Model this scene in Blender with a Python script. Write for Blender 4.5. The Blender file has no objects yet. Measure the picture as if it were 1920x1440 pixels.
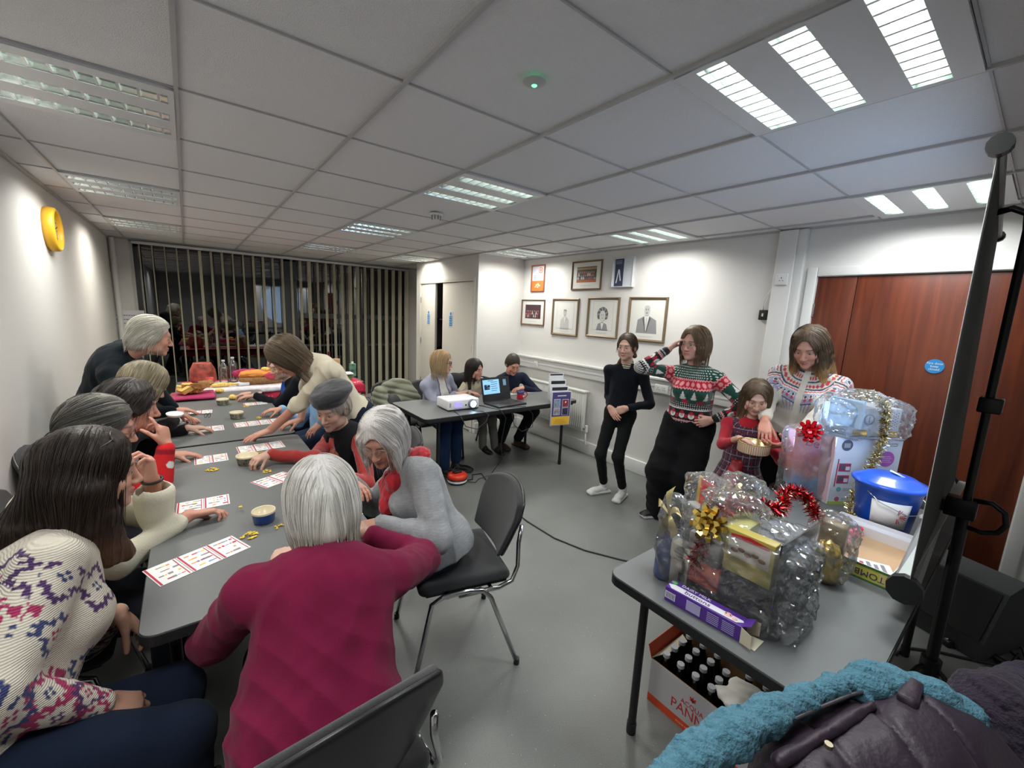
import bpy, bmesh, math, random
import numpy as np
from mathutils import Vector, Matrix
random.seed(7)
SC = bpy.context.scene
COL = SC.collection
PI = math.pi
EXPOSURE = 0.25
V = Vector
# ------------------------------------------------------------------ materials
MATS = {}
def _new(name):
    m = bpy.data.materials.new(name); m.use_nodes = True
    return m, m.node_tree.nodes, m.node_tree.links, m.node_tree.nodes['Principled BSDF']
def mat(name, col, rough=.5, metal=0., spec=.5, bump=0., bscale=60., var=0., vscale=8., emit=None, estr=0., sheen=0., coat=0., trans=0., ior=1.45, aniso=None, alpha=1.):
    if name in MATS: return MATS[name]
    m, N, L, b = _new(name)
    b.inputs['Base Color'].default_value = (*col, 1); b.inputs['Roughness'].default_value = rough
    b.inputs['Metallic'].default_value = metal; b.inputs['Specular IOR Level'].default_value = spec
    b.inputs['Sheen Weight'].default_value = sheen; b.inputs['Coat Weight'].default_value = coat
    b.inputs['Transmission Weight'].default_value = trans; b.inputs['IOR'].default_value = ior
    b.inputs['Alpha'].default_value = alpha
    if emit: b.inputs['Emission Color'].default_value = (*emit, 1); b.inputs['Emission Strength'].default_value = estr
    if bump or var:
        tc = N.new('ShaderNodeTexCoord')
        src = tc.outputs['Object']
        if aniso:
            mp = N.new('ShaderNodeMapping'); mp.inputs['Scale'].default_value = aniso
            L.new(src, mp.inputs[0]); src = mp.outputs[0]
    if bump:
        t = N.new('ShaderNodeTexNoise'); t.inputs['Scale'].default_value = bscale; t.inputs['Detail'].default_value = 3
        L.new(src, t.inputs['Vector'])
        bp = N.new('ShaderNodeBump'); bp.inputs['Strength'].default_value = bump; bp.inputs['Distance'].default_value = .01
        L.new(t.outputs[0], bp.inputs['Height']); L.new(bp.outputs[0], b.inputs['Normal'])
    if var:
        t = N.new('ShaderNodeTexNoise'); t.inputs['Scale'].default_value = vscale; t.inputs['Detail'].default_value = 5
        L.new(src, t.inputs['Vector'])
        r = N.new('ShaderNodeValToRGB'); r.color_ramp.elements[0].position = .3; r.color_ramp.elements[1].position = .7
        r.color_ramp.elements[0].color = (*[max(0, c * (1 - var)) for c in col], 1)
        r.color_ramp.elements[1].color = (*[min(1, c * (1 + var)) for c in col], 1)
        L.new(t.outputs[0], r.inputs[0]); L.new(r.outputs[0], b.inputs['Base Color'])
    MATS[name] = m
    return m
def vmat(name, rough=.8, spec=.3, sheen=0., bump=0., bscale=200., sss=0., metal=0., knit=0., aniso=(1, 1, 1), coat=0.):
    """material that takes its colour from the mesh's own colour attribute (woven or printed pattern)"""
    if name in MATS: return MATS[name]
    m, N, L, b = _new(name)
    a = N.new('ShaderNodeVertexColor'); a.layer_name = 'Col'
    L.new(a.outputs[0], b.inputs['Base Color'])
    b.inputs['Roughness'].default_value = rough; b.inputs['Specular IOR Level'].default_value = spec
    b.inputs['Sheen Weight'].default_value = sheen; b.inputs['Metallic'].default_value = metal
    b.inputs['Coat Weight'].default_value = coat
    if sss:
        b.inputs['Subsurface Weight'].default_value = sss; b.inputs['Subsurface Radius'].default_value = (.012, .004, .002)
        b.inputs['Subsurface Scale'].default_value = 1.
    if bump or knit:
        tc = N.new('ShaderNodeTexCoord'); mp = N.new('ShaderNodeMapping'); mp.inputs['Scale'].default_value = aniso
        L.new(tc.outputs['Object'], mp.inputs[0])
        t = N.new('ShaderNodeTexNoise'); t.inputs['Scale'].default_value = bscale; t.inputs['Detail'].default_value = 2
        L.new(mp.outputs[0], t.inputs['Vector'])
        h = t.outputs[0]
        if knit:
            w = N.new('ShaderNodeTexWave'); w.inputs['Scale'].default_value = knit; w.inputs['Distortion'].default_value = 1.5
            w.bands_direction = 'Z'
            L.new(mp.outputs[0], w.inputs['Vector'])
            ad = N.new('ShaderNodeMath'); ad.operation = 'ADD'; L.new(h, ad.inputs[0]); L.new(w.outputs['Fac'], ad.inputs[1]); h = ad.outputs[0]
        bp = N.new('ShaderNodeBump'); bp.inputs['Strength'].default_value = max(bump, .3); bp.inputs['Distance'].default_value = .003
        L.new(h, bp.inputs['Height']); L.new(bp.outputs[0], b.inputs['Normal'])
    MATS[name] = m
    return m
def film(name, tint=(1, 1, 1), see=.75, rough=.08, fk=1., milk=0.):
    """thin clear plastic or glass: mostly passes light, mirrors a little"""
    if name in MATS: return MATS[name]
    m, N, L, b = _new(name); N.remove(b)
    out = N['Material Output']
    tr = N.new('ShaderNodeBsdfTransparent'); tr.inputs[0].default_value = (*tint, 1)
    gl = N.new('ShaderNodeBsdfGlossy'); gl.inputs['Roughness'].default_value = rough
    fr = N.new('ShaderNodeFresnel'); fr.inputs[0].default_value = 1.5
    ad = N.new('ShaderNodeMath'); ad.operation = 'ADD'; ad.operation = 'MULTIPLY_ADD'; ad.use_clamp = True; ad.inputs[1].default_value = fk; ad.inputs[2].default_value = 1 - see
    L.new(fr.outputs[0], ad.inputs[0])
    mx = N.new('ShaderNodeMixShader'); L.new(ad.outputs[0], mx.inputs[0]); L.new(tr.outputs[0], mx.inputs[1]); L.new(gl.outputs[0], mx.inputs[2])
    if milk:
        df = N.new('ShaderNodeBsdfDiffuse'); df.inputs[0].default_value = (.8, .82, .84, 1); m2 = N.new('ShaderNodeMixShader'); m2.inputs[0].default_value = milk
        L.new(mx.outputs[0], m2.inputs[1]); L.new(df.outputs[0], m2.inputs[2]); mx = m2
    L.new(mx.outputs[0], out.inputs[0])
    MATS[name] = m
    return m
# ------------------------------------------------------------------ mesh builder
class MB:
    def __init__(s): s.v = []; s.f = []; s.m = []; s.sm = []; s.mats = []
    def mi(s, m):
        if m is None: return 0
        if m not in s.mats: s.mats.append(m)
        return s.mats.index(m)
    def add(s, vs, fs, m=None, smooth=False, M=None):
        o = len(s.v)
        if M is not None: vs = [M @ V(p) for p in vs]
        s.v += [tuple(p) for p in vs]
        k = s.mi(m)
        for f in fs: s.f.append(tuple(i + o for i in f)); s.m.append(k); s.sm.append(smooth)
        return s
    def box(s, lo, hi, m=None, M=None, bev=0):
        if bev:
            bm = bmesh.new(); bmesh.ops.create_cube(bm, size=1)
            for v in bm.verts: v.co = V([(lo[i] + hi[i]) / 2 + v.co[i] * (hi[i] - lo[i]) for i in range(3)])
            bmesh.ops.bevel(bm, geom=bm.edges[:], offset=bev, segments=3, affect='EDGES', profile=.5)
            s.bm(bm, m, M, True); return s
        x0, y0, z0 = lo; x1, y1, z1 = hi
        return s.add([(x0, y0, z0), (x1, y0, z0), (x1, y1, z0), (x0, y1, z0), (x0, y0, z1), (x1, y0, z1), (x1, y1, z1), (x0, y1, z1)],
              [(0, 3, 2, 1), (4, 5, 6, 7), (0, 1, 5, 4), (1, 2, 6, 5), (2, 3, 7, 6), (3, 0, 4, 7)], m, False, M)
    def bm(s, bm, m=None, M=None, smooth=True):
        bm.verts.ensure_lookup_table()
        for i, v in enumerate(bm.verts): v.index = i
        s.add([v.co[:] for v in bm.verts], [[v.index for v in f.verts] for f in bm.faces], m, smooth, M); bm.free(); return s
    def cyl(s, a, b, r0, r1=None, m=None, n=20, cap=True, M=None, smooth=True):
        r1 = r0 if r1 is None else r1
        a, b = V(a), V(b); d = (b - a).normalized(); u = d.orthogonal().normalized(); w = d.cross(u)
        vs = []
        for c, r in ((a, r0), (b, r1)):
            for i in range(n):
                t = 2 * PI * i / n; vs.append(c + (u * math.cos(t) + w * math.sin(t)) * r)
        s.add(vs, [(i, (i + 1) % n, n + (i + 1) % n, n + i) for i in range(n)], m, smooth, M)
        if cap: s.add(vs, [tuple(range(n))[::-1], tuple(range(n, 2 * n))], m, False, M)
        return s
    def tube(s, pts, r, m=None, n=10, M=None, closed=False, sx=1.):
        pts = [V(p) for p in pts]; N = len(pts); vs = []; u = None
        for i, p in enumerate(pts):
            a = pts[i - 1] if i or closed else p; b = pts[(i + 1) % N] if i < N - 1 or closed else p
            d = (b - a).normalized()
            u = (d.orthogonal() if u is None else u - d * u.dot(d)).normalized(); w = d.cross(u)
            rr = r[i] if isinstance(r, (list, tuple)) else r
            for k in range(n):
                t = 2 * PI * k / n; vs.append(p + (u * math.cos(t) * sx + w * math.sin(t)) * rr)
        fs = []
        for i in range(N if closed else N - 1):
            j = (i + 1) % N
            for k in range(n): fs.append((i * n + k, i * n + (k + 1) % n, j * n + (k + 1) % n, j * n + k))
        if not closed: fs += [tuple(range(n))[::-1], tuple(range((N - 1) * n, N * n))]
        return s.add(vs, fs, m, True, M)
    def sph(s, c, r, m=None, n=16, M=None):
        r = (r, r, r) if not hasattr(r, '__len__') else r
        vs = []; h = n // 2
        for i in range(h + 1):
            for k in range(n):
                a = PI * i / h; t = 2 * PI * k / n
                vs.append((c[0] + r[0] * math.sin(a) * math.cos(t), c[1] + r[1] * math.sin(a) * math.sin(t), c[2] + r[2] * math.cos(a)))
        fs = [(i * n + k, (i + 1) * n + k, (i + 1) * n + (k + 1) % n, i * n + (k + 1) % n) for i in range(h) for k in range(n)]
        return s.add(vs, fs, m, True, M)
    def lathe(s, prof, c=(0, 0, 0), m=None, n=32, M=None, sx=1, sy=1):
        vs = [(c[0] + r * math.cos(2 * PI * k / n) * sx, c[1] + r * math.sin(2 * PI * k / n) * sy, c[2] + z) for r, z in prof for k in range(n)]
        fs = [(i * n + k, i * n + (k + 1) % n, (i + 1) * n + (k + 1) % n, (i + 1) * n + k) for i in range(len(prof) - 1) for k in range(n)]
        return s.add(vs, fs, m, True, M)
    def prism(s, poly, z0, z1, m=None, M=None, smooth=False):
        n = len(poly)
        return s.add([(x, y, z0) for x, y in poly] + [(x, y, z1) for x, y in poly],
              [tuple(range(n))[::-1], tuple(range(n, 2 * n))] + [(i, (i + 1) % n, n + (i + 1) % n, n + i) for i in range(n)], m, smooth, M)
    def obj(s, name, m=None, parent=None, loc=None, autosmooth=True):
        me = bpy.data.meshes.new(name)
        me.from_pydata(s.v, [], s.f)
        ms = s.mats if s.mats else ([m] if m else [])
        for x in ms: me.materials.append(x)
        me.polygons.foreach_set('material_index', s.m); me.polygons.foreach_set('use_smooth', s.sm)
        me.update()
        o = bpy.data.objects.new(name, me); COL.objects.link(o)
        if loc: o.location = loc
        if parent: o.parent = parent
        return o
def rrect(w, d, r, n=6):
    """outline of a rounded rectangle"""
    out = []
    for cx, cy, a in ((w / 2 - r, d / 2 - r, 0), (-w / 2 + r, d / 2 - r, 90), (-w / 2 + r, -d / 2 + r, 180), (w / 2 - r, -d / 2 + r, 270)):
        for i in range(n + 1):
            t = math.radians(a + 90 * i / n); out.append((cx + r * math.cos(t), cy + r * math.sin(t)))
    return out
def T(x=0, y=0, z=0, rz=0, rx=0, ry=0, s=1):
    return Matrix.Translation((x, y, z)) @ Matrix.Rotation(rz, 4, 'Z') @ Matrix.Rotation(ry, 4, 'Y') @ Matrix.Rotation(rx, 4, 'X') @ Matrix.Scale(s, 4)
def thing(name, label, cat, loc=(0, 0, 0), rz=0, group=None):
    o = bpy.data.objects.new(name, None); o.empty_display_size = .1; COL.objects.link(o)
    o.location = loc; o.rotation_euler = (0, 0, rz)
    return tag(o, label, cat, group)
def tag(o, label, cat, group=None, kind=None):
    o['label'] = label; o['category'] = cat
    if group: o['group'] = group
    if kind: o['kind'] = kind
    return o
def struct(o, label=None):
    o['kind'] = 'structure'
    if label: o['label'] = label
    return o
def dup(root, loc, rz=0, label=None, group=None):
    r = root.copy(); COL.objects.link(r); r.location = loc; r.rotation_euler = (0, 0, rz)
    if label: r['label'] = label
    if group: r['group'] = group
    for ch in list(root.children):
        c = ch.copy(); COL.objects.link(c); c.parent = r
        for g in list(ch.children):
            d = g.copy(); COL.objects.link(d); d.parent = c
    return r
def text(body, size, m, M, name='lettering', parent=None, depth=.0006, align='CENTER', sx=1.):
    cu = bpy.data.curves.new('t', 'FONT'); cu.body = body; cu.size = size; cu.extrude = depth; cu.align_x = align; cu.align_y = 'CENTER'
    cu.resolution_u = 3
    o = bpy.data.objects.new('t', cu); COL.objects.link(o)
    dg = bpy.context.evaluated_depsgraph_get(); dg.update()
    me = bpy.data.meshes.new_from_object(o.evaluated_get(dg))
    bpy.data.objects.remove(o)
    me.transform(M @ Matrix.Diagonal((sx, 1, 1, 1)))
    me.materials.clear(); me.materials.append(m)
    r = bpy.data.objects.new(name, me); COL.objects.link(r)
    if parent: r.parent = parent
    return r
# ------------------------------------------------------------------ signed distance modelling (smooth continuous bodies)
def A(*p): return np.array(p, float)
def nrm(v): v = np.asarray(v, float); return v / (np.linalg.norm(v) + 1e-12)
class Cone:   # capsule with two radii
    def __init__(s, a, b, r0, r1, k=.02, sub=False):
        s.a, s.b, s.r0, s.r1, s.k, s.sub = A(*a), A(*b), r0, r1, k, sub
    def d(s, p):
        ba = s.b - s.a; l2 = ba @ ba + 1e-12; pa = p - s.a
        t = np.clip((pa @ ba) / l2, 0, 1)
        q = pa - t[..., None] * ba
        return np.sqrt((q * q).sum(-1)) - (s.r0 + (s.r1 - s.r0) * t)
    def bound(s, c): return s.d(c)
class Ell:    # ellipsoid with axes in rows of R
    def __init__(s, c, r, R=None, k=.02, sub=False):
        s.c, s.r, s.k, s.sub = A(*c), A(*r), k, sub; s.R = np.eye(3) if R is None else R
    def d(s, p):
        q = (p - s.c) @ s.R.T
        a = q / s.r; k0 = np.sqrt((a * a).sum(-1)); b = a / s.r; k1 = np.sqrt((b * b).sum(-1)) + 1e-9
        return k0 * (k0 - 1) / k1
    def bound(s, c):
        q = c - s.c; return np.sqrt((q * q).sum(-1)) - s.r.max()
class Box:    # rounded box
    def __init__(s, c, h, r=.01, R=None, k=.01, sub=False):
        s.c, s.h, s.r, s.k, s.sub = A(*c), A(*h) - r, r, k, sub; s.R = np.eye(3) if R is None else R
    def d(s, p):
        q = np.abs((p - s.c) @ s.R.T) - s.h
        return np.sqrt((np.maximum(q, 0) ** 2).sum(-1)) + np.minimum(q.max(-1), 0) - s.r
    def bound(s, c):
        q = c - s.c; return np.sqrt((q * q).sum(-1)) - np.linalg.norm(s.h) - s.r
class Plane:  # keeps the side the normal points away from (cuts the other) when sub
    def __init__(s, o, n, k=.008): s.o, s.n, s.k, s.sub = A(*o), nrm(n), k, True
    def d(s, p): return -((p - s.o) @ s.n)
    def bound(s, c): return np.full(c.shape[:-1], -9.)
def smin(a, b, k):
    h = np.maximum(k - np.abs(a - b), 0) / k
    return np.minimum(a, b) - h * h * k * .25
def sdf_mesh(prims, h, disp=None, dmax=.0):
    """surface nets over sparse blocks; returns verts, quads"""
    B = 8
    adds = [q for q in prims if not q.sub]
    lo = np.full(3, 1e9); hi = -lo
    for q in adds:
        if isinstance(q, Cone): pts = np.stack([q.a, q.b]); r = max(q.r0, q.r1)
        elif isinstance(q, Ell): pts = q.c[None]; r = q.r.max()
        else: pts = q.c[None]; r = np.linalg.norm(q.h) + q.r
        lo = np.minimum(lo, pts.min(0) - r); hi = np.maximum(hi, pts.max(0) + r)
    lo -= 3 * h + dmax; hi += 3 * h + dmax
    nb = np.ceil((hi - lo) / (B * h)).astype(int) + 1
    g = np.stack(np.meshgrid(*[np.arange(n) for n in nb], indexing='ij'), -1).reshape(-1, 3)
    cen = lo + (g + .5) * B * h
    rad = B * h * .87
    best = np.full(len(g), 9.)
    for q in adds: best = smin(best, q.d(cen), max(q.k, 1e-4))
    keep = np.abs(best) < rad * 1.35 + dmax + .01
    for q in prims:
        if q.sub: pass
    # blocks deep inside additions may still be cut
    subs = [q for q in prims if q.sub]
    if subs:
        cut = np.full(len(g), 9.)
        for q in subs: cut = np.minimum(cut, np.abs(q.d(cen)))
        keep |= (best < 0) & (cut < rad * 1.5 + .01)
    g = g[keep]; cen = cen[keep]
    loc = np.stack(np.meshgrid(*[np.arange(B + 1)] * 3, indexing='ij'), -1).reshape(-1, 3)
    F = np.full((len(g), len(loc)), 9.)
    CH = 400
    for c0 in range(0, len(g), CH):
        P = lo + (g[c0:c0 + CH, None, :] * B + loc[None]) * h
        cc = cen[c0:c0 + CH]; f = F[c0:c0 + CH]
        for q in prims:
            m = q.bound(cc) < rad + q.k + dmax + .004
            if isinstance(q, Ell): m = q.bound(cc) < rad * 1.2 + q.k + dmax + .02
            if not m.any(): continue
            d = q.d(P[m])
            if q.sub: f[m] = -smin(-f[m], d, max(q.k, 1e-4))
            else: f[m] = smin(f[m], d, max(q.k, 1e-4))
        if disp is not None: f += disp(P)
        F[c0:c0 + CH] = f
    G = F.reshape(-1, B + 1, B + 1, B + 1)
    Sg = G < 0
    c8 = [(i, j, k) for i in (0, 1) for j in (0, 1) for k in (0, 1)]
    cnt = sum(Sg[:, i:i + B, j:j + B, k:k + B].astype(np.int8) for i, j, k in c8)
    act = (cnt > 0) & (cnt < 8)
    bi, ci, cj, ck = np.nonzero(act)
    if len(bi) == 0: raise ValueError('empty')
    base = g[bi] * B + np.stack([ci, cj, ck], 1)
    val = {c: G[bi, ci + c[0], cj + c[1], ck + c[2]] for c in c8}
    acc = np.zeros((len(bi), 3)); n = np.zeros(len(bi))
    for c in c8:
        for ax in range(3):
            if c[ax] == 0:
                e = list(c); e[ax] = 1; e = tuple(e)
                a, b = val[c], val[e]; x = (a < 0) != (b < 0)
                t = np.where(x, a / np.where(x, a - b, 1), 0)
                p = np.array(c, float)[None].repeat(len(bi), 0); p[:, ax] += t
                acc += p * x[:, None]; n += x
    verts = lo + (base + acc / n[:, None]) * h
    S = nb * B + 2
    key = (base[:, 0] * S[1] + base[:, 1]) * S[2] + base[:, 2]
    order = np.argsort(key); sk = key[order]
    def find(kk):
        i = np.clip(np.searchsorted(sk, kk), 0, len(sk) - 1)
        ok = sk[i] == kk
        return order[i], ok
    quads = []
    st = np.array([S[1] * S[2], S[2], 1])
    v0 = val[(0, 0, 0)] < 0
    for ax in range(3):
        e = [0, 0, 0]; e[ax] = 1
        v1 = val[tuple(e)] < 0
        x = np.nonzero(v0 != v1)[0]
        u, w = (ax + 1) % 3, (ax + 2) % 3
        k0 = key[x]
        ids = [find(k0 - o) for o in (0, st[u], st[u] + st[w], st[w])]
        ok = ids[0][1] & ids[1][1] & ids[2][1] & ids[3][1]
        q = np.stack([i[0] for i in ids], 1)[ok]
        fl = v0[x][ok]
        q[~fl] = q[~fl][:, ::-1]
        quads.append(q)
    return verts, np.concatenate(quads)
def relax(vs, qs, n=1, f=.5):
    for _ in range(n):
        acc = np.zeros_like(vs); c = np.zeros(len(vs))
        for i in range(4):
            a, b = qs[:, i], qs[:, (i + 1) % 4]
            np.add.at(acc, a, vs[b]); np.add.at(c, a, 1); np.add.at(acc, b, vs[a]); np.add.at(c, b, 1)
        vs = vs * (1 - f) + f * acc / np.maximum(c, 1)[:, None]
    return vs
def sdf_obj(name, prims, h, m, color=None, parent=None, disp=None, dmax=0., origin=None, sm=1, flat=False):
    vs, qs = sdf_mesh(prims, h, disp, dmax)
    if sm: vs = relax(vs, qs, sm, .4)
    wv = vs
    if origin is not None: vs = vs - origin
    me = bpy.data.meshes.new(name)
    me.vertices.add(len(vs)); me.vertices.foreach_set('co', vs.astype(np.float32).ravel())
    me.loops.add(len(qs) * 4); me.loops.foreach_set('vertex_index', qs.astype(np.int32).ravel())
    me.polygons.add(len(qs)); me.polygons.foreach_set('loop_start', np.arange(0, len(qs) * 4, 4, dtype=np.int32))
    me.update(calc_edges=True)
    me.polygons.foreach_set('use_smooth', np.full(len(qs), not flat))
    me.materials.append(m)
    if color is not None:
        c = color(wv) if callable(color) else np.tile(A(*color), (len(wv), 1))
        at = me.color_attributes.new('Col', 'FLOAT_COLOR', 'POINT')
        at.data.foreach_set('color', np.concatenate([np.clip(c, 0, 1), np.ones((len(c), 1))], 1).astype(np.float32).ravel())
    me.update()
    o = bpy.data.objects.new(name, me); COL.objects.link(o)
    if parent: o.parent = parent
    return o
def wob(p, s, seed=0):
    """cheap smooth noise, about -1..1"""
    r = np.random.RandomState(seed); a = r.randn(6, 3) * s; ph = r.rand(6) * 7
    o = 0
    w = np.sin(p @ a[0] + ph[0])
    for i in range(1, 6): o = o + np.sin(p @ a[i] + ph[i] + 1.4 * w)
    return o / 4
def mix(a, b, t): return a * (1 - t[:, None]) + b * t[:, None]
def lerp(a, b, t): return a + (b - a) * t
# ------------------------------------------------------------------ people
def frm(f, up=(0, 0, 1)):
    f = nrm(f); u = np.asarray(up, float); u = nrm(u - f * (u @ f)); r = np.cross(f, u)
    return np.stack([r, f, u])
def rotx(a): c, s = math.cos(a), math.sin(a); return A((1, 0, 0), (0, c, s), (0, -s, c))
def roty(a): c, s = math.cos(a), math.sin(a); return A((c, 0, -s), (0, 1, 0), (s, 0, c))
def rotz(a): c, s = math.cos(a), math.sin(a); return A((c, s, 0), (-s, c, 0), (0, 0, 1))
class Loc:
    """local frame: x to the person's right, y forward, z up"""
    def __init__(s, c, R, k=1.): s.c, s.R, s.k = A(*c), R, k
    def w(s, p): return s.c + (A(*p) * s.k) @ s.R
    def l(s, p): return ((p - s.c) @ s.R.T) / s.k
    def ell(s, c, r, Rl=None, k=.02, sub=False): return Ell(s.w(c), A(*r) * s.k, s.R if Rl is None else Rl @ s.R, k * s.k, sub)
    def cone(s, a, b, r0, r1, k=.02, sub=False): return Cone(s.w(a), s.w(b), r0 * s.k, r1 * s.k, k * s.k, sub)
    def box(s, c, h, r=.01, Rl=None, k=.01, sub=False): return Box(s.w(c), A(*h) * s.k, r * s.k, s.R if Rl is None else Rl @ s.R, k, sub)
    def cut(s, o, n, k=.008): return Plane(s.w(o), A(*n) @ s.R, k)
def head_prims(H, male=False, round_=0., smile=0.):
    e = []
    w = 1 + round_
    e += [H.ell((0, -.012, .035), (.073, .092, .083), k=.01), H.ell((0, .028, -.022), (.058 * w, .058, .082), k=.03),
          H.ell((0, .036, -.070), (.044 * w, .042, .036), k=.03), H.ell((0, .070, -.097), (.020 * w, .018, .016), k=.022)]
    for s in (-1, 1):
        e += [H.ell((s * .036 * w, .060, -.028), (.024, .024, .024), k=.02),
              H.ell((s * .050 * w, .020, -.068), (.014, .034, .022), k=.025)]
    e += [H.cone((-.028, .081, .026), (.028, .081, .026), .009, .009, k=.02)]
    for s in (-1, 1): e += [H.ell((s * .030, .097, .003), (.019, .015, .012), k=.012, sub=True),
                            H.ell((s * .030, .0735, .003), (.0155, .0130, .0115), k=.004)]
    for s in (-1, 1): e += [H.cone((s * .019, .0825, .0115), (s * .041, .0765, .0105), .0032, .0028, k=.004)]
    e += [H.cone((0, .084, .012), (0, .104, -.030), .0075, .0095, k=.012), H.ell((0, .103, -.036), (.0105, .011, .009), k=.008)]
    for s in (-1, 1): e += [H.ell((s * .012, .094, -.038), (.0075, .009, .0065), k=.006)]
    m = .004 * smile
    e += [H.cone((-.022, .083 - .002, -.062 + m), (0, .0905, -.061), .0040, .0055, k=.006), H.cone((.022, .081, -.062 + m), (0, .0905, -.061), .0040, .0055, k=.006),
          H.cone((-.019, .081, -.0695 + m * .6), (0, .0885, -.0715), .0040, .0062, k=.006), H.cone((.019, .081, -.0695 + m * .6), (0, .0885, -.0715), .0040, .0062, k=.006),
          H.cone((-.020, .0945, -.0662), (.020, .0945, -.0662), .0016, .0016, k=.004, sub=True)]
    for s in (-1, 1):
        R = rotz(s * .35) @ rotx(-.15)
        e += [H.ell((s * .077, -.004, -.006), (.007, .018, .031), R, k=.008), H.ell((s * .084, .0, -.004), (.006, .009, .018), R, k=.004, sub=True)]
    return e
def head_colour(H, p, base, lip, brow, brow_h=0.):
    q = H.l(p); c = np.tile(A(*base), (len(p), 1))
    x, y, z = q[:, 0], q[:, 1], q[:, 2]; ax = np.abs(x)
    ck = np.exp(-(((ax - .040) / .022) ** 2 + ((z + .030) / .022) ** 2)) * (y > .03) * .35
    c = mix(c, np.tile(A(*base) * A(1.05, .72, .68), (len(p), 1)), ck)
    nz = np.exp(-(((ax) / .014) ** 2 + ((z + .036) / .015) ** 2)) * (y > .085) * .3
    c = mix(c, np.tile(A(*base) * A(1.02, .72, .68), (len(p), 1)), nz)
    lp = np.clip(1.6 - (np.abs(z + .066 - .004 * (ax / .02) ** 2) / .0070) ** 2 - (ax / .0235) ** 4, 0, 1) * (y > .07)
    c = mix(c, np.tile(A(*lip), (len(p), 1)), np.clip(lp, 0, 1))
    ml = np.clip(1.3 - (np.abs(z + .0662) / .0016) ** 2 - (ax / .022) ** 4, 0, 1) * (y > .07) * .6
    c = mix(c, np.tile(A(*lip) * .35, (len(p), 1)), ml)
    bz = .0255 + brow_h - .006 * ((ax - .028) / .018) ** 2
    bw = np.clip(1.4 - (np.abs(z - bz) / .0040) ** 2 - ((ax - .030) / .0185) ** 4, 0, 1) * (y > .05) * .8
    c = mix(c, np.tile(A(*brow), (len(p), 1)), bw)
    ls = np.clip(1.3 - (np.abs(z - .0090 + .003 * ((ax - .030) / .012) ** 2) / .0022) ** 2 - ((ax - .030) / .0135) ** 4, 0, 1) * (y > .06) * .75
    c = mix(c, np.tile(A(*brow) * .5, (len(p), 1)), ls)
    return c
def hand_prims(W, d, n, right, hs=1., curl=(.25, .35, .3), spread=.05, thumb=.6, tc=.3, curls=None):
    d = nrm(d); n = nrm(np.asarray(n, float) - d * (np.asarray(n, float) @ d)); t = np.cross(d, n) * (1 if right else -1)
    W = A(*W); P = []
    kn = [(.030, .086), (.010, .090), (-.010, .086), (-.028, .078)]
    ln = [.071, .079, .073, .057]; rr = [.0085, .0088, .0083, .0074]
    P += [Ell(W + d * .045 * hs, A(.036, .050, .0145) * hs, np.stack([t, d, n]), .012)]
    for i, ((sx, sy), l, r) in enumerate(zip(kn, ln, rr)):
        K = W + (t * sx + d * sy) * hs
        P += [Cone(W + (t * sx * .5 + d * .01) * hs, K, .0125 * hs, .0100 * hs, .010)]
        a = 0; cu = curls[i] if curls else curl; q = K
        dd = nrm(d + t * (sx * spread / .03))
        for j, f in enumerate((.46, .30, .24)):
            a += cu[j]
            v = nrm(dd * math.cos(a) + n * math.sin(a)); q2 = q + v * l * f * hs
            P += [Cone(q, q2, (r - .0006 * j) * hs, (r - .0006 * (j + 1)) * hs, .003)]
            q = q2
    b = W + (t * .020 + d * .020 + n * .004) * hs
    v = nrm(t * math.sin(thumb) + d * math.cos(thumb) + n * .35)
    q1 = b + v * .042 * hs
    v2 = nrm(v + n * tc + d * .25); q2 = q1 + v2 * .034 * hs
    v3 = nrm(v2 + n * tc * .7 + d * .15); q3 = q2 + v3 * .027 * hs
    P += [Cone(b, q1, .0150 * hs, .0110 * hs, .012), Cone(q1, q2, .0103 * hs, .0095 * hs, .004), Cone(q2, q3, .0095 * hs, .0080 * hs, .003)]
    return P
def ik(S, W, l1, l2, hint):
    S, W = A(*S), A(*W); d = W - S; D = np.linalg.norm(d); k = 1.
    if D > (l1 + l2) * .995: k = D / ((l1 + l2) * .995); l1 *= k; l2 *= k
    a = (l1 * l1 - l2 * l2 + D * D) / (2 * D); hgt = math.sqrt(max(l1 * l1 - a * a, 0)); u = d / D
    hn = A(*hint); hn = nrm(hn - u * (hn @ u))
    return S + u * a + hn * hgt
SKIN = None
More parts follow.
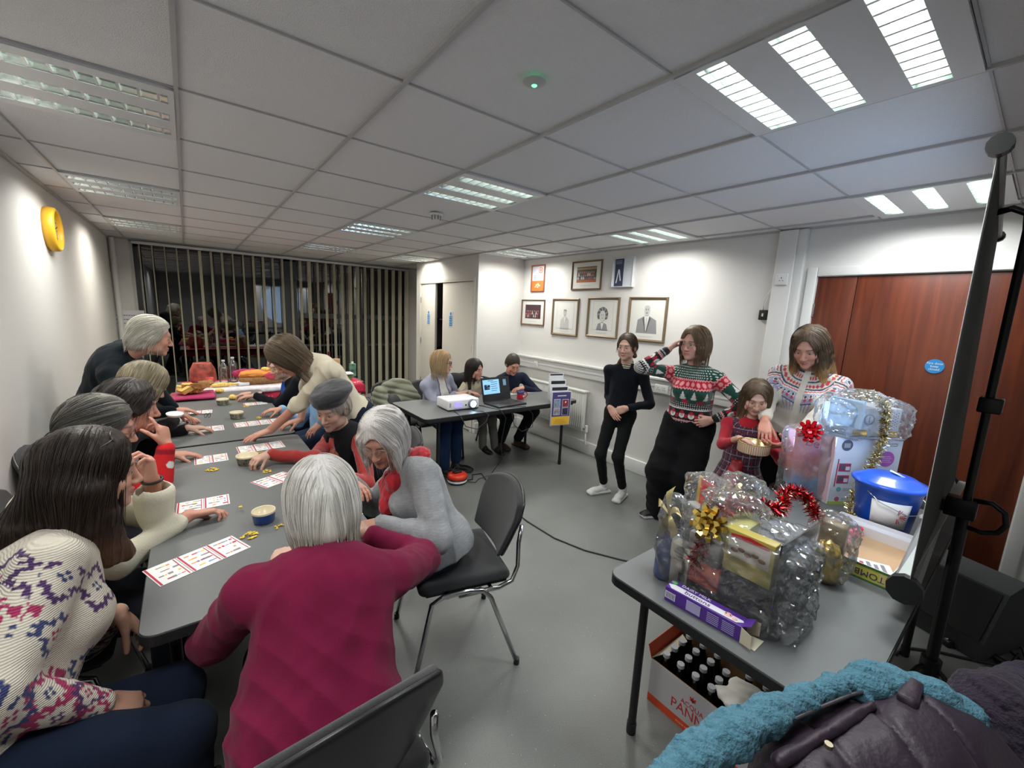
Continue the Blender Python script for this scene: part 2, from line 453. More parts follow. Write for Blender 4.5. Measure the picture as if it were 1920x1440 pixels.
class Human:
    def __init__(s, name, label, loc, head, face, pelvis, fwd, size=1., hscale=1., neck=None, sw=.158, broad=1., bust=.0, skin=(.62, .36, .26),
                 h=.0045, roll=0., male=False, belly=1., neckr=.050, category='person', legs_skin=False, deep=1.):
        s.root = thing(name, label, category, loc); s.o = A(*loc); s.h = h; s.sz = size; s.skin = skin; s.male = male
        R = frm(face); R = rotz(0) @ R
        if roll: R = roty(roll) @ R
        s.H = Loc(head, R, hscale); s.P = A(*pelvis)
        s.N = A(*neck) if neck is not None else s.H.w((0, -.035, -.185))
        s.L = np.linalg.norm(s.N - s.P); up = nrm(s.N - s.P)
        f = nrm(A(*fwd)); f = nrm(f - up * (f @ up)); r = np.cross(f, up)
        s.T = Loc(s.P, np.stack([r, f, up]), 1.)
        s.up, s.f, s.r = up, f, r
        s.b = broad; s.bust = bust; s.belly = belly; s.neckr = neckr; s.deep = deep
        s.sh = {}
        for k, sg in (('R', 1), ('L', -1)): s.sh[k] = s.at(sg * sw * size, 0, .865)
        s.arm = {}; s.leg = {}; s.hands = []; s.legs_skin = legs_skin
    def at(s, x, y, t): return s.P + s.r * x + s.f * y + s.up * t * s.L
    def shrug(s, k, x=0, y=0, z=0): s.sh[k] = s.sh[k] + s.r * x + s.f * y + s.up * z; return s
    def arm_(s, k, wrist, hint=(0, 0, -1), d=None, n=(0, 0, -1), hs=.95, hand=True, **kw):
        z = s.sz; E = ik(s.sh[k], wrist, .285 * z, .25 * z, hint); W = A(*wrist)
        s.arm[k] = (s.sh[k], E, W)
        if hand: s.hands += hand_prims(W, d if d is not None else W - E, n, k == 'R', hs * z, **kw)
        return s
    def leg_(s, k, ankle, hint, toe=(0, 1, 0), hipx=.085):
        z = s.sz; sg = 1 if k == 'R' else -1
        Hp = s.P + s.r * sg * hipx * z - s.up * .02
        K = ik(Hp, ankle, .42 * z, .41 * z, hint); s.leg[k] = (Hp, K, A(*ankle), nrm(A(*toe))); return s
    def torso(s, inf=0., b=None, low=True, bust=True):
        b = s.b if b is None else b; z = s.sz; R = s.T.R; dp = s.deep
        e = [Ell(s.at(0, 0, .02), A(.158 * b * z + inf, .118 * dp * z + inf, .13 * z + inf), R, .05),
             Ell(s.at(0, .012, .30), A(.130 * b * s.belly * z + inf, .100 * s.belly * dp * z + inf, .15 * z + inf), R, .06),
             Ell(s.at(0, .0, .62), A(.138 * b * z + inf, .102 * dp * z + inf, .17 * z + inf), R, .06),
             Ell(s.at(0, -.02, .80), A(.140 * b * z + inf, .080 * z + inf, .10 * z + inf), R, .05)]
        if s.bust and bust:
            for sg in (-1, 1): e += [Ell(s.at(sg * .072 * z, .088 * z * dp, .60), np.full(3, .060 * s.bust * z + inf * .7), R, .05)]
        for k in 'RL': e += [Cone(lerp(s.at(0, -.01, .95), s.sh[k], .25), s.sh[k], .042 * z + inf, .044 * z + inf, .045)]
        return e
    def armp(s, inf=0., wr=None, end=1., keys='RL', cuff=0.):
        e = []; z = s.sz
        for k in keys:
            if k not in s.arm: continue
            S, E, W = s.arm[k]
            W2 = lerp(E, W, end) if end >= 0 else E
            e += [Cone(S, E, .044 * z + inf, .037 * z + inf, .025), Cone(E, W2, .037 * z + inf, (lerp(.037, .025, max(end, 0)) * z + inf if wr is None else wr), .02)]
            if cuff: u = nrm(W - E); e += [Cone(W2 - u * .05, W2, cuff, cuff, .006), Plane(W2, u, .003)]
        return e
    def legp(s, inf=0., thigh=.080, knee=.056, ank=.040, end=1., k=.035, keys='RL'):
        e = []; z = s.sz
        for key in keys:
            if key not in s.leg: continue
            Hp, K, An, t = s.leg[key]
            e += [Cone(Hp, K, thigh * z + inf, knee * z + inf, k), Cone(K, lerp(K, An, end), knee * z + inf, ank * z + inf, k)]
        return e
    def body(s, lip=(.55, .2, .18), brow=(.12, .08, .05), hair_under=None, round_=0., smile=0., smooth=1, brow_h=0.):
        z = s.sz
        e = s.torso(-.008) + s.armp(-.006, wr=.025 * z)
        e += [Cone(s.N - s.up * .02, s.H.w((0, -.018, -.055)), s.neckr * z * 1.12, s.neckr * s.H.k, .03)]
        e += head_prims(s.H, s.male, round_, smile)
        e += s.hands
        if s.legs_skin: e += s.legp(-.004, .058, .040, .032)
        def col(p):
            c = head_colour(s.H, p, s.skin, lip, brow, brow_h)
            far = np.linalg.norm(p - s.H.c, axis=1) > .17 * s.H.k
            c[far] = A(*s.skin)
            c *= (1 + .05 * wob(p, 40, 3))[:, None]
            for k in s.arm:
                W = s.arm[k][2]; d = np.linalg.norm(p - W, axis=1); m = np.clip((d - .07) / .1, 0, 1) * (d < .22)
                c = mix(c, np.tile(A(*s.skin) * A(1.0, .80, .76), (len(c), 1)), m * .6 * (~far == False))
            return c
        m = vmat('skin', .48, .4, bump=.15, bscale=300, sss=.12)
        s.bodyo = sdf_obj('body', e, s.h, m, col, s.root, origin=s.o, sm=smooth)
        s.eyes(); return s
    def eyes(s, iris=(.12, .10, .07)):
        mw = mat('eye_white', (.42, .38, .35), .3); mi = mat('eye_iris', (.05, .035, .025), .15)
        for sg in (-1, 1):
            M = MB(); c = V(s.H.w((sg * .030, .0728, .002)) - s.o); k = s.H.k
            M.sph(c, .0138 * k, mw, 14)
            f = V(s.H.R[1]); M.sph(c + f * .0080 * k - V(s.H.R[2]) * .0012 * k, .0070 * k, mi, 12)
            M.obj('eye', parent=s.root)
        return s
    def garment(s, name, prims, m, color, h=None, wr=.005, seed=1, fine=.0018, label=None, ws=13., cuts=(), fold=None):
        def disp(p):
            o = wr * np.abs(wob(p, ws, seed)) * 1.3 + fine * wob(p, ws * 3, seed + 5)
            if fold is not None: o = o + fold(p)
            return o
        o = sdf_obj(name, list(prims) + list(cuts), h or s.h, m, color, s.root, disp, .008, s.o)
        if label: o['label'] = label
        return o
    def top(s, name, color, m=None, inf=.014, cuff=.036, end=.97, hem=-.12, collar=None, b=None, wr=.007, fine=.0022, h=None, keys='RL', extra=(), sleeve=None, label=None, seed=1, neckcut=.0, vneck=0., low=None, fold=None, bust=True):
        m = m or vmat('wool', .95, .12, .06, .35, 260)
        e = s.torso(inf, b, bust=bust)
        if low: e += [Ell(s.at(0, low.get('y', 0), low.get('t', -.05)), A(*low['r']), s.T.R, .05)]
        e += [Plane(s.at(0, 0, hem), -s.up, .01)]
        e += s.armp(inf * .8 if sleeve is None else sleeve, wr=cuff, end=end, keys=keys)
        for k in keys:
            if k in s.arm:
                S, E, W = s.arm[k]; We = lerp(E, W, end); u = nrm(W - E)
        e += [Cone(s.N - s.up * .02, s.N + s.up * .012, s.neckr * s.sz * 1.12 + inf * .8, s.neckr * s.sz * 1.05 + inf * .35, .03)]
        e += list(extra)
        if neckcut: e += [s.T.ell((0, .03, s.L + .01), (neckcut, neckcut * .8, .045), k=.008, sub=True)]
        if vneck: e += [Cone(s.at(0, .11, 1.05), s.at(0, .17, 1 - vneck), .05, .004, .01, True)]
        if collar:
            q = [Cone(s.N - s.up * .005, s.N + nrm(s.H.w((0, -.018, -.055)) - s.N) * collar[0], s.neckr * s.sz * 1.1 + .008, s.neckr * s.sz + collar[1], .008)]
            e += q
        return s.garment(name, e, m, color, h, wr, seed, fine, label=label, fold=fold)
    def trousers(s, name='trousers', color=(.02, .03, .06), inf=.012, thigh=.082, knee=.060, ank=.045, end=.97, top=.20, m=None, h=None, wr=.003, k=.035, waistcut=True, b=1., ws=13.):
        m = m or vmat('cloth', .92, .12, .03, .3, 300)
        e = [Ell(s.at(0, 0, .0), A(.168 * b * s.sz + inf, .13 * s.deep * s.sz + inf, .13 * s.sz + inf), s.T.R, .05)]
        if waistcut: e += [Plane(s.at(0, 0, top), s.up, .01)]
        e += s.legp(inf, thigh, knee, ank, end, k)
        return s.garment(name, e, m, color, h or max(s.h, .007), wr, 4, ws=ws)
    def shoes(s, color=(.02, .02, .02), sole=(.7, .7, .7), m=None, high=.0, h=.006, lace=None):
        m = m or vmat('shoe', .5, .4)
        for k in s.leg:
            An = s.leg[k][2]; t = s.leg[k][3]; z = s.sz
            F = Loc(A(An[0], An[1], 0), frm((t[0], t[1], 0)), z); a = An[2]
            e = [F.ell((0, .0, .050), (.034, .048, .042)), F.cone((0, -.015, .05), (0, -.01, max(a / z, .08)), .036, .033, .02), F.ell((0, .09, .040), (.040, .075, .032), k=.03), F.box((0, .05, .014), (.042, .125, .015), .014, k=.006), F.ell((0, .155, .026), (.038, .04, .024), k=.02)]
            def col(p, F=F):
                q = F.l(p); c = np.tile(A(*color), (len(p), 1)); c[q[:, 2] < .026] = A(*sole)
                if lace is not None:
                    mm = (np.abs(q[:, 0]) < .02) & (q[:, 1] > .03) & (q[:, 1] < .11) & (np.sin(q[:, 1] * 450) > 0) & (q[:, 2] > .05); c[mm] = A(*lace)
                return c
            sdf_obj('shoe', e, h, m, col, s.root, origin=s.o)
        return s
    # ---------------- hair
    def hair(s, style, c1, c2, h=None, face_cut=(.058, .070, .088), fc=(0, .088, -.028), **kw):
        H = s.H; e = []; g = kw.get
        t = g('t', .014)
        fc = (fc[0], fc[1], fc[2] + g('lift', .012)); face_cut = (face_cut[0], face_cut[1] * 1.12, face_cut[2] * 1.07)
        cut = [H.ell(fc, face_cut, k=.008, sub=True)]
        cap = [H.ell((0, -.014, .038), (.073 + t, .092 + t, .083 + t), k=.01)]
        if style == 'bob':     # hangs to length z=-len, full sides
            ln = g('len', .115); w = g('w', .082); fl = g('flare', .0); bk = g('back', .0)
            e += cap
            for sg in (-1, 1):
                e += [H.ell((sg * (w * .74 + fl), -.010, -.02), (.032, .062, .085 + (ln - .1) * .5), k=.03), H.ell((sg * (w * .70 + fl), .020, -.045 - (ln - .115) * .5), (.026, .045, .070), k=.03)]
            e += [H.ell((0, -.055 - bk, -.03), (w + fl, .060, .10 + (ln - .115) * .6), k=.04)]
            cut += [H.ell((0, .045, -.13), (.052 + fl, .090, .115), k=.01, sub=True)]
            cut += [H.cut((0, 0, -ln), (0, g('cutf', -.15), -1), .012)]
        elif style == 'long':
            ln = g('len', .3); e += cap
            for sg in (-1, 1):
                e += [H.ell((sg * .068, -.024, -.03), (.032, .054, .10), k=.03)]
            e += [H.ell((0, -.05, -.04), (.082, .062, .12), k=.04)]
            cut += [H.ell((0, .050, -.13), (.050, .090, .115), k=.01, sub=True)]
            for (a, b, r0, r1) in g('locks', []): e += [Cone(H.w(a), H.w(b), r0 * H.k, r1 * H.k, .02)]
        elif style == 'short':
            e += cap
            e += [H.ell((0, -.050, -.01), (.076 + t * .6, .058 + t * .6, .075), k=.03)]
            for sg in (-1, 1): e += [H.ell((sg * (.066 + t * .3), -.012, .005), (.018 + t * .4, .040, .045), k=.02)]
            cut += [H.ell((0, .060, -.11), (.085, .090, .085), k=.01, sub=True)]
            cut += [H.ell((sg * .09, .004, -.028), (.030, .028, .034), k=.006, sub=True) for sg in (-1, 1)] if g('ears', True) else []
        for q in g('extra', []): e.append(q)
        amp = g('amp', .0020) * .55; nf = g('nf', 33); seed = g('seed', 2)
        part = g('part', 0.)
        def strand(q):
            x = q[..., 0] - part; y = q[..., 1] + .01; z = q[..., 2]
            ph = np.arctan2(x, -y + .02 * 0)
            w = wob(q, 9, seed)
            return np.sin(ph * nf + 2.2 * w + 10 * z) * .6 + np.sin(ph * nf * 1.9 + 3.1 * w - 14 * z + 1) * .4
        def disp(p):
            q = H.l(p)
            return amp * strand(q) + g('lump', .003) * wob(q, 22, seed + 3)
        def col(p):
            q = H.l(p); st = strand(q) * .5 + .5
            x = q[:, 0]; ph = np.arctan2(x, -q[:, 1])
            f = np.sin(ph * 90 + 6 * wob(q, 12, 9)) * .5 + .5
            tt = np.clip(.55 * st + .45 * f, 0, 1)
            c = mix(np.tile(A(*c1), (len(p), 1)), np.tile(A(*c2), (len(p), 1)), tt)
            if 'tip' in kw:
                k = np.clip((-q[:, 2] - kw.get('tip0', .02)) / kw.get('tipl', .2), 0, 1); c = mix(c, np.tile(A(*kw['tip']), (len(p), 1)), k * (.5 + .5 * f))
            if 'crown' in kw:
                k = np.clip((q[:, 2] - .02) / .1, 0, 1) * .8; c = mix(c, np.tile(A(*kw['crown']), (len(p), 1)), k * (.5 + .5 * f))
            return c
        m = vmat('hair', g('rough', .5), .35, bump=.5, bscale=160, aniso=(1, 1, .08))
        o = sdf_obj('hair', e + cut, h or s.h, m, col, s.root, disp, .008, s.o)
        # loose strands combed down over the mass, in the same mesh
        ns = g('ns', 700); steps = g('steps', 7 if style == 'short' else 16); ds = g('ds', .011) * H.k
        if ns:
            rr = np.random.RandomState(seed + 11); prims = e + cut
            def sd(p):
                f = np.full(len(p), 9.)
                for q in prims:
                    d = q.d(p); f = -smin(-f, d, max(q.k, 1e-4)) if q.sub else smin(f, d, max(q.k, 1e-4))
                return f
            def grad(p):
                f0 = sd(p); gg = np.stack([sd(p + A(*v) * .003) - f0 for v in np.eye(3)], 1); n_ = np.linalg.norm(gg, axis=1)[:, None]; return f0, gg / np.maximum(n_, 1e-9)
            vs0 = np.empty(len(o.data.vertices) * 3, np.float32); o.data.vertices.foreach_get('co', vs0); vs0 = vs0.reshape(-1, 3).astype(float) + s.o
            zlow = g('zlow', -.075 if style == 'short' else -9)
            q0 = H.l(vs0); top = q0[:, 2] > g('zmin', -.02); cand = vs0[top]
            p = cand[rr.randint(len(cand), size=ns)]; p = p + rr.randn(*p.shape) * .002
            pts = [p]; sgn = np.sign(H.l(p)[:, 0] - part + 1e-6); dirl = None; off = rr.uniform(.0005, .0035, ns) * H.k; free = np.zeros(ns, bool)
            for it in range(steps):
                f0, gg = grad(p); ql = H.l(p); nl = gg @ H.R.T
                cr = np.clip(nl[:, 2], 0, 1)
                w = np.stack([sgn * (.15 + .9 * cr) * g('fx', 1.), g('fy', -.35) * cr + g('fyc', 0.) - .02, g('fz', -1.) - 0 * cr], 1) + .10 * np.stack([wob(ql, 25, 5), wob(ql, 25, 6), 0 * sgn], 1)
                w = w @ H.R; t_ = w - gg * (w * gg).sum(1)[:, None]; t_ /= np.maximum(np.linalg.norm(t_, axis=1), 1e-6)[:, None]
                down = -H.R[2] * .8 + A(0, 0, -.2); free |= (nl[:, 2] < -.35)
                dl = t_ if dirl is None else .6 * dirl + .4 * t_
                dl = np.where(free[:, None], .75 * (dirl if dirl is not None else t_) + .25 * down, dl); dl /= np.linalg.norm(dl, axis=1)[:, None]; dirl = dl
                p = p + dl * ds
                f1 = sd(p); push = np.where(free, np.maximum(off - f1, 0), off - f1); p = p + gg * np.clip(push, -.006, .006)[:, None]
                pts.append(p)
            P_ = np.stack(pts, 1); n_ = rr.randint(steps // 2, steps + 1, ns); rad = rr.uniform(.0007, .0016, ns) * H.k * g('sr', 1.)
            vz = []; qz = []; cz = []; base = 0; C1, C2 = A(*c1), A(*c2)
            tt = rr.rand(ns)[:, None] ** 1.2; lo_ = g('tail_in', True)
            nn = steps + 1; T_ = np.gradient(P_, axis=1); T_ /= np.maximum(np.linalg.norm(T_, axis=2), 1e-9)[..., None]
            ref = nrm(rr.randn(3)); U = np.cross(T_, ref); U /= np.maximum(np.linalg.norm(U, axis=2), 1e-9)[..., None]; W_ = np.cross(T_, U)
            tap = np.sin(np.linspace(.25, PI * .97, nn)) ** .6
            r_ = rad[:, None, None] * tap[None, :, None]
            ring = np.stack([P_ + U * r_, P_ - U * r_ * .5 + W_ * r_ * .87, P_ - U * r_ * .5 - W_ * r_ * .87], 2)   # ns,nn,3,3
            hole = (sd(P_.reshape(-1, 3)).reshape(ns, nn))
            ql = H.l(P_.reshape(-1, 3)).reshape(ns, nn, 3)
            inface = ((np.abs(ql[..., 0]) < face_cut[0] * .80) & (ql[..., 1] > .06) & (ql[..., 2] < fc[2] + face_cut[2] * .72)).any(1)
            ok = ~inface & ~(ql[..., 2] < zlow).any(1)
            ring = ring[ok]; k_ = ok.sum(); idx = np.arange(k_ * nn * 3).reshape(k_, nn, 3)
            q_ = np.concatenate([np.stack([idx[:, :-1, i], idx[:, :-1, (i + 1) % 3], idx[:, 1:, (i + 1) % 3], idx[:, 1:, i]], -1).reshape(-1, 4) for i in range(3)])
            cc = (C1 * (1 - tt) + C2 * tt)[ok]; cv = np.repeat(cc[:, None, :], nn, 1)
            if 'tip' in kw:
                k2 = np.clip((-ql[ok][..., 2] - kw.get('tip0', .02)) / kw.get('tipl', .2), 0, 1)[..., None]; cv = cv * (1 - k2 * .8) + A(*kw['tip']) * k2 * .8
            cv = np.repeat(cv[:, :, None, :], 3, 2).reshape(-1, 3)
            # merge into one mesh
            me0 = o.data; nq = len(me0.polygons); qi = np.empty(nq * 4, np.int32); me0.loops.foreach_get('vertex_index', qi); n0 = len(vs0)
            ca = np.empty(n0 * 4, np.float32); me0.color_attributes['Col'].data.foreach_get('color', ca)
            allv = np.concatenate([vs0 - s.o, ring.reshape(-1, 3) - s.o]); allq = np.concatenate([qi.reshape(-1, 4), q_ + n0])
            me = bpy.data.meshes.new('hair'); me.vertices.add(len(allv)); me.vertices.foreach_set('co', allv.astype(np.float32).ravel()); me.loops.add(len(allq) * 4); me.loops.foreach_set('vertex_index', allq.astype(np.int32).ravel())
            me.polygons.add(len(allq)); me.polygons.foreach_set('loop_start', np.arange(0, len(allq) * 4, 4, dtype=np.int32)); me.update(calc_edges=True)
            me.polygons.foreach_set('use_smooth', np.ones(len(allq), bool)); me.materials.append(m); at = me.color_attributes.new('Col', 'FLOAT_COLOR', 'POINT')
            at.data.foreach_set('color', np.concatenate([ca, np.concatenate([np.clip(cv, 0, 1), np.ones((len(cv), 1))], 1).astype(np.float32).ravel()])); me.update()
            o.data = me; bpy.data.meshes.remove(me0)
        s.strandf = strand
        return s
    def glasses(s, col=(.05, .03, .03), r=.021, rx=1.15, thin=.0014, name='glasses', lens=True, up=0., tilt=0., lens_col=None):
        H = s.H; k = H.k
        def w(p):
            p = A(*p)
            if tilt: p = rotx(tilt).T @ (p - A(0, .02, .02)) + A(0, .02, .02)
            return V(H.w(p) - s.o)
        M = MB(); mf = mat('frame_%02d%02d' % (int(col[0] * 99), int(col[1] * 99)), col, .3, spec=.6)
        for sg in (-1, 1):
            pts = []
            for i in range(20):
                a = 2 * PI * i / 20; x = math.cos(a) * r * rx; z = math.sin(a) * r * .82
                pts.append(w((sg * .032 + x, .1005 - abs(sg * .032 + x) * .22 + .004, .001 + z + up)))
            M.tube(pts, thin * k, mf, 6, closed=True)
            M.tube([w((sg * .055, .094, .006 + up)), w((sg * .074, .085, .007 + up)), w((sg * .081, .03, .006 + up)), w((sg * .081, -.01, .004 + up)), w((sg * .079, -.03, -.012 + up))], thin * k, mf, 6)
        M.tube([w((-.010, .101, .004 + up)), w((0, .106, .006 + up)), w((.010, .101, .004 + up))], thin * k, mf, 6)
        g = M.obj(name, parent=s.root)
        if lens:
            L = MB(); ml = lens_col or film('spectacle_lens', (.97, .98, .98), 1., .03, .15)
            for sg in (-1, 1):
                vs = []
                for dy in (0, -.0012):
                    for i in range(20):
                        a = 2 * PI * i / 20; x = math.cos(a) * r * rx; z = math.sin(a) * r * .82
                        vs.append(w((sg * .032 + x, .1005 - abs(sg * .032 + x) * .22 + .004 + dy, .001 + z + up)))
                L.add(vs, [tuple(range(20)), tuple(range(20, 40))[::-1]] + [(i, (i + 1) % 20, 20 + (i + 1) % 20, 20 + i) for i in range(20)], ml)
            L.obj('lens', parent=g)
        return g
# ------------------------------------------------------------------ camera
cam = bpy.data.cameras.new('camera'); co = bpy.data.objects.new('camera', cam); COL.objects.link(co); SC.camera = co
CR = A((.79135991, -.60969344, .04498213), (-.06815267, -.16110045, -.98458207), (.60753988, .77609313, -.16904067))
co.matrix_world = Matrix(((CR[0][0], -CR[1][0], -CR[2][0], 0), (CR[0][1], -CR[1][1], -CR[2][1], 0), (CR[0][2], -CR[1][2], -CR[2][2], 1.66), (0, 0, 0, 1)))
cam.sensor_width = 36; cam.lens = 778.1 / 1920 * 36; cam.clip_start = .05
XL, XR, YB, YF, ZC = -.75, 3.76, 7.6, -1.7, 2.38
XB, YBX, YBX2 = 3.01, 4.65, 6.5        # cupboard block in the far right corner
# ------------------------------------------------------------------ setting
wall = mat('wall_paint', (.68, .67, .645), .75, bump=.06, bscale=350, spec=.3)
white = mat('white_gloss', (.72, .72, .70), .35)
def floor_mat():
    m, N, L, b = _new('vinyl_floor')
    tc = N.new('ShaderNodeTexCoord')
    n1 = N.new('ShaderNodeTexNoise'); n1.inputs['Scale'].default_value = 1.6; n1.inputs['Detail'].default_value = 6
    r1 = N.new('ShaderNodeValToRGB'); r1.color_ramp.elements[0].position = .3; r1.color_ramp.elements[1].position = .75
    r1.color_ramp.elements[0].color = (.135, .142, .134, 1); r1.color_ramp.elements[1].color = (.185, .192, .182, 1)
    n2 = N.new('ShaderNodeTexVoronoi'); n2.inputs['Scale'].default_value = 30
    n3 = N.new('ShaderNodeTexNoise'); n3.inputs['Scale'].default_value = 260; n3.inputs['Detail'].default_value = 1
    L.new(tc.outputs['Object'], n1.inputs['Vector']); L.new(tc.outputs['Object'], n2.inputs['Vector']); L.new(tc.outputs['Object'], n3.inputs['Vector'])
    L.new(n1.outputs[0], r1.inputs[0])
    lt = N.new('ShaderNodeMath'); lt.operation = 'LESS_THAN'; lt.inputs[1].default_value = .045; L.new(n2.outputs['Distance'], lt.inputs[0])
    m0 = N.new('ShaderNodeMix'); m0.data_type = 'RGBA'; m0.blend_type = 'OVERLAY'; m0.inputs[0].default_value = .35
    L.new(r1.outputs[0], m0.inputs[6]); L.new(n3.outputs[0], m0.inputs[7])
    m1 = N.new('ShaderNodeMix'); m1.data_type = 'RGBA'; m1.inputs[7].default_value = (.5, .5, .48, 1)
    L.new(lt.outputs[0], m1.inputs[0]); L.new(m0.outputs[2], m1.inputs[6]); L.new(m1.outputs[2], b.inputs['Base Color'])
    b.inputs['Roughness'].default_value = .38; b.inputs['Specular IOR Level'].default_value = .45
    bp = N.new('ShaderNodeBump'); bp.inputs['Strength'].default_value = .12; bp.inputs['Distance'].default_value = .004
    L.new(n3.outputs[0], bp.inputs['Height']); L.new(bp.outputs[0], b.inputs['Normal'])
    return m
def slab(name, lo, hi, m, label=None, bev=0):
    M = MB(); M.box(lo, hi, m, bev=bev); return struct(M.obj(name), label)
slab('floor', (XL - .1, YF - .1, -.1), (XR + .1, YB + .1, 0), floor_mat(), 'grey green speckled vinyl floor')
tile = mat('ceiling_tile', (.74, .74, .75), .9, bump=.5, bscale=240, var=.02, vscale=150, spec=.2)
grid = mat('ceiling_tee', (.42, .42, .42), .5)
gx = [.0217 + .5935 * i for i in range(-1, 7)]; gy = [1.43 + .602 * i for i in range(-5, 11)]
lit = {(ix, iy) for ix, iy in ((0, 0), (3, 0), (6, 0), (0, 3), (3, 3), (6, 3), (0, 6), (3, 6), (6, 6), (0, 9), (3, 9), (5, 9))}
M = MB(); ex = [XL - .1] + gx + [XR + .1]; ey = [YF - .1] + gy + [YB + .1]
for a in range(len(ex) - 1):
    for b in range(len(ey) - 1):
        cx = round(((ex[a] + ex[a + 1]) / 2 - (.0217 - .5935 / 2)) / .5935); cy = round(((ey[b] + ey[b + 1]) / 2 - (.228 + .301)) / .602)
        if (cx, cy) in lit and 0 < a < len(ex) - 2: continue
        M.box((ex[a], ey[b], ZC + .012), (ex[a + 1], ey[b + 1], ZC + .03), tile)
struct(M.obj('ceiling'), 'suspended ceiling of white mineral tiles')
M = MB(); M.box((XL - .1, YF - .1, ZC + .12), (XR + .1, YB + .1, ZC + .2), tile); struct(M.obj('ceiling_slab'), 'structural slab above the ceiling tiles')
M = MB()
for x in gx:
    M.box((x - .0065, YF, ZC - .0), (x + .0065, YB, ZC + .014), grid)
for y in gy: M.box((XL, y - .0035, ZC + .006), (XR, y + .0035, ZC + .014), grid)
for lo, hi in (((XL, YF, ZC - .001), (XL + .025, YB, ZC + .012)), ((XR - .025, YF, ZC - .001), (XR, YB, ZC + .012)), ((XL, YB - .025, ZC - .001), (XR, YB, ZC + .012))): M.box(lo, hi, grid)
struct(M.obj('trim_2'), 'ceiling tee grid')
slab('wall_left', (XL - .1, YF, 0), (XL, YB, ZC + .02), wall)
slab('wall_front', (XL - .1, YF - .1, 0), (XR + .1, YF, ZC + .02), wall)
# right wall with the door opening
DY0, DY1, DZ = -.03, 1.148, 2.03
M = MB(); M.box((XR, DY1, 0), (XR + .1, YB, ZC + .02), wall); M.box((XR, YF, 0), (XR + .1, DY0, ZC + .02), wall); M.box((XR, DY0, DZ), (XR + .1, DY1, ZC + .02), wall)
struct(M.obj('wall_right'))
# back wall with the window opening
WX0, WX1, WZ = -.52, 3.33, 2.365
M = MB(); M.box((XL, YB, 0), (WX0, YB + .1, ZC + .02), wall); M.box((WX1, YB, 0), (XR, YB + .1, ZC + .02), wall); M.box((WX0, YB, WZ), (WX1, YB + .1, ZC + .02), wall); M.box((WX0, YB + .0, 0), (WX1, YB + .1, .06), wall)
struct(M.obj('wall_back'))
# cupboard block
M = MB(); M.box((XB, YBX, 0), (XR, YBX + .08, ZC + .02), wall); M.box((XB, YBX + .08, 2.06), (XB + .08, YBX2 - .08, ZC + .02), wall)
M.box((XB, YBX + .08, 0), (XB + .08, 4.74, 2.06), wall); M.box((XB, 6.34, 0), (XB + .08, YBX2 - .08, 2.06), wall); M.box((XB, YBX2 - .08, 0), (XR, YBX2, ZC + .02), wall)
struct(M.obj('wall_cupboard'))
dark = mat('dark_void', (.012, .014, .016), .8)
# cupboard doors
cw = mat('cupboard_door_paint', (.64, .62, .56), .5)
hinge = mat('hinge_steel', (.35, .34, .32), .35, .8)
def cup_door(name, y0, y1, x, rot=0, sign_y=None, piv=None):
    M = MB(); M.box((0, 0, .01), (.04, y1 - y0, 2.045), cw, bev=.003)
    d = M.obj(name, loc=(x, y0, 0)); d.rotation_euler = (0, 0, rot); struct(d)
    return d
dl = cup_door('door_2', 5.845, 6.335, XB - .0, 0); dr = cup_door('door_3', 4.745, 5.60, XB - .0, 0)
for d, yy in ((dl, .478), (dr, .012)):
    for z in (.5, 1.15, 1.80):
        H_ = MB(); H_.cyl((-.005, yy, z - .045), (-.005, yy, z + .045), .006, m=hinge); H_.obj('hinge', parent=d)
M = MB(); M.box((XB - .015, 4.70, 0), (XB + .0, 4.745, 2.09), cw); M.box((XB - .015, 6.335, 0), (XB, 6.38, 2.09), cw); M.box((XB - .016, 4.745, 2.05), (XB - .0005, 6.335, 2.09), cw)
struct(M.obj('trim_3'), 'cupboard door architrave')
M = MB(); M.box((XB + .45, 4.75, 0), (XB + .47, 6.4, 2.1), dark)
for z in (.5, 1.0, 1.5): M.box((XB + .08, 4.75, z), (XB + .45, 6.4, z + .02), dark)
struct(M.obj('trim_4'), 'dark cupboard interior with shelves')
# baseboards and dado trunking
def board(name, lo, hi): 
    M = MB(); M.box(lo, hi, white, bev=.006); return struct(M.obj(name))
board('baseboard_right', (XR - .022, 1.24, 0), (XR, YBX, .15)); board('baseboard_cupboard', (XB + .0, YBX - .02, 0), (XR, YBX, .15))
board('baseboard_left', (XL, YF, 0), (XL + .02, YB, .15)); board('baseboard_back', (XL, YB - .02, 0), (WX0, YB, .15)); board('baseboard_front', (XR - .022, YF, 0), (XR, -.13, .15))
trk = mat('pvc_trunking', (.68, .68, .66), .4)
M = MB(); M.box((XR - .055, 1.43, .925), (XR, YBX, 1.075), trk, bev=.006); M.box((XR - .060, 1.43, .99), (XR - .054, YBX, 1.005), trk); M.box((XR - .075, 1.43, 1.06), (XR, YBX, 1.085), trk, bev=.004)
struct(M.obj('trim_5'), 'white dado trunking')
M = MB(); M.box((XR - .06, 1.30, 0), (XR, 1.43, ZC), trk, bev=.004); M.box((XR - .045, 1.24, .0), (XR, 1.30, ZC), trk, bev=.004)
struct(M.obj('trim_6'), 'white vertical cable trunking')
# skinny pipe in the corner
M = MB(); M.cyl((XL + .045, YB - .06, 0), (XL + .045, YB - .06, ZC), .028, m=trk); M.cyl((XL + .045, YB - .06, 2.10), (XL + .045, YB - .06, 2.14), .034, m=trk)
struct(M.obj('trim_7'), 'white vertical pipe')
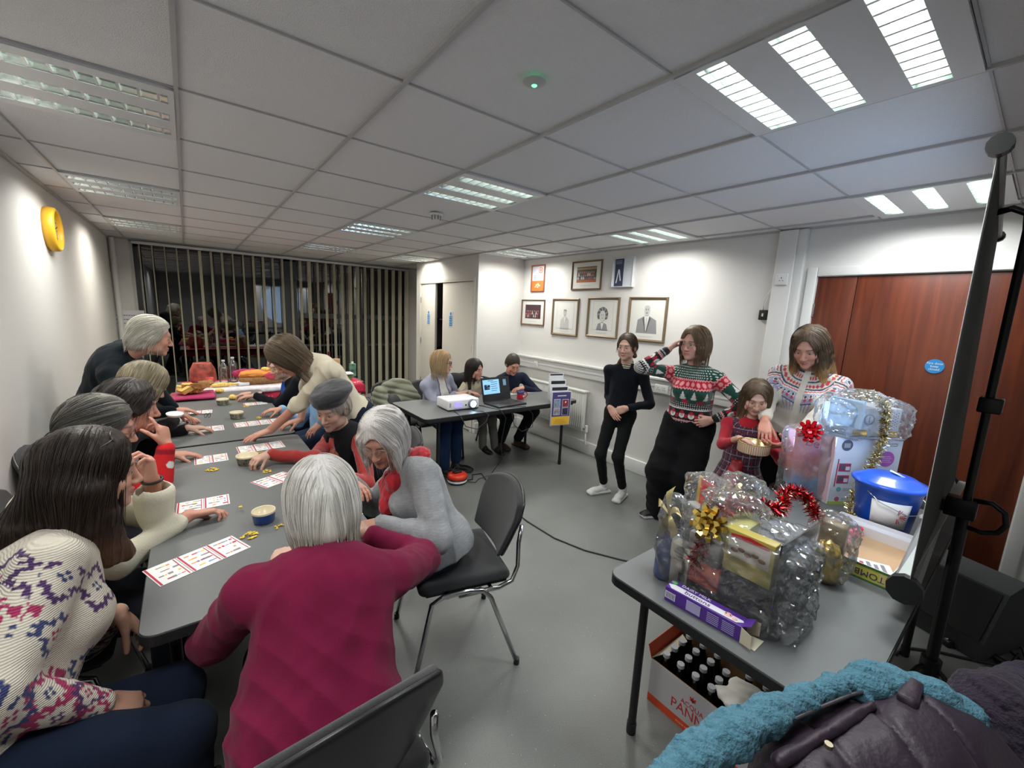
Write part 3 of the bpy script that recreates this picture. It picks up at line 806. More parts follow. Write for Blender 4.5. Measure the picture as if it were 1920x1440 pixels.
# red doors
def wood():
    m, N, L, b = _new('red_veneer')
    tc = N.new('ShaderNodeTexCoord'); mp = N.new('ShaderNodeMapping'); mp.inputs['Scale'].default_value = (1, 9, .5)
    n = N.new('ShaderNodeTexNoise'); n.inputs['Scale'].default_value = 2.2; n.inputs['Detail'].default_value = 8; n.inputs['Distortion'].default_value = .6
    r = N.new('ShaderNodeValToRGB'); r.color_ramp.elements[0].position = .32; r.color_ramp.elements[1].position = .72
    r.color_ramp.elements[0].color = (.075, .014, .006, 1); r.color_ramp.elements[1].color = (.17, .036, .010, 1)
    L.new(tc.outputs['Object'], mp.inputs[0]); L.new(mp.outputs[0], n.inputs['Vector']); L.new(n.outputs[0], r.inputs[0]); L.new(r.outputs[0], b.inputs['Base Color'])
    b.inputs['Roughness'].default_value = .38
    return m
wd = wood()
for nm, y0, y1 in (('door_4', .908, DY1 - .004), ('door_1', DY0 + .004, .904)):
    M = MB(); M.box((XR + .005, y0, .008), (XR + .045, y1, DZ - .006), wd, bev=.002); struct(M.obj(nm))
d1 = bpy.data.objects['door_4']
for z in (.25, 1.0, 1.78):
    H_ = MB(); H_.box((XR - .004, DY1 - .012, z - .05), (XR + .006, DY1 + .006, z + .05), hinge, bev=.002); H_.obj('hinge', parent=d1)
M = MB()
for lo, hi in (((XR - .02, DY1, 0), (XR + .002, DY1 + .065, DZ + .065)), ((XR - .02, DY0 - .065, 0), (XR + .002, DY0, DZ + .065)), ((XR - .019, DY0, DZ), (XR + .001, DY1, DZ + .065))): M.box(lo, hi, white, bev=.006)
M.box((XR, DY0 - .01, 0), (XR + .1, DY0 + .003, DZ), white); M.box((XR, DY1 - .003, 0), (XR + .1, DY1 + .01, DZ), white); M.box((XR, DY0, DZ - .003), (XR + .1, DY1, DZ + .01), white)
struct(M.obj('trim_8'), 'white door architrave')
M = MB(); M.box((XR + .06, DY0, 0), (XR + .1, DY1, DZ), dark); struct(M.obj('trim_9'), 'dark behind the red door')
# window
fr = mat('window_frame_paint', (.045, .05, .055), .4)
frl = mat('window_surround', (.50, .51, .50), .5)
glass = film('window_glass', (.25, .27, .28), .90, .0)
M = MB(); gyw = YB + .06
for x0, x1 in ((WX0, WX0 + .05), (1.22, 1.44), (WX1 - .05, WX1), (.32, .36), (2.5, 2.54)): M.box((x0, gyw - .02, .06), (x1, gyw + .03, WZ), fr)
for z0, z1 in ((.06, .12), (WZ - .06, WZ)): M.box((WX0, gyw - .02, z0), (WX1, gyw + .03, z1), fr)
M.box((1.44, gyw - .02, 1.42), (WX1, gyw + .03, 1.50), fr); M.box((1.44, gyw - .02, .95), (WX1, gyw + .03, .98), fr)
w1 = struct(M.obj('window_1'), 'wide dark framed window wall at night')
M = MB(); M.box((WX0 + .02, gyw - .004, .1), (WX1 - .02, gyw + .004, WZ - .03), glass); M.obj('pane', parent=w1)
M = MB()
M.box((WX0 - .03, YB - .012, .0), (WX0 + .004, YB + .1, WZ + .02), frl); M.box((WX1 - .004, YB - .012, .0), (WX1 + .03, YB + .1, WZ + .02), frl); M.box((WX0 - .03, YB - .012, WZ - .004), (WX1 + .03, YB + .1, WZ + .012), frl); M.box((WX0, YB - .012, 0), (WX1, YB + .1, .06), frl)
struct(M.obj('trim_10'), 'window surround')
M = MB(); M.box((WX0 - 1, YB + 2.2, -.1), (WX1 + 1, YB + 2.25, 2.6), dark); M.box((WX0 - 1, YB + .1, -.12), (WX1 + 1, YB + 2.25, -.1), dark)  # near-black sheets added behind the glass to stand in for the night
struct(M.obj('night_backdrop'), 'dark backdrop standing in for night beyond the window')
# vertical blind
blind = mat('blind_fabric', (.72, .69, .55), .85, var=.06, vscale=3, bump=.2, bscale=200)
bt = thing('vertical_blind', 'cream vertical blind with open slats across the dark window', 'blind', (1.4, YB - .07, 0))
M = MB(); M.box((WX0 - 1.4, -.02, WZ - .035), (WX1 - 1.4, .03, WZ - .002), mat('blind_rail', (.6, .6, .58), .4), bev=.004); M.obj('head_rail', parent=bt)
rs = random.Random(5)
lx = [275, 340, 390, 458, 522, 590, 650, 718, 778, 838, 898, 952, 1010, 1055, 1112, 1162, 1212, 1262, 1310, 1357, 1400, 1442, 1488, 1530, 1575, 1615, 1655, 1693, 1735, 1775]
for i in range(30):
    x = WX0 + .07 + (WX1 - WX0 - .12) * i / 29 - 1.4
    an = math.radians([3, 4, 3, 5, 8, 14, 10, 9, 4, 3, 7, 8, 4, 6, 5, 7, 12, 2, 4, 5, 5, 7, 5, 1, 6, 7, 5, 5, 7, 12][i])
    M = MB(); n = 7; vs = []
    for s_ in (0, .0007):
        for z in (.055, 1.2, WZ - .04):
            for k in range(n):
                t = k / (n - 1) - .5; bow = .010 * (1 - 4 * t * t); tw = an + (.05 * math.sin(i * 2.3) if z < .1 else 0)
                vs.append((x + math.sin(tw) * t * .127 + math.cos(tw) * (bow + s_), -math.cos(tw) * t * .127 + math.sin(tw) * bow, z))
    q = []
    for r_ in range(2):
        for k in range(n - 1):
            a = r_ * n + k; q += [(a, a + 1, a + n + 1, a + n), tuple(j + 3 * n for j in (a, a + n, a + n + 1, a + 1))]
    M.add(vs, q, blind, True)
    M.obj('slat', parent=bt)
# ceiling fixtures ------------------------------------------------
refl = mat('louvre_mirror', (.82, .88, .85), .14, 1.)
fwh = mat('fixture_white', (.62, .63, .64), .4)
tubem = mat('fluorescent_tube', (.9, .95, .9), .4, emit=(.85, 1.0, .92), estr=9)
blade = mat('louvre_blade', (.80, .83, .82), .25, .45)
FX, FY = .5935, .602
def fixture_master():
    t = thing('ceiling_light', 'x', 'ceiling light', (0, 0, ZC))
    M = MB(); sl = (-.195, 0, .195); hw = .042; w = FX / 2 - .0068; d = FY / 2 - .0036
    ys = [-d] + sum([[s - hw, s + hw] for s in sl], []) + [d]
    for a, b in zip(ys[::2], ys[1::2]): M.box((-w, a, -.003), (w, b, .011), fwh)
    for sx in (-1, 1): M.box((sx * w, -d, -.003) if sx < 0 else (w - .018, -d, -.003), (-w + .018, d, .011) if sx < 0 else (w, d, .011), fwh)
    M.obj('panel', parent=t)
    M = MB(); M.box((-w, -d, .058), (w, d, .075), fwh); M.obj('housing', parent=t)  # unseen top of the fixture, added to close light leaks
    for s in sl:
        L_ = MB()
        for sg in (-1, 1):   # parabolic side reflectors
            pr = [(hw, -.002), (hw - .004, .018), (hw - .014, .036), (.012, .052), (0, .055)]
            for (a, z0), (b, z1) in zip(pr[:-1], pr[1:]):
                L_.add([(-w + .018, s + sg * a, z0), (w - .018, s + sg * a, z0), (w - .018, s + sg * b, z1), (-w + .018, s + sg * b, z1)], [(0, 1, 2, 3)], refl)
        for sx in (-1, 1): L_.box((sx * (w - .018) - .001, s - hw, -.002), (sx * (w - .018) + .001, s + hw, .055), refl)
        for k in range(10):
            x = -w + .018 + (2 * w - .036) * (k + .5) / 10
            L_.add([(x - .004, s - hw, -.001), (x + .004, s - hw, -.001), (x + .004, s + hw, -.001), (x - .004, s + hw, -.001),
                    (x - .001, s - hw, .024), (x + .001, s - hw, .024), (x + .001, s + hw, .024), (x - .001, s + hw, .024)],
                   [(0, 1, 2, 3), (4, 7, 6, 5), (0, 4, 5, 1), (1, 5, 6, 2), (2, 6, 7, 3), (3, 7, 4, 0)], blade)
        L_.obj('louvre', parent=t)
        T_ = MB(); T_.cyl((-w + .03, s, .037), (w - .03, s, .034), .011, m=tubem, n=10); T_.obj('tube', parent=t)
    return t
spots = [(0, 0, 'nearest on the left'), (3, 0, 'nearest and brightest, above the prize table'), (6, 0, 'above the red doors'), (0, 3, 'above the left table, left edge'), (3, 3, 'large middle one'), (6, 3, 'beside the wall of pictures'),
         (0, 6, 'above the clock wall'), (3, 6, 'second along the middle row'), (6, 6, 'by the corner of the cupboard block'), (0, 9, 'far left, by the window'), (3, 9, 'middle row, by the blind'), (5, 9, 'far right, by the cupboard doors')]
fm = None
ENERGY = 13
for ix, iy, w_ in spots:
    x = .0217 + FX * (ix - 1 + .5) if ix < 5 or ix == 6 else 2.40 + FX / 2
    x = {0: .0217 - FX / 2, 3: .0217 + FX * 2.5, 6: .0217 + FX * 5.5, 5: .0217 + FX * 4.5}[ix]
    y = .228 + .602 * iy + FY / 2
    if fm is None: o = fm = fixture_master(); o.location = (x, y, ZC)
    else: o = dup(fm, (x, y, ZC))
    o['label'] = 'square louvred ceiling light with three slots, ' + w_; o['group'] = 'recessed louvred ceiling lights'
    if (ix, iy) == (6, 6) or True:
        l = bpy.data.lights.new('fixture_lamp', 'AREA'); l.shape = 'RECTANGLE'; l.size = .52; l.size_y = .50; l.energy = ENERGY; l.color = (1, .98, .93) if iy > 0 else (.97, 1, 1); l.spread = math.radians(158)
        if (ix, iy) in ((0, 9), (3, 9), (5, 9)): l.color = (1., .95, .84)
        lo = bpy.data.objects.new('fixture_lamp', l); COL.objects.link(lo); lo.location = (x, y, ZC - .006)
# detectors
t = thing('smoke_detector', 'white round smoke detector on the ceiling beside the large middle light', 'smoke detector', (1.56, 3.03, ZC))
M = MB(); M.lathe([(0, 0), (.05, 0), (.052, -.012), (.04, -.016)], m=white); M.obj('base', parent=t)
M = MB(); M.lathe([(.030, -.014), (.032, -.035), (.026, -.048), (0, -.050)], m=white, n=24)
for k in range(8): a = k * PI / 4; M.box((-.004, .026, -.044), (.004, .036, -.016), mat('vent_grey', (.25, .25, .25), .6), M=Matrix.Rotation(a, 4, 'Z'))
M.obj('sensor_head', parent=t)
t = thing('indicator_light', 'small round white ceiling disc with a green light', 'indicator', (.917, 1.127, ZC))
M = MB(); M.lathe([(0, -.010), (.018, -.010), (.030, -.006), (.038, 0)], m=mat('disc_grey', (.45, .46, .45), .4)); M.obj('disc', parent=t)
M = MB(); M.sph((0, 0, -.009), (.009, .009, .005), mat('green_led', (.1, .9, .3), .4, emit=(.1, 1, .35), estr=3)); M.obj('lamp', parent=t)
t = thing('motion_sensor', 'small white motion sensor high in the far right corner', 'sensor', (3.60, YB - .03, 2.22)); M = MB(); M.box((-.035, -.03, -.05), (.035, .03, .05), white, bev=.012); M.sph((0, -.028, -.015), (.025, .015, .025), mat('lens_milky', (.6, .6, .6), .3)); M.obj('housing', parent=t)
# clock
t = thing('wall_clock', 'round yellow wall clock on the left wall', 'clock', (XL, 4.49, 2.10))
RM = Matrix.Rotation(PI / 2, 4, 'Y')
M = MB(); M.lathe([(.125, .0), (.150, .0), (.155, .02), (.150, .05), (.135, .062), (.128, .05), (.126, .02)], m=mat('yellow_plastic', (.75, .42, .03), .35), n=40, M=RM); M.obj('rim', parent=t)
M = MB(); M.lathe([(0, .03), (.13, .03), (.13, .005)], m=mat('clock_face', (.7, .7, .68), .5), n=32, M=RM)
for k in range(12):
    M.box((-.003, .100, .0305), (.003, .118, .032), mat('ink', (.02, .02, .02), .5), M=RM @ Matrix.Rotation(k * PI / 6, 4, 'Z'))
M.obj('face', parent=t)
M = MB(); M.box((-.004, -.01, .034), (.004, .065, .036), MATS['ink'], M=RM @ Matrix.Rotation(1.9, 4, 'Z')); M.obj('hour_hand', parent=t)
M = MB(); M.box((-.003, -.01, .037), (.003, .098, .039), MATS['ink'], M=RM @ Matrix.Rotation(.3, 4, 'Z')); M.obj('minute_hand', parent=t)
# wall notice
ink = MATS['ink']; paper = mat('paper', (.72, .73, .76), .7)
t = thing('notice', 'white paper notice with three lines of print taped beside the window', 'notice', (-.63, YB - .02, 1.33)); M = MB()
M.box((-.16, -.001, -.135), (.17, .001, .135), paper); M.obj('sheet', parent=t)
RW = Matrix.Rotation(PI / 2, 4, 'X')
for z, s_ in ((.065, 'PLEASE RETURN CHAIRS'), (.01, 'TO THE STACK AFTER USE AND'), (-.04, 'LEAVE THE ROOM TIDY THANK YOU')):
    M = MB()
    rr_ = random.Random(int(z * 1000)); x = -.115
    while x < .12:
        w_ = rr_.uniform(.008, .028); M.box((x, -.0022, z - .006), (min(x + w_, .125), -.001, z + .006), mat('pale_print', (.2, .2, .22), .7)); x += w_ + .006
    M.obj('printed_line', parent=t)
# blue door signs
blue = mat('sign_blue', (.03, .26, .60), .4); clear_w = mat('sign_white', (.75, .78, .8), .4)
for y, nm in ((6.05, 'left'), (5.345, 'right')):
    t = thing('door_sign', 'small blue and white fire door sign on the %s cupboard door' % nm, 'sign', (XB - .002, y, 1.52), group='cupboard door signs'); M = MB(); M.box((-.002, -.05, -.10), (.0, .05, .12), clear_w); M.box((-.003, -.04, -.09), (-.001, .04, .055), blue); M.cyl((-.003, 0, .085), (-.001, 0, .085), .024, m=blue, n=20)
    M.obj('plate', parent=t)
    for k, s_ in enumerate(('Fire door', 'keep', 'locked', 'shut')):
        o = text(s_, .030, clear_w, T(-.0032, 0, .035 - .033 * k, rz=-PI / 2) @ RW, parent=t)
t = thing('door_disc_sign', 'round blue fire door keep closed sign on the red door', 'sign', (XR + .004, .431, 1.444)); M = MB(); M.cyl((-.004, 0, 0), (0, 0, 0), .045, m=blue, n=32); M.obj('disc', parent=t)
for k, s_ in enumerate(('Fire door', 'keep', 'closed')): text(s_, .020, clear_w, T(-.0045, 0, .018 - .019 * k, rz=-PI / 2) @ RW, parent=t)
# sockets
def socket(name, label, x, y, z, double=False, group='wall sockets', switch=True):
    t = thing(name, label, 'socket', (x, y, z), group=group); w = .073 if double else .043
    M = MB(); M.box((-.012, -w, -.043), (0, w, .043), white, bev=.004); M.obj('faceplate', parent=t)
    M = MB()
    for c in ((-.035, .035) if double else (0,)):
        for dy, dz, a, b in ((0, .012, .003, .005), (-.011, -.008, .005, .002), (.011, -.008, .005, .002)): M.box((-.0128, c + dy - a, dz - b), (-.0115, c + dy + a, dz + b), ink)
        M.box((-.016, c + .018, .018), (-.012, c + .028, .034), white)
    M.obj('switch', parent=t)
socket('power_socket', 'white socket in the trunking just behind the man in navy', XR - .055, 4.22, .985)
socket('power_socket', 'white double socket in the trunking between the two standing girls', XR - .055, 2.30, .975, True)
socket('power_socket', 'white socket high on the vertical trunking beside the red doors', XR - .06, 1.365, 2.01, False)
t = thing('cable_box', 'small black box with a white cable on the wall right of the pictures', 'junction box', (XR, 1.48, 1.735)); M = MB(); M.box((-.03, -.03, -.04), (0, .03, .04), mat('black_plastic', (.015, .015, .015), .4), bev=.004); M.box((-.032, -.006, -.012), (-.029, .006, .012), white); M.obj('housing', parent=t)
M = MB(); M.tube([(-.01, .005, .04), (-.015, .01, .10), (-.012, -.005, .16), (-.01, -.03, .20), (-.008, -.05, .215)], .0035, white); M.obj('cable', parent=t)
# radiator
rad = mat('radiator_enamel', (.66, .66, .62), .35)
t = thing('radiator', 'white panel radiator under the pictures behind the display table', 'radiator', (XR - .10, 3.62, .54))
M = MB(); M.box((-.02, -.36, -.24), (.03, .80, .24), rad, bev=.006)
for k in range(34):
    y = -.34 + k * 1.12 / 33; M.box((-.026, y - .009, -.20), (-.018, y + .009, .20), rad, bev=.004)
M.obj('panel', parent=t)
M = MB(); M.box((-.03, -.37, .225), (.06, .81, .245), rad, bev=.003); M.obj('top_grille', parent=t)
M = MB(); M.cyl((0, -.37, -.21), (0, -.42, -.21), .012, m=hinge); M.cyl((0, -.415, -.24), (0, -.415, -.16), .017, m=white); M.tube([(0, -.41, -.24), (0, -.41, -.39), (.06, -.41, -.40)], .008, white); M.obj('valve', parent=t)
# pictures ---------------------------------------------------------
fg = mat('frame_bronze', (.20, .145, .085), .4, .3, bump=.15); fred = mat('frame_red_wood', (.30, .10, .04), .4); fdk = mat('frame_brown', (.16, .09, .05), .4); fwh2 = mat('frame_white', (.7, .7, .72), .4)
mount = mat('picture_mount', (.68, .68, .64), .7); pencil = mat('pencil_grey', (.26, .26, .27), .8); pencil_d = mat('pencil_dark', (.10, .10, .10), .8); pencil_l = mat('pencil_light', (.5, .5, .49), .8); pg = film('picture_glass', (1, 1, 1), .96, .02)
def picture(label, y0, y1, z0, z1, fm_, fw, draw, depth=.022):
    """y0 > y1 : y0 is the left edge seen from the room"""
    w, h = y0 - y1, z1 - z0
    t = thing('framed_picture', label, 'picture', (XR, (y0 + y1) / 2, (z0 + z1) / 2), group='pictures on the right wall')
    B_ = T(0, 0, 0, rz=-PI / 2) @ RW       # picture plane: local x = to the right seen from the room, y up, z out of the wall
    M = MB()
    o_, i_ = [(-w / 2, -h / 2), (w / 2, -h / 2), (w / 2, h / 2), (-w / 2, h / 2)], [(-w / 2 + fw, -h / 2 + fw), (w / 2 - fw, -h / 2 + fw), (w / 2 - fw, h / 2 - fw), (-w / 2 + fw, h / 2 - fw)]
    mid = [(a + (c - a) * .4, b + (d - b) * .4) for (a, b), (c, d) in zip(o_, i_)]
    vs = [(x, y, 0) for x, y in o_] + [(x, y, depth * .8) for x, y in o_] + [(x, y, depth) for x, y in mid] + [(x, y, depth * .55) for x, y in i_] + [(x, y, 0.002) for x, y in i_]
    M.add(vs, [(k * 4 + i, k * 4 + (i + 1) % 4, k * 4 + 4 + (i + 1) % 4, k * 4 + 4 + i) for k in range(4) for i in range(4)], fm_, M=B_); M.obj('frame', parent=t)
    M = MB(); M.box((-w / 2 + fw * .5, -h / 2 + fw * .5, .002), (w / 2 - fw * .5, h / 2 - fw * .5, .006), mount, M=B_); M.obj('mount', parent=t)
    M = MB(); draw(M, w - 2 * fw, h - 2 * fw, B_); M.obj('print', parent=t)
    return t
def el(cx, cy, rx, ry, n=24, a0=0, a1=2 * PI): return [(cx + rx * math.cos(a0 + (a1 - a0) * i / n), cy + ry * math.sin(a0 + (a1 - a0) * i / n)) for i in range(n)]
def portrait(kind):
    def draw(M, w, h, B_):
        if kind != 'big': 
            pw, ph = w * .36, h * .40
            for s_ in (-1, 1): M.box((s_ * pw - .002, -ph + .02, .0062), (s_ * pw + .002, ph + .02, .0068), pencil_l, M=B_); M.box((-pw, s_ * ph + .018, .0062), (pw, s_ * ph + .022, .0068), pencil_l, M=B_)
        k = h * .70; 
        if kind == 'light':   # faint man in a suit
            M.prism([(-.28 * k, -.55 * k), (-.25 * k, -.12 * k), (-.08 * k, .02 * k), (.08 * k, .02 * k), (.24 * k, -.10 * k), (.28 * k, -.55 * k)], .0062, .0068, pencil_l, B_)
            M.prism([(-.05 * k, .0), (.05 * k, .0), (.0, -.3 * k)], .0070, .0074, mount, B_)
            M.prism(el(0, .17 * k, .10 * k, .15 * k), .0070, .0075, mat('sketch_skin', (.55, .55, .54), .8), B_)
            M.prism(el(0, .25 * k, .105 * k, .09 * k, 16, 0, PI), .0076, .008, pencil, B_)
            M.prism([(.10 * k, -.08 * k), (.14 * k, -.08 * k), (.12 * k, -.14 * k)], .0076, .008, pencil, B_)
        elif kind == 'woman':
            M.prism([(-.30 * k, -.52 * k), (-.22 * k, -.26 * k), (0, -.18 * k), (.22 * k, -.26 * k), (.30 * k, -.52 * k)], .0062, .0068, pencil, B_)
            M.prism([(-.08 * k, -.22 * k), (.08 * k, -.22 * k), (0, -.5 * k)], .0070, .0074, mount, B_)
            r2 = random.Random(3)
            for i in range(13):
                a = -.5 + i * (PI + 1.0) / 12; M.prism(el(math.cos(a) * .20 * k, .12 * k + math.sin(a) * .22 * k, .085 * k, .085 * k, 14), .0070 + .0001 * i, .0076 + .0001 * i, pencil if i % 2 else pencil_d, B_)
            M.prism(el(0, .06 * k, .155 * k, .22 * k), .0085, .009, mat('sketch_skin2', (.58, .58, .57), .8), B_)
        else:
            M.prism([(-.42 * k, -.50 * k), (-.38 * k, -.02 * k), (-.10 * k, .12 * k), (.12 * k, .12 * k), (.40 * k, -.02 * k), (.46 * k, -.50 * k)], .0062, .0068, pencil, B_)
            M.prism([(-.11 * k, .12 * k), (.11 * k, .12 * k), (.02 * k, -.42 * k), (-.02 * k, -.42 * k)], .0070, .0074, mount, B_)
            M.prism([(-.02 * k, .08 * k), (.02 * k, .08 * k), (.03 * k, -.2 * k), (0, -.34 * k), (-.03 * k, -.2 * k)], .0075, .0078, pencil_l, B_)
            M.prism([(-.11 * k, .12 * k), (-.17 * k, .02 * k), (-.03 * k, -.45 * k), (-.01 * k, -.42 * k)], .0079, .0082, pencil_d, B_); M.prism([(.11 * k, .12 * k), (.01 * k, -.42 * k), (.03 * k, -.45 * k), (.17 * k, .02 * k)], .0079, .0082, pencil_d, B_)
            M.prism(el(0, .32 * k, .12 * k, .18 * k), .0075, .008, mat('sketch_skin3', (.52, .52, .51), .8), B_)
            M.prism(el(0, .40 * k, .125 * k, .11 * k, 16, 0, PI), .0082, .0085, pencil_l, B_)
            M.prism(el(0, .19 * k, .09 * k, .06 * k, 16, PI, 2 * PI), .0082, .0085, pencil_l, B_)
        if kind in ('light', 'woman', 'big'):
            yb = {'light': .17, 'woman': .06, 'big': .32}[kind] * k
            for s_ in (-1, 1):
                M.prism(el(s_ * .045 * k, yb + .03 * k, .022 * k, .012 * k, 10), .0092, .0095, pencil_d, B_); M.box((s_ * .045 * k - .028 * k, yb + .058 * k, .0092), (s_ * .045 * k + .028 * k, yb + .070 * k, .0095), pencil, M=B_)
            M.prism(el(.0, yb - .035 * k, .018 * k, .012 * k, 10), .0092, .0095, pencil, B_); M.prism(el(0, yb - .085 * k, .045 * k, .010 * k, 12), .0092, .0095, pencil_d, B_)
        for j, ww in ((0, .22), (1, .16)): M.box((-w * ww, -h * .43 - j * .012, .0062), (w * ww, -h * .43 - j * .012 + .004, .0068), pencil_l, M=B_)
    return draw
def photo(kind):
    def draw(M, w, h, B_):
        r = random.Random(11 if kind == 'wide' else 4); pw, ph = w * .36, h * .30
        bg = mat('photo_dark_' + kind, (.06, .045, .03) if kind == 'wide' else (.05, .02, .03), .5); M.box((-pw, -ph + .01, .0062), (pw, ph + .01, .0068), bg, M=B_)
        skin_ = mat('photo_skin', (.5, .3, .22), .6); 
        if kind == 'wide':
            M.box((-pw, -ph + .01, .0069), (pw, -ph * .55, .0072), mat('photo_orange', (.40, .10, .03), .6), M=B_); M.box((-pw, -ph * .5, .0069), (pw, -ph * .30, .0072), mat('photo_green', (.25, .30, .22), .6), M=B_)
            M.box((-pw, ph * .75, .0069), (pw, ph, .0072), mat('photo_gold', (.35, .22, .08), .6), M=B_)
        n = 9 if kind == 'wide' else 7
        for row in range(2):
            for i in range(n):
                x = -pw * .85 + 1.7 * pw * (i + .5 * row * .6) / n; y = (-.15 if kind == 'wide' else -.35) * ph + row * ph * .45
                c = r.choice([mat('photo_a', (.3, .05, .06), .6), mat('photo_b', (.5, .5, .48), .6), mat('photo_c', (.05, .05, .08), .6)])
                M.prism([(x - pw * .07, y - ph * .35), (x - pw * .05, y), (x + pw * .05, y), (x + pw * .07, y - ph * .35)], .0074 - row * .0004, .0076 - row * .0004, c, B_)
                M.prism(el(x, y + ph * .10, pw * .040, ph * .10, 10), .0074 - row * .0004, .0077 - row * .0004, skin_, B_)
        M.box((-w * .2, -h * .40, .0062), (w * .2, -h * .40 + .006, .0068), pencil_l, M=B_)
    return draw
def poster(kind):
    def draw(M, w, h, B_):
        if kind == 'orange':
            M.box((-w / 2, -h / 2, .006), (w / 2, -h * .10, .0072), mat('poster_orange', (.75, .17, .03), .5), M=B_); M.box((-w / 2, -h * .10, .006), (w / 2, h / 2, .0068), mat('poster_white', (.66, .70, .78), .5), M=B_)
            M.prism(el(w * .22, h * .33, w * .17, w * .17), .0070, .0074, mat('poster_orange', (.75, .17, .03), .5), B_); M.prism(el(w * .22, h * .33, w * .12, w * .12), .0076, .0078, MATS['poster_white'], B_); M.prism(el(w * .22, h * .33, w * .05, w * .09), .0080, .0082, MATS['poster_orange'], B_)
            for k in range(4): M.box((-w * .38, h * (.10 - .045 * k), .0070), (w * (.1 + .05 * (k % 2)), h * (.115 - .045 * k), .0073), mat('poster_blue', (.15, .25, .5), .5), M=B_)
            for dx, dy, r_ in ((-.1, -.28, .05), (.02, -.24, .06), (.14, -.3, .05), (-.2, -.35, .04), (.0, -.36, .05)): M.prism(el(w * dx, h * dy, w * r_ * 1.6, w * r_, 14), .0073, .0075, mat('poster_peach', (.85, .5, .35), .5), B_)
        else:
            M.box((-w / 2, -h / 2, .006), (w / 2, h / 2, .0068), mat('poster_pale', (.60, .64, .70), .5), M=B_); M.box((-w / 2 + .008, -h / 2, .006), (-w * .02, h / 2, .0074), mat('poster_navy', (.035, .05, .10), .5), M=B_)
            M.prism([(-w * .40, -h * .38), (-w * .34, -h * .38), (-w * .26, h * .02), (-w * .18, -h * .30), (-w * .12, -h * .30), (-w * .22, h * .12), (-w * .29, h * .12)], .0076, .0078, mat('poster_white2', (.7, .75, .8), .5), B_)
            for k in range(5): M.box((w * .06, h * (.36 - .07 * k), .0070), (w * (.30 + .06 * (k % 2)), h * (.375 - .07 * k), .0073), pencil_l, M=B_)
            for k in range(3): M.box((-w * .42, h * (.42 - .05 * k), .0076), (-w * .12, h * (.43 - .05 * k), .0078), MATS['poster_white2'], M=B_)
    return draw
picture('orange and white certificate in a red-brown wooden frame, leftmost of the top row', 4.47, 4.20, 1.955, 2.305, fred, .018, poster('orange'))
picture('colour photograph of a group on a stage in a wide mount, brown frame, top row', 3.70, 3.235, 1.965, 2.300, fdk, .018, photo('wide'))
picture('white box frame with a navy strip, rightmost of the top row', 3.07, 2.79, 1.985, 2.300, fwh2, .012, poster('navy'), .035)
picture('small dark group photograph in a brown frame, leftmost of the lower row', 4.645, 4.165, 1.505, 1.850, fdk, .016, photo('small'))
picture('faint pencil portrait of a man in a bronze frame', 4.01, 3.55, 1.405, 1.865, fg, .026, portrait('light'))
picture('pencil portrait of a curly haired woman in a bronze frame', 3.405, 2.945, 1.425, 1.880, fg, .026, portrait('woman'))
picture('large pencil portrait of a suited bearded man, rightmost of the lower row', 2.82, 2.36, 1.425, 1.882, fg, .026, portrait('big'))
# ------------------------------------------------------------------ tables and chairs
ttop = mat('table_laminate', (.125, .132, .132), .42, bump=.08, bscale=500); tedge = mat('table_black_edge', (.012, .012, .013), .45); legm = mat('leg_black', (.01, .01, .011), .35)
TZ = .74
def table(label, x0, x1, y0, y1, group='folding tables', legs=True, lx=.16):
    w, d = x1 - x0, y1 - y0
    t = thing('folding_table', label, 'table', ((x0 + x1) / 2, (y0 + y1) / 2, 0), group=group)
    M = MB(); o = rrect(w - .006, d - .006, .045); o2 = rrect(w, d, .048)
    M.prism(o, TZ - .008, TZ, ttop); M.obj('tabletop', parent=t)
    M = MB(); M.prism(o2, TZ - .035, TZ - .0045, tedge, smooth=False); M.prism(rrect(w - .06, d - .06, .03), TZ - .055, TZ - .035, tedge); M.obj('edge', parent=t)
    if w > d: lp = [(sx * (w / 2 - lx), sy * (d / 2 - .07)) for sx in (-1, 1) for sy in (-1, 1)]
    else: lp = [(sx * (w / 2 - .07), sy * (d / 2 - lx)) for sx in (-1, 1) for sy in (-1, 1)]
    for x, y in lp:
        M = MB(); M.cyl((x, y, .02), (x, y, TZ - .05), .016, m=legm, n=14); M.cyl((x, y, 0), (x, y, .05), .019, m=tedge, n=14); M.sph((x - .0, y - .018, .60), .008, tedge, 8); M.obj('leg', parent=t)
    for k in (0, 2):
        (xa, ya), (xb, yb) = (lp[k], lp[k + 1]) if w > d else ((lp[0], lp[2]), (lp[1], lp[3]))[k // 2]
        M = MB(); M.cyl((xa, ya, .66), (xb, yb, .66), .011, m=legm, n=10); M.obj('cross_bar', parent=t)
    return t
table('nearest grey folding table, where the woman in magenta sits at the end', -.17, .565, 1.375, 3.185)
table('grey folding table beyond the gap, in front of the bread and fruit', -.165, .565, 3.215, 5.045)
table('grey folding table standing crosswise under the party tablecloths, by the blind', -.15, 1.68, 5.09, 5.82)
table('grey folding table carrying the projector and the laptop', 1.52, 3.37, 3.10, 3.855)
table('grey folding table loaded with tombola prizes, at the right', 1.155, 2.99, .135, .86)
fab = mat('chair_fabric', (.016, .016, .018), .95, sheen=.25, bump=.5, bscale=700); plas = mat('chair_plastic', (.012, .012, .013), .38); chrome = mat('chrome', (.62, .62, .63), .14, 1.)
SEATO = None
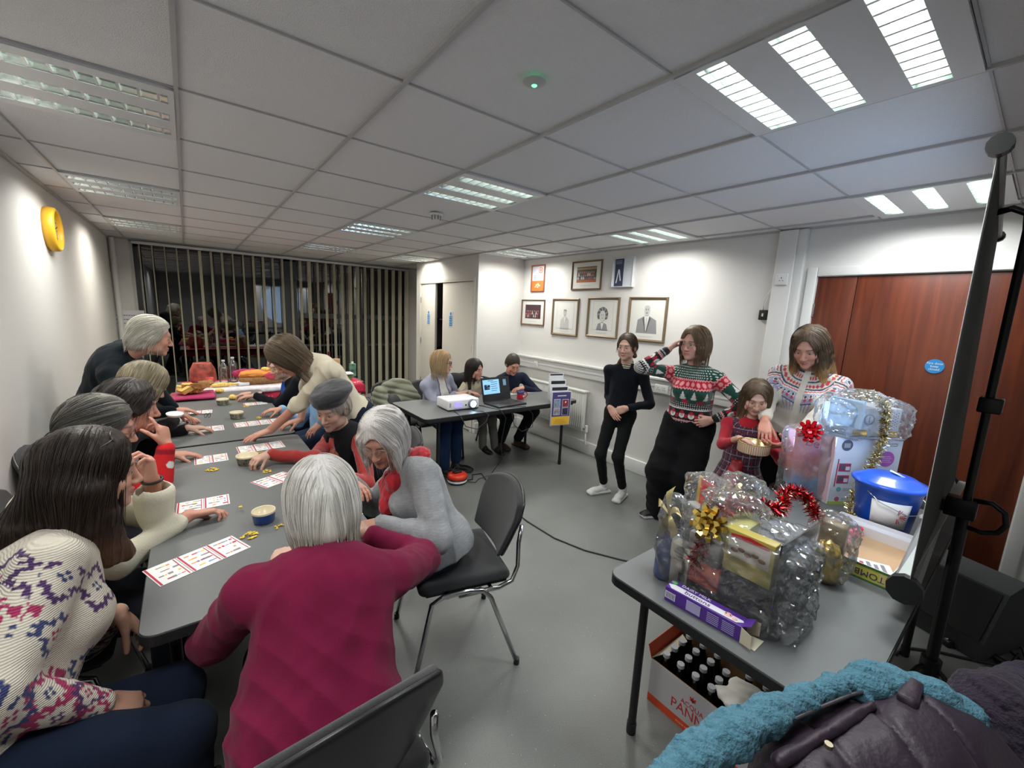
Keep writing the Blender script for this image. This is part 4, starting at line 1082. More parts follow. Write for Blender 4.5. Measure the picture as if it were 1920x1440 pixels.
def chair(label, x, y, rz, frame='chrome', group=None):
    """stacking chair; faces +y before turning by rz"""
    t = thing('stacking_chair', label, 'chair', (x, y, 0), rz, group)
    fm_ = chrome if frame == 'chrome' else legm
    # seat cushion and back grown as smooth solids
    sp = [Box((0, .0, .455), (.215, .205, .024), .022, k=.03), Box((0, .17, .448), (.20, .05, .018), .018, k=.03)]
    global SEATO
    if SEATO is None:
        seat = sdf_obj('seat', sp, .008, fab, None, None, sm=2)
        shp = [Box((0, .0, 0), (.215, .018, .20), .018, k=.02)]
        vs, qs = sdf_mesh([Box((0, 0, 0), (.222, .016, .168), .016)], .007)
        def bend(v):
            v = v.copy(); x, z = v[:, 0].copy(), v[:, 2]
            tz = (z + .168) / .336
            v[:, 0] = x * (.80 + .20 * np.sin(np.clip(tz * 1.15, 0, 1) * PI / 2)) * (1 - .10 * np.clip(tz - .7, 0, 1) / .3)
            v[:, 1] += -.10 * tz * .9 + .9 * x * x
            v[:, 2] = z + .675 + np.where(tz > .5, -.35 * x * x * 3 * (tz - .5) * 2, .3 * x * x * (1 - tz * 2) * 2)
            return v
        def mk(name, vv, m_, yo):
            M = MB(); M.add([tuple(p) for p in vv], [tuple(q) for q in qs.tolist()], m_, True); return M.obj(name)
        vb = bend(vs); back = mk('backrest', vb, fab, 0)
        v2 = vs * A(1.02, .62, 1.02); vb2 = bend(v2) + A(0, -.017, 0); shell = mk('back_shell', vb2, plas, 0)
        SEATO = (seat.data, back.data, shell.data)
        for o in (seat, back, shell): bpy.data.objects.remove(o)
    for nm, d in zip(('seat', 'backrest', 'back_shell'), SEATO):
        o = bpy.data.objects.new(nm, d); COL.objects.link(o); o.parent = t
        if nm != 'seat': o.location = (0, -.195, 0)
    M = MB(); M.box((-.20, -.19, .418), (.20, .19, .432), plas, bev=.006); M.obj('seat_pan', parent=t)
    for s in (-1, 1):
        M = MB(); M.tube([(s * .245, -.24, .01), (s * .235, -.10, .38), (s * .232, -.06, .425), (s * .230, .0, .435), (s * .230, .12, .432), (s * .232, .17, .41), (s * .25, .255, .01)], .011, fm_, 12); M.obj('leg_frame', parent=t)
        for yy in (-.24, .255):
            M = MB(); M.cyl((s * (.245 if yy < 0 else .25), yy, 0), (s * (.245 if yy < 0 else .25), yy, .03), .014, m=plas, n=12); M.obj('foot', parent=t)
        M = MB(); M.tube([(s * .228, .05, .420), (s * .228, -.14, .418), (s * .224, -.205, .435), (s * .215, -.235, .50), (s * .19, -.245, .60), (s * .18, -.262, .68)], .0105, fm_, 12); M.obj('back_upright', parent=t)
    M = MB(); M.cyl((-.23, .10, .424), (.23, .10, .424), .009, m=fm_); M.cyl((-.23, -.10, .424), (.23, -.10, .424), .009, m=fm_); M.obj('cross_bar', parent=t)
    return t
gc = 'black stacking chairs at the long tables'
chair('black chair with chrome legs standing empty behind the woman in grey and red scarf', .97, 1.62, math.radians(75), group=gc)
chair('black chair nearest the camera, its back against the woman in magenta', .22, 1.03, math.radians(3), group=gc)
chair('black chair under the woman with long dark hair', -.47, 1.38, math.radians(-70), group=gc)
chair('black chair under the woman in the cream fleece, its back at the left wall', -.50, 1.98, math.radians(-90), group=gc)
chair('black chair under the person in the red Christmas jumper', -.46, 2.52, math.radians(-90), group=gc)
chair('black chair under the fair haired person in black', -.46, 3.22, math.radians(-90), group=gc)
chair('black chair under the woman in the black beret', .90, 2.60, math.radians(90), group=gc)
chair('black chair under the person in light blue', .95, 3.68, math.radians(90), group=gc)
chair('black chair under the person in the bright blue shirt', .86, 4.25, math.radians(90), group=gc)
gl = 'black chairs behind the laptop table'
chair('black chair under the blonde woman in lilac', 2.08, 4.10, PI, 'black', gl)
chair('black chair under the dark haired girl', 2.62, 4.12, PI, 'black', gl)
chair('black chair left of the laptop table with an olive puffer coat on it', 1.72, 4.24, PI - .2, 'black', gl)
# ------------------------------------------------------------------ things on the left tables
cardw = mat('card_white', (.74, .74, .73), .5); cred = mat('card_red', (.45, .02, .05), .5); cgrey = mat('card_print', (.22, .22, .24), .6); corg = mat('card_orange', (.75, .25, .04), .5); cblu = mat('card_blue', (.15, .3, .6), .5); cyel = mat('card_yellow', (.8, .5, .05), .5)
rb = random.Random(21)
def bingo(label, cx, cy, ang, n, w=.118, h=.125):
    t = thing('bingo_card', label, 'bingo card', (cx, cy, TZ + .0005), ang, 'bingo cards on the left tables')
    for k in range(n):
        x0 = -n * w / 2 + k * w
        M = MB(); M.box((x0 + .001, -h / 2, 0), (x0 + w - .001, h / 2, .0012), cardw); M.obj('ticket', parent=t)
        P_ = MB(); z0, z1 = .0013, .0018
        P_.box((x0 + .004, -h / 2 + .002, z0), (x0 + .010, h / 2 - .002, z1), cred)
        P_.box((x0 + w - .010, -h / 2 + .004, z0), (x0 + w - .007, h / 2 - .004, z1), cred)
        for i in range(4):
            for j in range(5):
                if rb.random() < .22: continue
                cw_, ch_ = (w - .03) / 5, h / 4.6
                x, y = x0 + .018 + (j + .5) * cw_, -h / 2 + .01 + (i + .5) * ch_
                a, b = rb.uniform(.003, .009), rb.uniform(.0015, .006)
                P_.box((x - a, y - b, z0), (x + a, y + b, z1), rb.choice([cgrey, cgrey, cgrey, cred, corg, cblu, cgrey, cyel]))
        P_.obj('printed_pictures', parent=t)
    return t
def cardpt(a, b, c, d):  # four corners measured on the table
    cx, cy = (a[0] + b[0] + c[0] + d[0]) / 4, (a[1] + b[1] + c[1] + d[1]) / 4
    return cx, cy, math.atan2((b[1] - a[1]) + (c[1] - d[1]), (b[0] - a[0]) + (c[0] - d[0]))
bingo('strip of three bingo cards at the near left corner of the table', -.025, 1.738, .38, 3, .094, .14)
bingo('bingo strip half under the hand of the woman in cream fleece', .00, 2.235, -.02, 2, .098, .12)
bingo('pair of bingo cards beside the cream bowl, left of the beret woman\'s hand', .053, 2.880, .0, 2, .080, .14)
bingo('strip of three bingo cards on the far table, left side', .035, 3.585, .0, 3, .080, .145)
bingo('strip of four bingo cards on the far table, under the leaning woman\'s arm', .375, 3.612, .02, 4, .078, .14)
bingo('strip of three bingo cards just this side of the gap, under the red sleeve', .315, 2.978, .03, 3, .085, .145)
bingo('two bingo cards askew in front of the silver haired woman in magenta', .305, 2.37, .44, 2, .09, .13)
bingo('pair of bingo cards beside the bright blue shirt', .435, 4.33, .0, 2, .09, .12)
bingo('bingo card under the fair haired person\'s hand', .03, 4.17, -.05, 2, .08, .12)
bingo('bingo card peeping out before the chest of the woman in magenta', .25, 1.47, .5, 1, .12, .12)
cream_c = mat('glazed_cream', (.68, .60, .42), .25); navyc = mat('glazed_navy', (.02, .06, .26), .2); patt = mat('bowl_pattern', (.28, .27, .20), .4, var=.9, vscale=70)
def bowl(label, x, y, r, outer, h=.05):
    t = thing('snack_bowl', label, 'bowl', (x, y, TZ + .0005))
    M = MB(); M.lathe([(0, 0), (r * .80, 0), (r * .86, .004), (r * .97, h * .85), (r * .99, h * .87)], m=outer, n=40); M.obj('outer_wall', parent=t)
    M = MB(); M.lathe([(r * .99, h * .86), (r, h), (r * .985, h + .003), (r * .94, h), (r * .82, .012), (0, .010)], m=cream_c, n=40); M.obj('inner_rim', parent=t)
    return t
bowl('navy blue and cream ramekin in front of the woman in magenta', .198, 1.915, .045, navyc)
bowl('patterned cream bowl touched by the hand of the beret woman', .215, 2.70, .056, patt)
bowl('patterned cream bowl on the far table, nearer of two', .253, 3.83, .048, patt)
bowl('patterned cream bowl on the far table, farther one', .195, 4.40, .048, patt)
# little heaps of dried beans used as counters
bean = mat('yellow_corn', (.72, .50, .06), .5, var=.2, vscale=90)
def heap(label, x, y, n, r, seed):
    M = MB(); rr = random.Random(seed)
    for k in range(n):
        a, q = rr.uniform(0, 2 * PI), r * math.sqrt(rr.random()); z = .0035 + (.006 if q < r * .5 and k % 2 else 0)
        M.sph((q * math.cos(a), q * math.sin(a), z), (rr.uniform(.004, .006), rr.uniform(.0035, .005), .0034), bean, 8, M=None)
    o = M.obj('corn_kernels'); o.location = (x, y, TZ); tag(o, label, 'corn kernels', 'heaps of yellow corn kernels', 'stuff')
heap('heap of yellow kernels beside the navy ramekin', .135, 1.815, 34, .030, 1); heap('heap of yellow kernels left of the beret woman\'s hand', .05, 2.68, 26, .028, 2)
heap('heap of yellow kernels before the beret woman', .288, 2.51, 22, .022, 3); heap('kernels beside the cream bowl', .30, 2.84, 20, .025, 4)
heap('kernels by the four card strip', .393, 3.76, 16, .020, 5); heap('kernels on the far table by the blue shirt', .35, 4.22, 16, .025, 6); heap('few kernels right of the navy ramekin', .245, 1.83, 7, .020, 7)
heap('few kernels near the woman in magenta', .15, 1.53, 6, .02, 8)
# spectacles lying in a hand's reach of the fair person
t = thing('spectacles', 'pair of dark spectacles held by a white cuffed hand over the far table', 'spectacles', (.07, 3.90, TZ + .03)); M = MB()
for s in (-1, 1): M.tube([(s * .032 + .022 * math.cos(a), .0, .018 * math.sin(a)) for a in [2 * PI * i / 16 for i in range(16)]], .0018, ink, 6, closed=True)
M.tube([(-.01, 0, .004), (.01, 0, .004)], .0018, ink, 6); M.obj('front', parent=t)
for s in (-1, 1): M = MB(); M.tube([(s * .055, 0, .006), (s * .058, .07, .004), (s * .056, .13, -.012)], .0016, ink, 6); M.obj('temple', parent=t)
t.rotation_euler = (.3, .2, 1.9)
# party food at the far end
magn = mat('crepe_magenta', (.42, .03, .12), .75, bump=.6, bscale=25); crust = mat('bread_crust', (.32, .15, .05), .7, var=.35, vscale=25, bump=.5, bscale=60); crumb = mat('bread_crumb', (.80, .55, .16), .8, var=.25, vscale=40, bump=.5, bscale=90)
clothr = mat('snow_tablecloth', (.55, .03, .07), .55, bump=.2); cloth_w = mat('lace_cloth', (.66, .64, .68), .8, bump=.5, bscale=50, var=.15, vscale=30)
orange = mat('crepe_orange', (.72, .28, .06), .7, bump=.6, bscale=25); wick = mat('wicker', (.30, .15, .06), .7, bump=.9, bscale=140, var=.3, vscale=60)
def sheet(name, x0, x1, y0, y1, z, m, drop=.0, amp=.006, seed=1, nx=40, ny=26, fold=30, parent=None, drops='xX yY', thick=.002, rot=0):
    xs = np.linspace(x0 - drop * ('x' in drops), x1 + drop * ('X' in drops), nx); ys = np.linspace(y0 - drop * ('y' in drops), y1 + drop * ('Y' in drops), ny)
    X_, Y_ = np.meshgrid(xs, ys, indexing='ij'); cx = np.clip(X_, x0, x1); cy = np.clip(Y_, y0, y1); dx, dy = X_ - cx, Y_ - cy; dd = np.sqrt(dx ** 2 + dy ** 2)
    p = np.stack([cx + np.sign(dx) * .008, cy + np.sign(dy) * .008, z - dd], -1); q = p.reshape(-1, 3)
    wv = wob(np.stack([X_, Y_, 0 * X_], -1).reshape(-1, 3), fold, seed)
    q[:, 2] += amp * np.abs(wv) + .001
    dr = (dd.reshape(-1) > 0); out = np.stack([np.sign(dx), np.sign(dy)], -1).reshape(-1, 2) * dr[:, None]
    q[:, :2] += out * (.012 + .018 * np.abs(wv) * (dd.reshape(-1)[:, None] / max(drop, .01)).T[0])[:, None]
    f = [(i * ny + j, (i + 1) * ny + j, (i + 1) * ny + j + 1, i * ny + j + 1) for i in range(nx - 1) for j in range(ny - 1)]
    M = MB(); M.add([tuple(v) for v in q], f, m, True); o = M.obj(name, parent=parent)
    s_ = o.modifiers.new('s', 'SOLIDIFY'); s_.thickness = thick; s_.offset = 1
    return o
def cloth_print():
    m, N, L, b = _new('snowflake_print')
    tc = N.new('ShaderNodeTexCoord'); v = N.new('ShaderNodeTexVoronoi'); v.inputs['Scale'].default_value = 26; L.new(tc.outputs['Object'], v.inputs['Vector'])
    n = N.new('ShaderNodeTexNoise'); n.inputs['Scale'].default_value = 60; L.new(tc.outputs['Object'], n.inputs['Vector'])
    a = N.new('ShaderNodeMath'); a.operation = 'MULTIPLY_ADD'; a.inputs[1].default_value = .35; L.new(n.outputs[0], a.inputs[0]); L.new(v.outputs['Distance'], a.inputs[2])
    r = N.new('ShaderNodeValToRGB'); r.color_ramp.interpolation = 'CONSTANT'; r.color_ramp.elements[0].color = (.72, .62, .66, 1); r.color_ramp.elements[1].position = .36; r.color_ramp.elements[1].color = (.55, .02, .06, 1)
    L.new(a.outputs[0], r.inputs[0]); L.new(r.outputs[0], b.inputs['Base Color']); b.inputs['Roughness'].default_value = .5
    return m
snow = cloth_print()
o = sheet('tablecloth', -.10, 1.64, 5.08, 5.78, TZ + .002, snow, .13, .006, 3, 60, 34); tag(o, 'red snowflake tablecloth hanging over the crosswise table', 'tablecloth')
o = sheet('lace_cloth', .0, 1.46, 5.07, 5.60, TZ + .014, cloth_w, .05, .005, 5, 60, 30, drops='y'); tag(o, 'crumpled silvery white runner on top of the red tablecloth', 'cloth')
ZT = TZ + .022
def loaf(t, p, r, tor=0, seed=1, name='bread_slice', c=None):
    prims = [Ell(p, r, rotz(tor), .01)]
    dsp = lambda q: .006 * wob(q, 40, seed)
    return sdf_obj(name, prims, .006, c or crust, None, t, dsp, .008)
# bread in magenta paper on the far table
t = thing('bread_tray', 'torn bread and cake in a magenta paper lined tray on the far grey table', 'bread tray', (-.02, 4.83, TZ))
o = sheet('paper_lining', -.13, .15, -.15, .13, .035, magn, .03, .02, 4, 26, 22, 14, t)
M = MB(); M.lathe([(0, .004), (.12, .004), (.145, .04), (.142, .045), (.118, .010), (0, .010)], m=wick, n=30, sx=1.1); M.obj('basket', parent=t)
rr = random.Random(9)
for k in range(9):
    a = k * 2.4; q = .03 + .085 * (k / 9); x, y = q * math.cos(a) * 1.0, q * math.sin(a) * .8
    M = MB(); R_ = T(x, y, .075 + .02 * (k % 3), rz=rr.uniform(0, 3), rx=rr.uniform(-.9, .9)); R_ = R_ @ Matrix.Scale(1.35, 4); M.prism([(-.05, -.022), (.05, -.022), (.035, .026), (-.02, .034)], -.016, .016, crumb, R_); M.prism([(-.054, -.027), (.054, -.027), (.05, -.020), (-.05, -.020)], -.018, .018, crust, R_); M.obj('bread_piece', parent=t)
# gold bun and bottle group
t = thing('pastry', 'small golden pastry lying past the bread tray', 'pastry', (.20, 4.99, TZ)); loaf(t, (0, 0, .022), (.045, .032, .022), .4, 3, 'crust', crumb); 
t = thing('bread_basket', 'long wicker basket overflowing with orange and magenta crepe paper', 'basket', (.62, 5.33, ZT))
M = MB(); M.prism(rrect(.44, .22, .05), 0, .075, wick, smooth=True); M.obj('wicker_body', parent=t)
for nm, m_, c, r_, s_ in (('orange_paper', orange, (-.06, .0, .10), (.17, .085, .045), 2), ('magenta_paper', magn, (.17, .02, .095), (.12, .09, .045), 3), ('red_paper', mat('crepe_red', (.5, .05, .08), .7, bump=.6, bscale=25), (.10, -.09, .085), (.09, .04, .045), 5), ('crimson_paper', magn, (-.12, .085, .10), (.16, .03, .05), 8)):
    sdf_obj(nm, [Ell(c, r_, k=.01)], .008, m_, None, t, lambda q, s_=s_: .016 * np.abs(wob(q, 34, s_)) - .008, .02)
loaf(t, (.03, .0, .15), (.045, .035, .025), .2, 6, 'bun', crumb)
# panettone-like cake in clear bag
t = thing('wrapped_cake', 'tall brown patterned wrapped cake behind the basket', 'cake', (.80, 5.62, ZT)); M = MB()
M.lathe([(0, 0), (.085, 0), (.10, .02), (.098, .16), (.088, .20), (.06, .225), (0, .23)], m=mat('cake_wrap', (.42, .27, .18), .4, var=.7, vscale=28), n=28); M.obj('wrapper', parent=t)
t = thing('gift_parcel', 'red wrapped parcel at the left of the party table', 'parcel', (.09, 5.58, ZT)); M = MB(); M.lathe([(0, 0), (.11, 0), (.13, .03), (.12, .14), (.09, .20), (.085, .215), (0, .215)], m=mat('parcel_red', (.34, .07, .05), .35, var=.6, vscale=16), n=26, sx=.95, sy=.7); M.obj('wrapping', parent=t)
plast = film('clear_plastic', (.93, .94, .95), .80, .08)
for x, y, h_, lb in ((.27, 5.42, .24, 'clear plastic bottle, left one of two on the party table'), (.36, 5.50, .26, 'clear plastic bottle, right one of two on the party table')):
    t = thing('plastic_bottle', lb, 'bottle', (x, y, ZT), group='clear bottles on the party table'); M = MB(); M.lathe([(0, 0), (.042, 0), (.045, .01), (.044, h_ * .45), (.040, h_ * .5), (.044, h_ * .58), (.040, h_ * .75), (.016, h_ * .92), (.014, h_)], m=plast, n=24); M.obj('bottle_body', parent=t)
    M = MB(); M.cyl((0, 0, h_), (0, 0, h_ + .016), .016, m=white, n=16); M.obj('cap', parent=t)
t = thing('paper_cup', 'red paper cup before the plastic bottles', 'cup', (.14, 5.30, ZT)); M = MB(); M.lathe([(0, 0), (.026, 0), (.036, .09), (.034, .09), (.024, .004), (0, .004)], m=mat('cup_red', (.6, .03, .04), .4), n=20); M.obj('cup_wall', parent=t)
t = thing('baguette', 'pale baguette lying across the party table', 'bread', (.23, 5.20, ZT)); loaf(t, (0, 0, .022), (.15, .028, .022), .1, 12, 'crust', crumb)
t = thing('serviette_stack', 'white paper napkins beside the baguette', 'napkins', (.42, 5.25, ZT)); M = MB(); M.box((-.05, -.05, 0), (.05, .05, .03), paper, bev=.006, M=T(rz=.3)); M.obj('napkin', parent=t)
# right end of the party table
for x, y, h_, c, lb in ((1.30, 5.66, .31, (.02, .022, .02), 'dark wine bottle, left one at the right end of the party table'), (1.42, 5.70, .29, (.10, .01, .02), 'wine bottle with a red capsule behind the cup sleeve')):
    t = thing('wine_bottle', lb, 'bottle', (x, y, ZT), group='wine bottles on the party table'); M = MB(); M.lathe([(0, 0), (.037, 0), (.038, .17), (.034, .20), (.014, .235), (.0135, h_)], m=mat('bottle_%d' % (x * 100), (.10, .055, .03), .1), n=22); M.obj('glass_body', parent=t)
    M = MB(); M.cyl((0, 0, h_ - .06), (0, 0, h_ + .002), .0155, m=mat('capsule_%d' % (x * 100), c, .3), n=16); M.obj('capsule', parent=t)
t = thing('cup_sleeve', 'stack of brown cardboard cups at the right end of the party table', 'cups', (1.46, 5.52, ZT)); M = MB()
for k in range(6): M.lathe([(.044 , .10 + k * .02), (.047, .12 + k * .02), (.045, .121 + k * .02)], m=mat('kraft', (.42, .25, .15), .7), n=24)
M.lathe([(0, 0), (.036, 0), (.046, .10), (.046, .22), (0, .22)], m=MATS['kraft'], n=24); M.obj('cup', parent=t)
t = thing('carton', 'green and white drinks carton with a white cap', 'carton', (1.64, 5.45, ZT)); M = MB(); M.box((-.035, -.035, 0), (.035, .035, .16), mat('carton_green', (.10, .25, .16), .4, var=.8, vscale=18), bev=.003); M.obj('box_body', parent=t)
M = MB(); M.cyl((0, 0, .16), (0, 0, .185), .016, m=white, n=14); M.obj('cap', parent=t)
t = thing('snack_box', 'green box of biscuits with a white lining at the table end', 'box', (1.44, 5.26, ZT)); M = MB(); M.box((-.12, -.05, 0), (.12, .05, .06), mat('box_green', (.06, .20, .05), .4, var=.5, vscale=14), bev=.003); M.obj('tray_body', parent=t)
sheet('paper_lining', -.05, .11, -.05, .05, .075, paper, .02, .02, 4, 14, 10, 14, t)
t = thing('orange_juice_tub', 'small orange tub left of the cup sleeve', 'tub', (1.29, 5.42, ZT)); M = MB(); M.lathe([(0, 0), (.035, 0), (.04, .05), (.052, .055), (.052, .065), (0, .068)], m=mat('orange_plastic', (.75, .16, .03), .4), n=22); M.obj('tub_body', parent=t)
# ------------------------------------------------------------------ laptop table
t = thing('projector', 'small white projector with a glowing blue lens on the laptop table', 'projector', (1.99, 3.36, TZ), math.radians(-2))
pw = mat('projector_white', (.72, .72, .74), .35)
M = MB(); M.box((-.165, -.11, .012), (.165, .13, .105), pw, bev=.012); M.obj('case', parent=t)
M = MB(); M.box((-.16, -.105, .006), (.16, .125, .016), mat('projector_base', (.05, .05, .05), .5), bev=.003); M.obj('base_plate', parent=t)
M = MB(); M.cyl((.085, -.14, .06), (.085, -.10, .06), .040, .043, mat('lens_ring', (.25, .3, .38), .25, .6), 28); M.obj('lens_ring', parent=t)
M = MB(); M.sph((.085, -.138, .06), (.032, .012, .032), mat('lens_glow', (.5, .7, 1), .1, emit=(.45, .75, 1.), estr=14), 20); M.obj('lens', parent=t)
M = MB(); M.box((-.10, -.113, .03), (-.02, -.109, .085), mat('vent_violet', (.30, .25, .6), .4, emit=(.35, .25, .9), estr=.8))
for k in range(7): M.box((-.10, -.116, .034 + k * .0075), (-.02, -.110, .037 + k * .0075), pw)
M.obj('vent', parent=t)
M = MB(); M.cyl((.02, -.113, .05), (.02, -.110, .05), .008, m=ink); M.box((-.15, -.112, .04), (-.135, -.109, .08), mat('grey_mark', (.3, .3, .3), .5)); M.obj('sensor', parent=t)
for x in (-.12, .12): M = MB(); M.cyl((x, -.08, 0), (x, -.08, .014), .010, m=ink); M.obj('foot', parent=t)
blk = mat('laptop_black', (.018, .018, .02), .35)
t = thing('laptop', 'open black laptop showing a blue slide', 'laptop', (2.50, 3.30, TZ), math.radians(4))
M = MB(); M.box((-.185, -.13, 0), (.185, .115, .018), blk, bev=.004); M.obj('base', parent=t)
M = MB(); M.box((-.165, -.02, .0182), (.165, .095, .0195), mat('keys_dark', (.03, .03, .032), .6), bev=.0006)
for r_ in range(5):
    for c_ in range(14): M.box((-.160 + c_ * .0232, -.015 + r_ * .022, .0195), (-.141 + c_ * .0232, .003 + r_ * .022, .0215), mat('key_cap', (.022, .022, .024), .5))
M.obj('keyboard', parent=t)
M = MB(); M.box((-.05, -.115, .0182), (.05, -.04, .019), mat('touchpad', (.03, .03, .033), .3)); M.obj('touchpad', parent=t)
# the laptop faces the people behind the table? it faces the room: lid leans back away from the camera
LM = T(0, .115, .015, rx=math.radians(-14))
M = MB(); M.box((-.185, -.0, 0), (.185, .008, .245), blk, M=LM); L1 = M.obj('lid', parent=t)
M = MB(); M.box((-.172, -.0012, .018), (.172, .0, .228), mat('screen_off', (.01, .012, .016), .15), M=LM); M.obj('bezel', parent=L1)
M = MB(); M.box((-.168, -.0024, .075), (.045, -.0013, .222), mat('screen_slide', (.2, .4, .6), .3, emit=(.20, .42, .66), estr=.85), M=LM); M.obj('screen', parent=L1)
M = MB(); rr = random.Random(3)
for k in range(5): M.box((-.065, -.0032, .105 + k * .022), (-.065 + rr.uniform(.06, .1), -.0025, .110 + k * .022), mat('slide_ink', (.02, .05, .12), .5), M=LM)
M.box((-.10, -.0032, .208), (-.03, -.0025, .213), MATS['slide_ink'], M=LM)
for k in range(9): M.box((-.158 + rr.random() * .06, -.0032, .12 + rr.random() * .05), (-.135 + rr.random() * .06, -.0025, .125 + rr.random() * .05), MATS['slide_ink'], M=LM)
M.obj('slide_text', parent=L1)
M = MB(); M.box((.10, -.0030, .150), (.14, -.0013, .215), mat('side_panel_glow', (.1, .2, .3), .4, emit=(.12, .25, .36), estr=.5), M=LM); M.obj('side_window', parent=L1)
t = thing('mug', 'red mug with a white heart and a navy rim, beside the laptop', 'mug', (2.80, 3.42, TZ)); M = MB(); M.lathe([(0, 0), (.035, 0), (.04, .008), (.04, .062)], m=mat('mug_red', (.45, .02, .04), .25), n=30); M.obj('body', parent=t)
M = MB(); M.lathe([(.0402, .062), (.0404, .095), (.037, .095), (.036, .01), (0, .01)], m=mat('mug_navy', (.03, .035, .12), .25), n=30); M.obj('rim_band', parent=t)
M = MB(); M.tube([(.036, -.02, .078), (.062, -.035, .070), (.066, -.038, .045), (.050, -.028, .022), (.034, -.02, .018)], .006, MATS['mug_red'], 10); M.obj('handle', parent=t)
M = MB(); M.prism([(0, -.016), (.016, .004), (.012, .013), (.004, .012), (0, .006), (-.004, .012), (-.012, .013), (-.016, .004)], 0, .0015, mat('heart_white', (.75, .6, .6), .4), T(.012, -.0395, .035, rz=.3) @ RW); M.obj('heart', parent=t)
for k in range(3):
    t = thing('bingo_card', ('left', 'middle', 'right')[k] + ' one of the white bingo cards before the man in navy', 'bingo card', (2.66 + .235 * k, 3.70, TZ), 0, 'bingo cards on the laptop table'); M = MB(); M.box((-.115, -.05, 0), (.115, .05, .0014), cardw); M.obj('ticket', parent=t)
    M = MB()
    for i in range(12): M.box((-.105 + .018 * i, -.04 + .02 * (i % 3), .0015), (-.095 + .018 * i, -.03 + .02 * (i % 3), .002), rb.choice([cgrey, cred, cgrey, corg]))
    M.obj('printed_pictures', parent=t)
# leaflet dispenser on the front right corner
prp = mat('leaflet_purple', (.085, .07, .22), .45); yel = mat('leaflet_yellow', (.85, .52, .05), .5)
t = thing('leaflet_stand', 'purple and yellow leaflet stand hooked over the corner of the laptop table', 'leaflet stand', (3.07, 3.085, .50), math.radians(-14))
SM = T(0, -.02, 0)
M = MB(); M.box((-.118, -.012, .0), (.118, .008, .37), mat('acrylic_white', (.6, .6, .66), .2), M=SM, bev=.003); M.obj('holder', parent=t)
M = MB(); M.box((-.108, -.015, .10), (.108, -.012, .36), prp, M=SM); M.box((-.108, -.015, .012), (.108, -.012, .10), yel, M=SM); M.obj('front_leaflet', parent=t)
M = MB()
for i, (x, z, c) in enumerate(((-.085, .21, (.25, .33, .48)), (.015, .205, (.28, .03, .05)), (-.085, .12, (.35, .33, .38)), (.015, .115, (.04, .04, .09)))): M.box((x, -.018, z), (x + .068, -.0152, z + .075), mat('leaf_photo_%d' % i, c, .5, var=.5, vscale=30), M=SM); M.box((x - .004, -.017, z - .004), (x + .072, -.0151, z + .079), clear_w, M=SM)
M.box((.042, -.0195, .245), (.058, -.0182, .262), clear_w, M=SM); M.box((-.05, -.017, .318), (.055, -.0151, .328), clear_w, M=SM)
for k in range(3): M.box((-.08 + .01 * k, -.017, .028 + .018 * k), (.08 - .02 * k, -.0151, .034 + .018 * k), mat('leaf_gold', (.7, .35, .03), .5), M=SM)
M.obj('leaflet_print', parent=t)
for k in range(3):
    M = MB(); z0 = .37 + .062 * k; M.box((-.112 + .006 * k, .02 + .04 * k, .26), (.095 - .01 * k, .026 + .04 * k, z0 + .05), clear_w, M=SM); 
    M.box((-.10 + .006 * k, .018 + .04 * k, z0 + (.005 if k < 2 else .03)), (.083 - .01 * k, .0195 + .04 * k, z0 + (.038 if k < 2 else .045)), mat('leaflet_dark', (.03, .03, .04), .4), M=SM); M.obj('back_leaflet', parent=t)
# cables under the laptop table
M = MB(); M.tube([(1.88, 3.24, .745), (1.86, 3.12, .742), (1.86, 3.075, .72), (1.90, 3.07, .64), (2.02, 3.065, .60), (2.12, 3.07, .66), (2.15, 3.075, .72), (2.12, 3.12, .744), (2.05, 3.2, .745)], .0035, blk, 8); tag(M.obj('power_cable'), 'thin dark cable looping over the table edge below the projector', 'cable')
M = MB(); M.tube([(2.22, 3.35, .745), (2.30, 3.10, .742), (2.36, 3.085, .66), (2.34, 3.12, .4), (2.42, 3.2, .2), (2.32, 3.25, .03), (2.2, 3.28, .006), (2.12, 3.22, .006), (2.03, 3.28, .02)], .004, blk, 8); tag(M.obj('power_cable'), 'dark cable running down from the laptop to the red cable reel', 'cable')
M = MB(); M.tube([(2.40, 3.16, .745), (2.62, 3.11, .742), (2.70, 3.085, .66), (2.72, 3.10, .52), (2.60, 3.12, .48), (2.5, 3.13, .56), (2.44, 3.11, .72)], .0035, blk, 8); tag(M.obj('power_cable'), 'dark cable hanging in a loop under the laptop', 'cable')
pts = [(2.06, 3.31, .01), (2.14, 3.3, .006), (2.20, 3.40, .006), (2.30, 3.38, .006), (2.24, 3.2, .006), (2.12, 2.95, .006), (2.09, 2.70, .006), (2.06, 2.35, .006), (2.07, 2.04, .006), (2.14, 1.80, .006), (2.26, 1.59, .006), (2.45, 1.30, .006), (2.60, 1.0, .006), (2.72, .6, .006)]
M = MB(); M.tube(pts, .0055, blk, 8); tag(M.obj('extension_cable'), 'black extension cable snaking over the floor from the red reel', 'cable')
t = thing('cable_reel', 'small red and black cable reel on the floor below the projector', 'cable reel', (1.98, 3.33, 0)); M = MB(); M.lathe([(0, 0), (.085, 0), (.095, .012), (.095, .045), (.085, .05)], m=blk, n=30); M.obj('base', parent=t)
M = MB(); M.lathe([(.088, .046), (.097, .055), (.094, .085), (.07, .098), (0, .10)], m=mat('reel_red', (.65, .04, .015), .35), n=30); M.obj('cover', parent=t)
M = MB(); M.lathe([(.0955, .020), (.0965, .022), (.0965, .036), (.0955, .038)], m=clear_w, n=30); M.obj('label_band', parent=t)
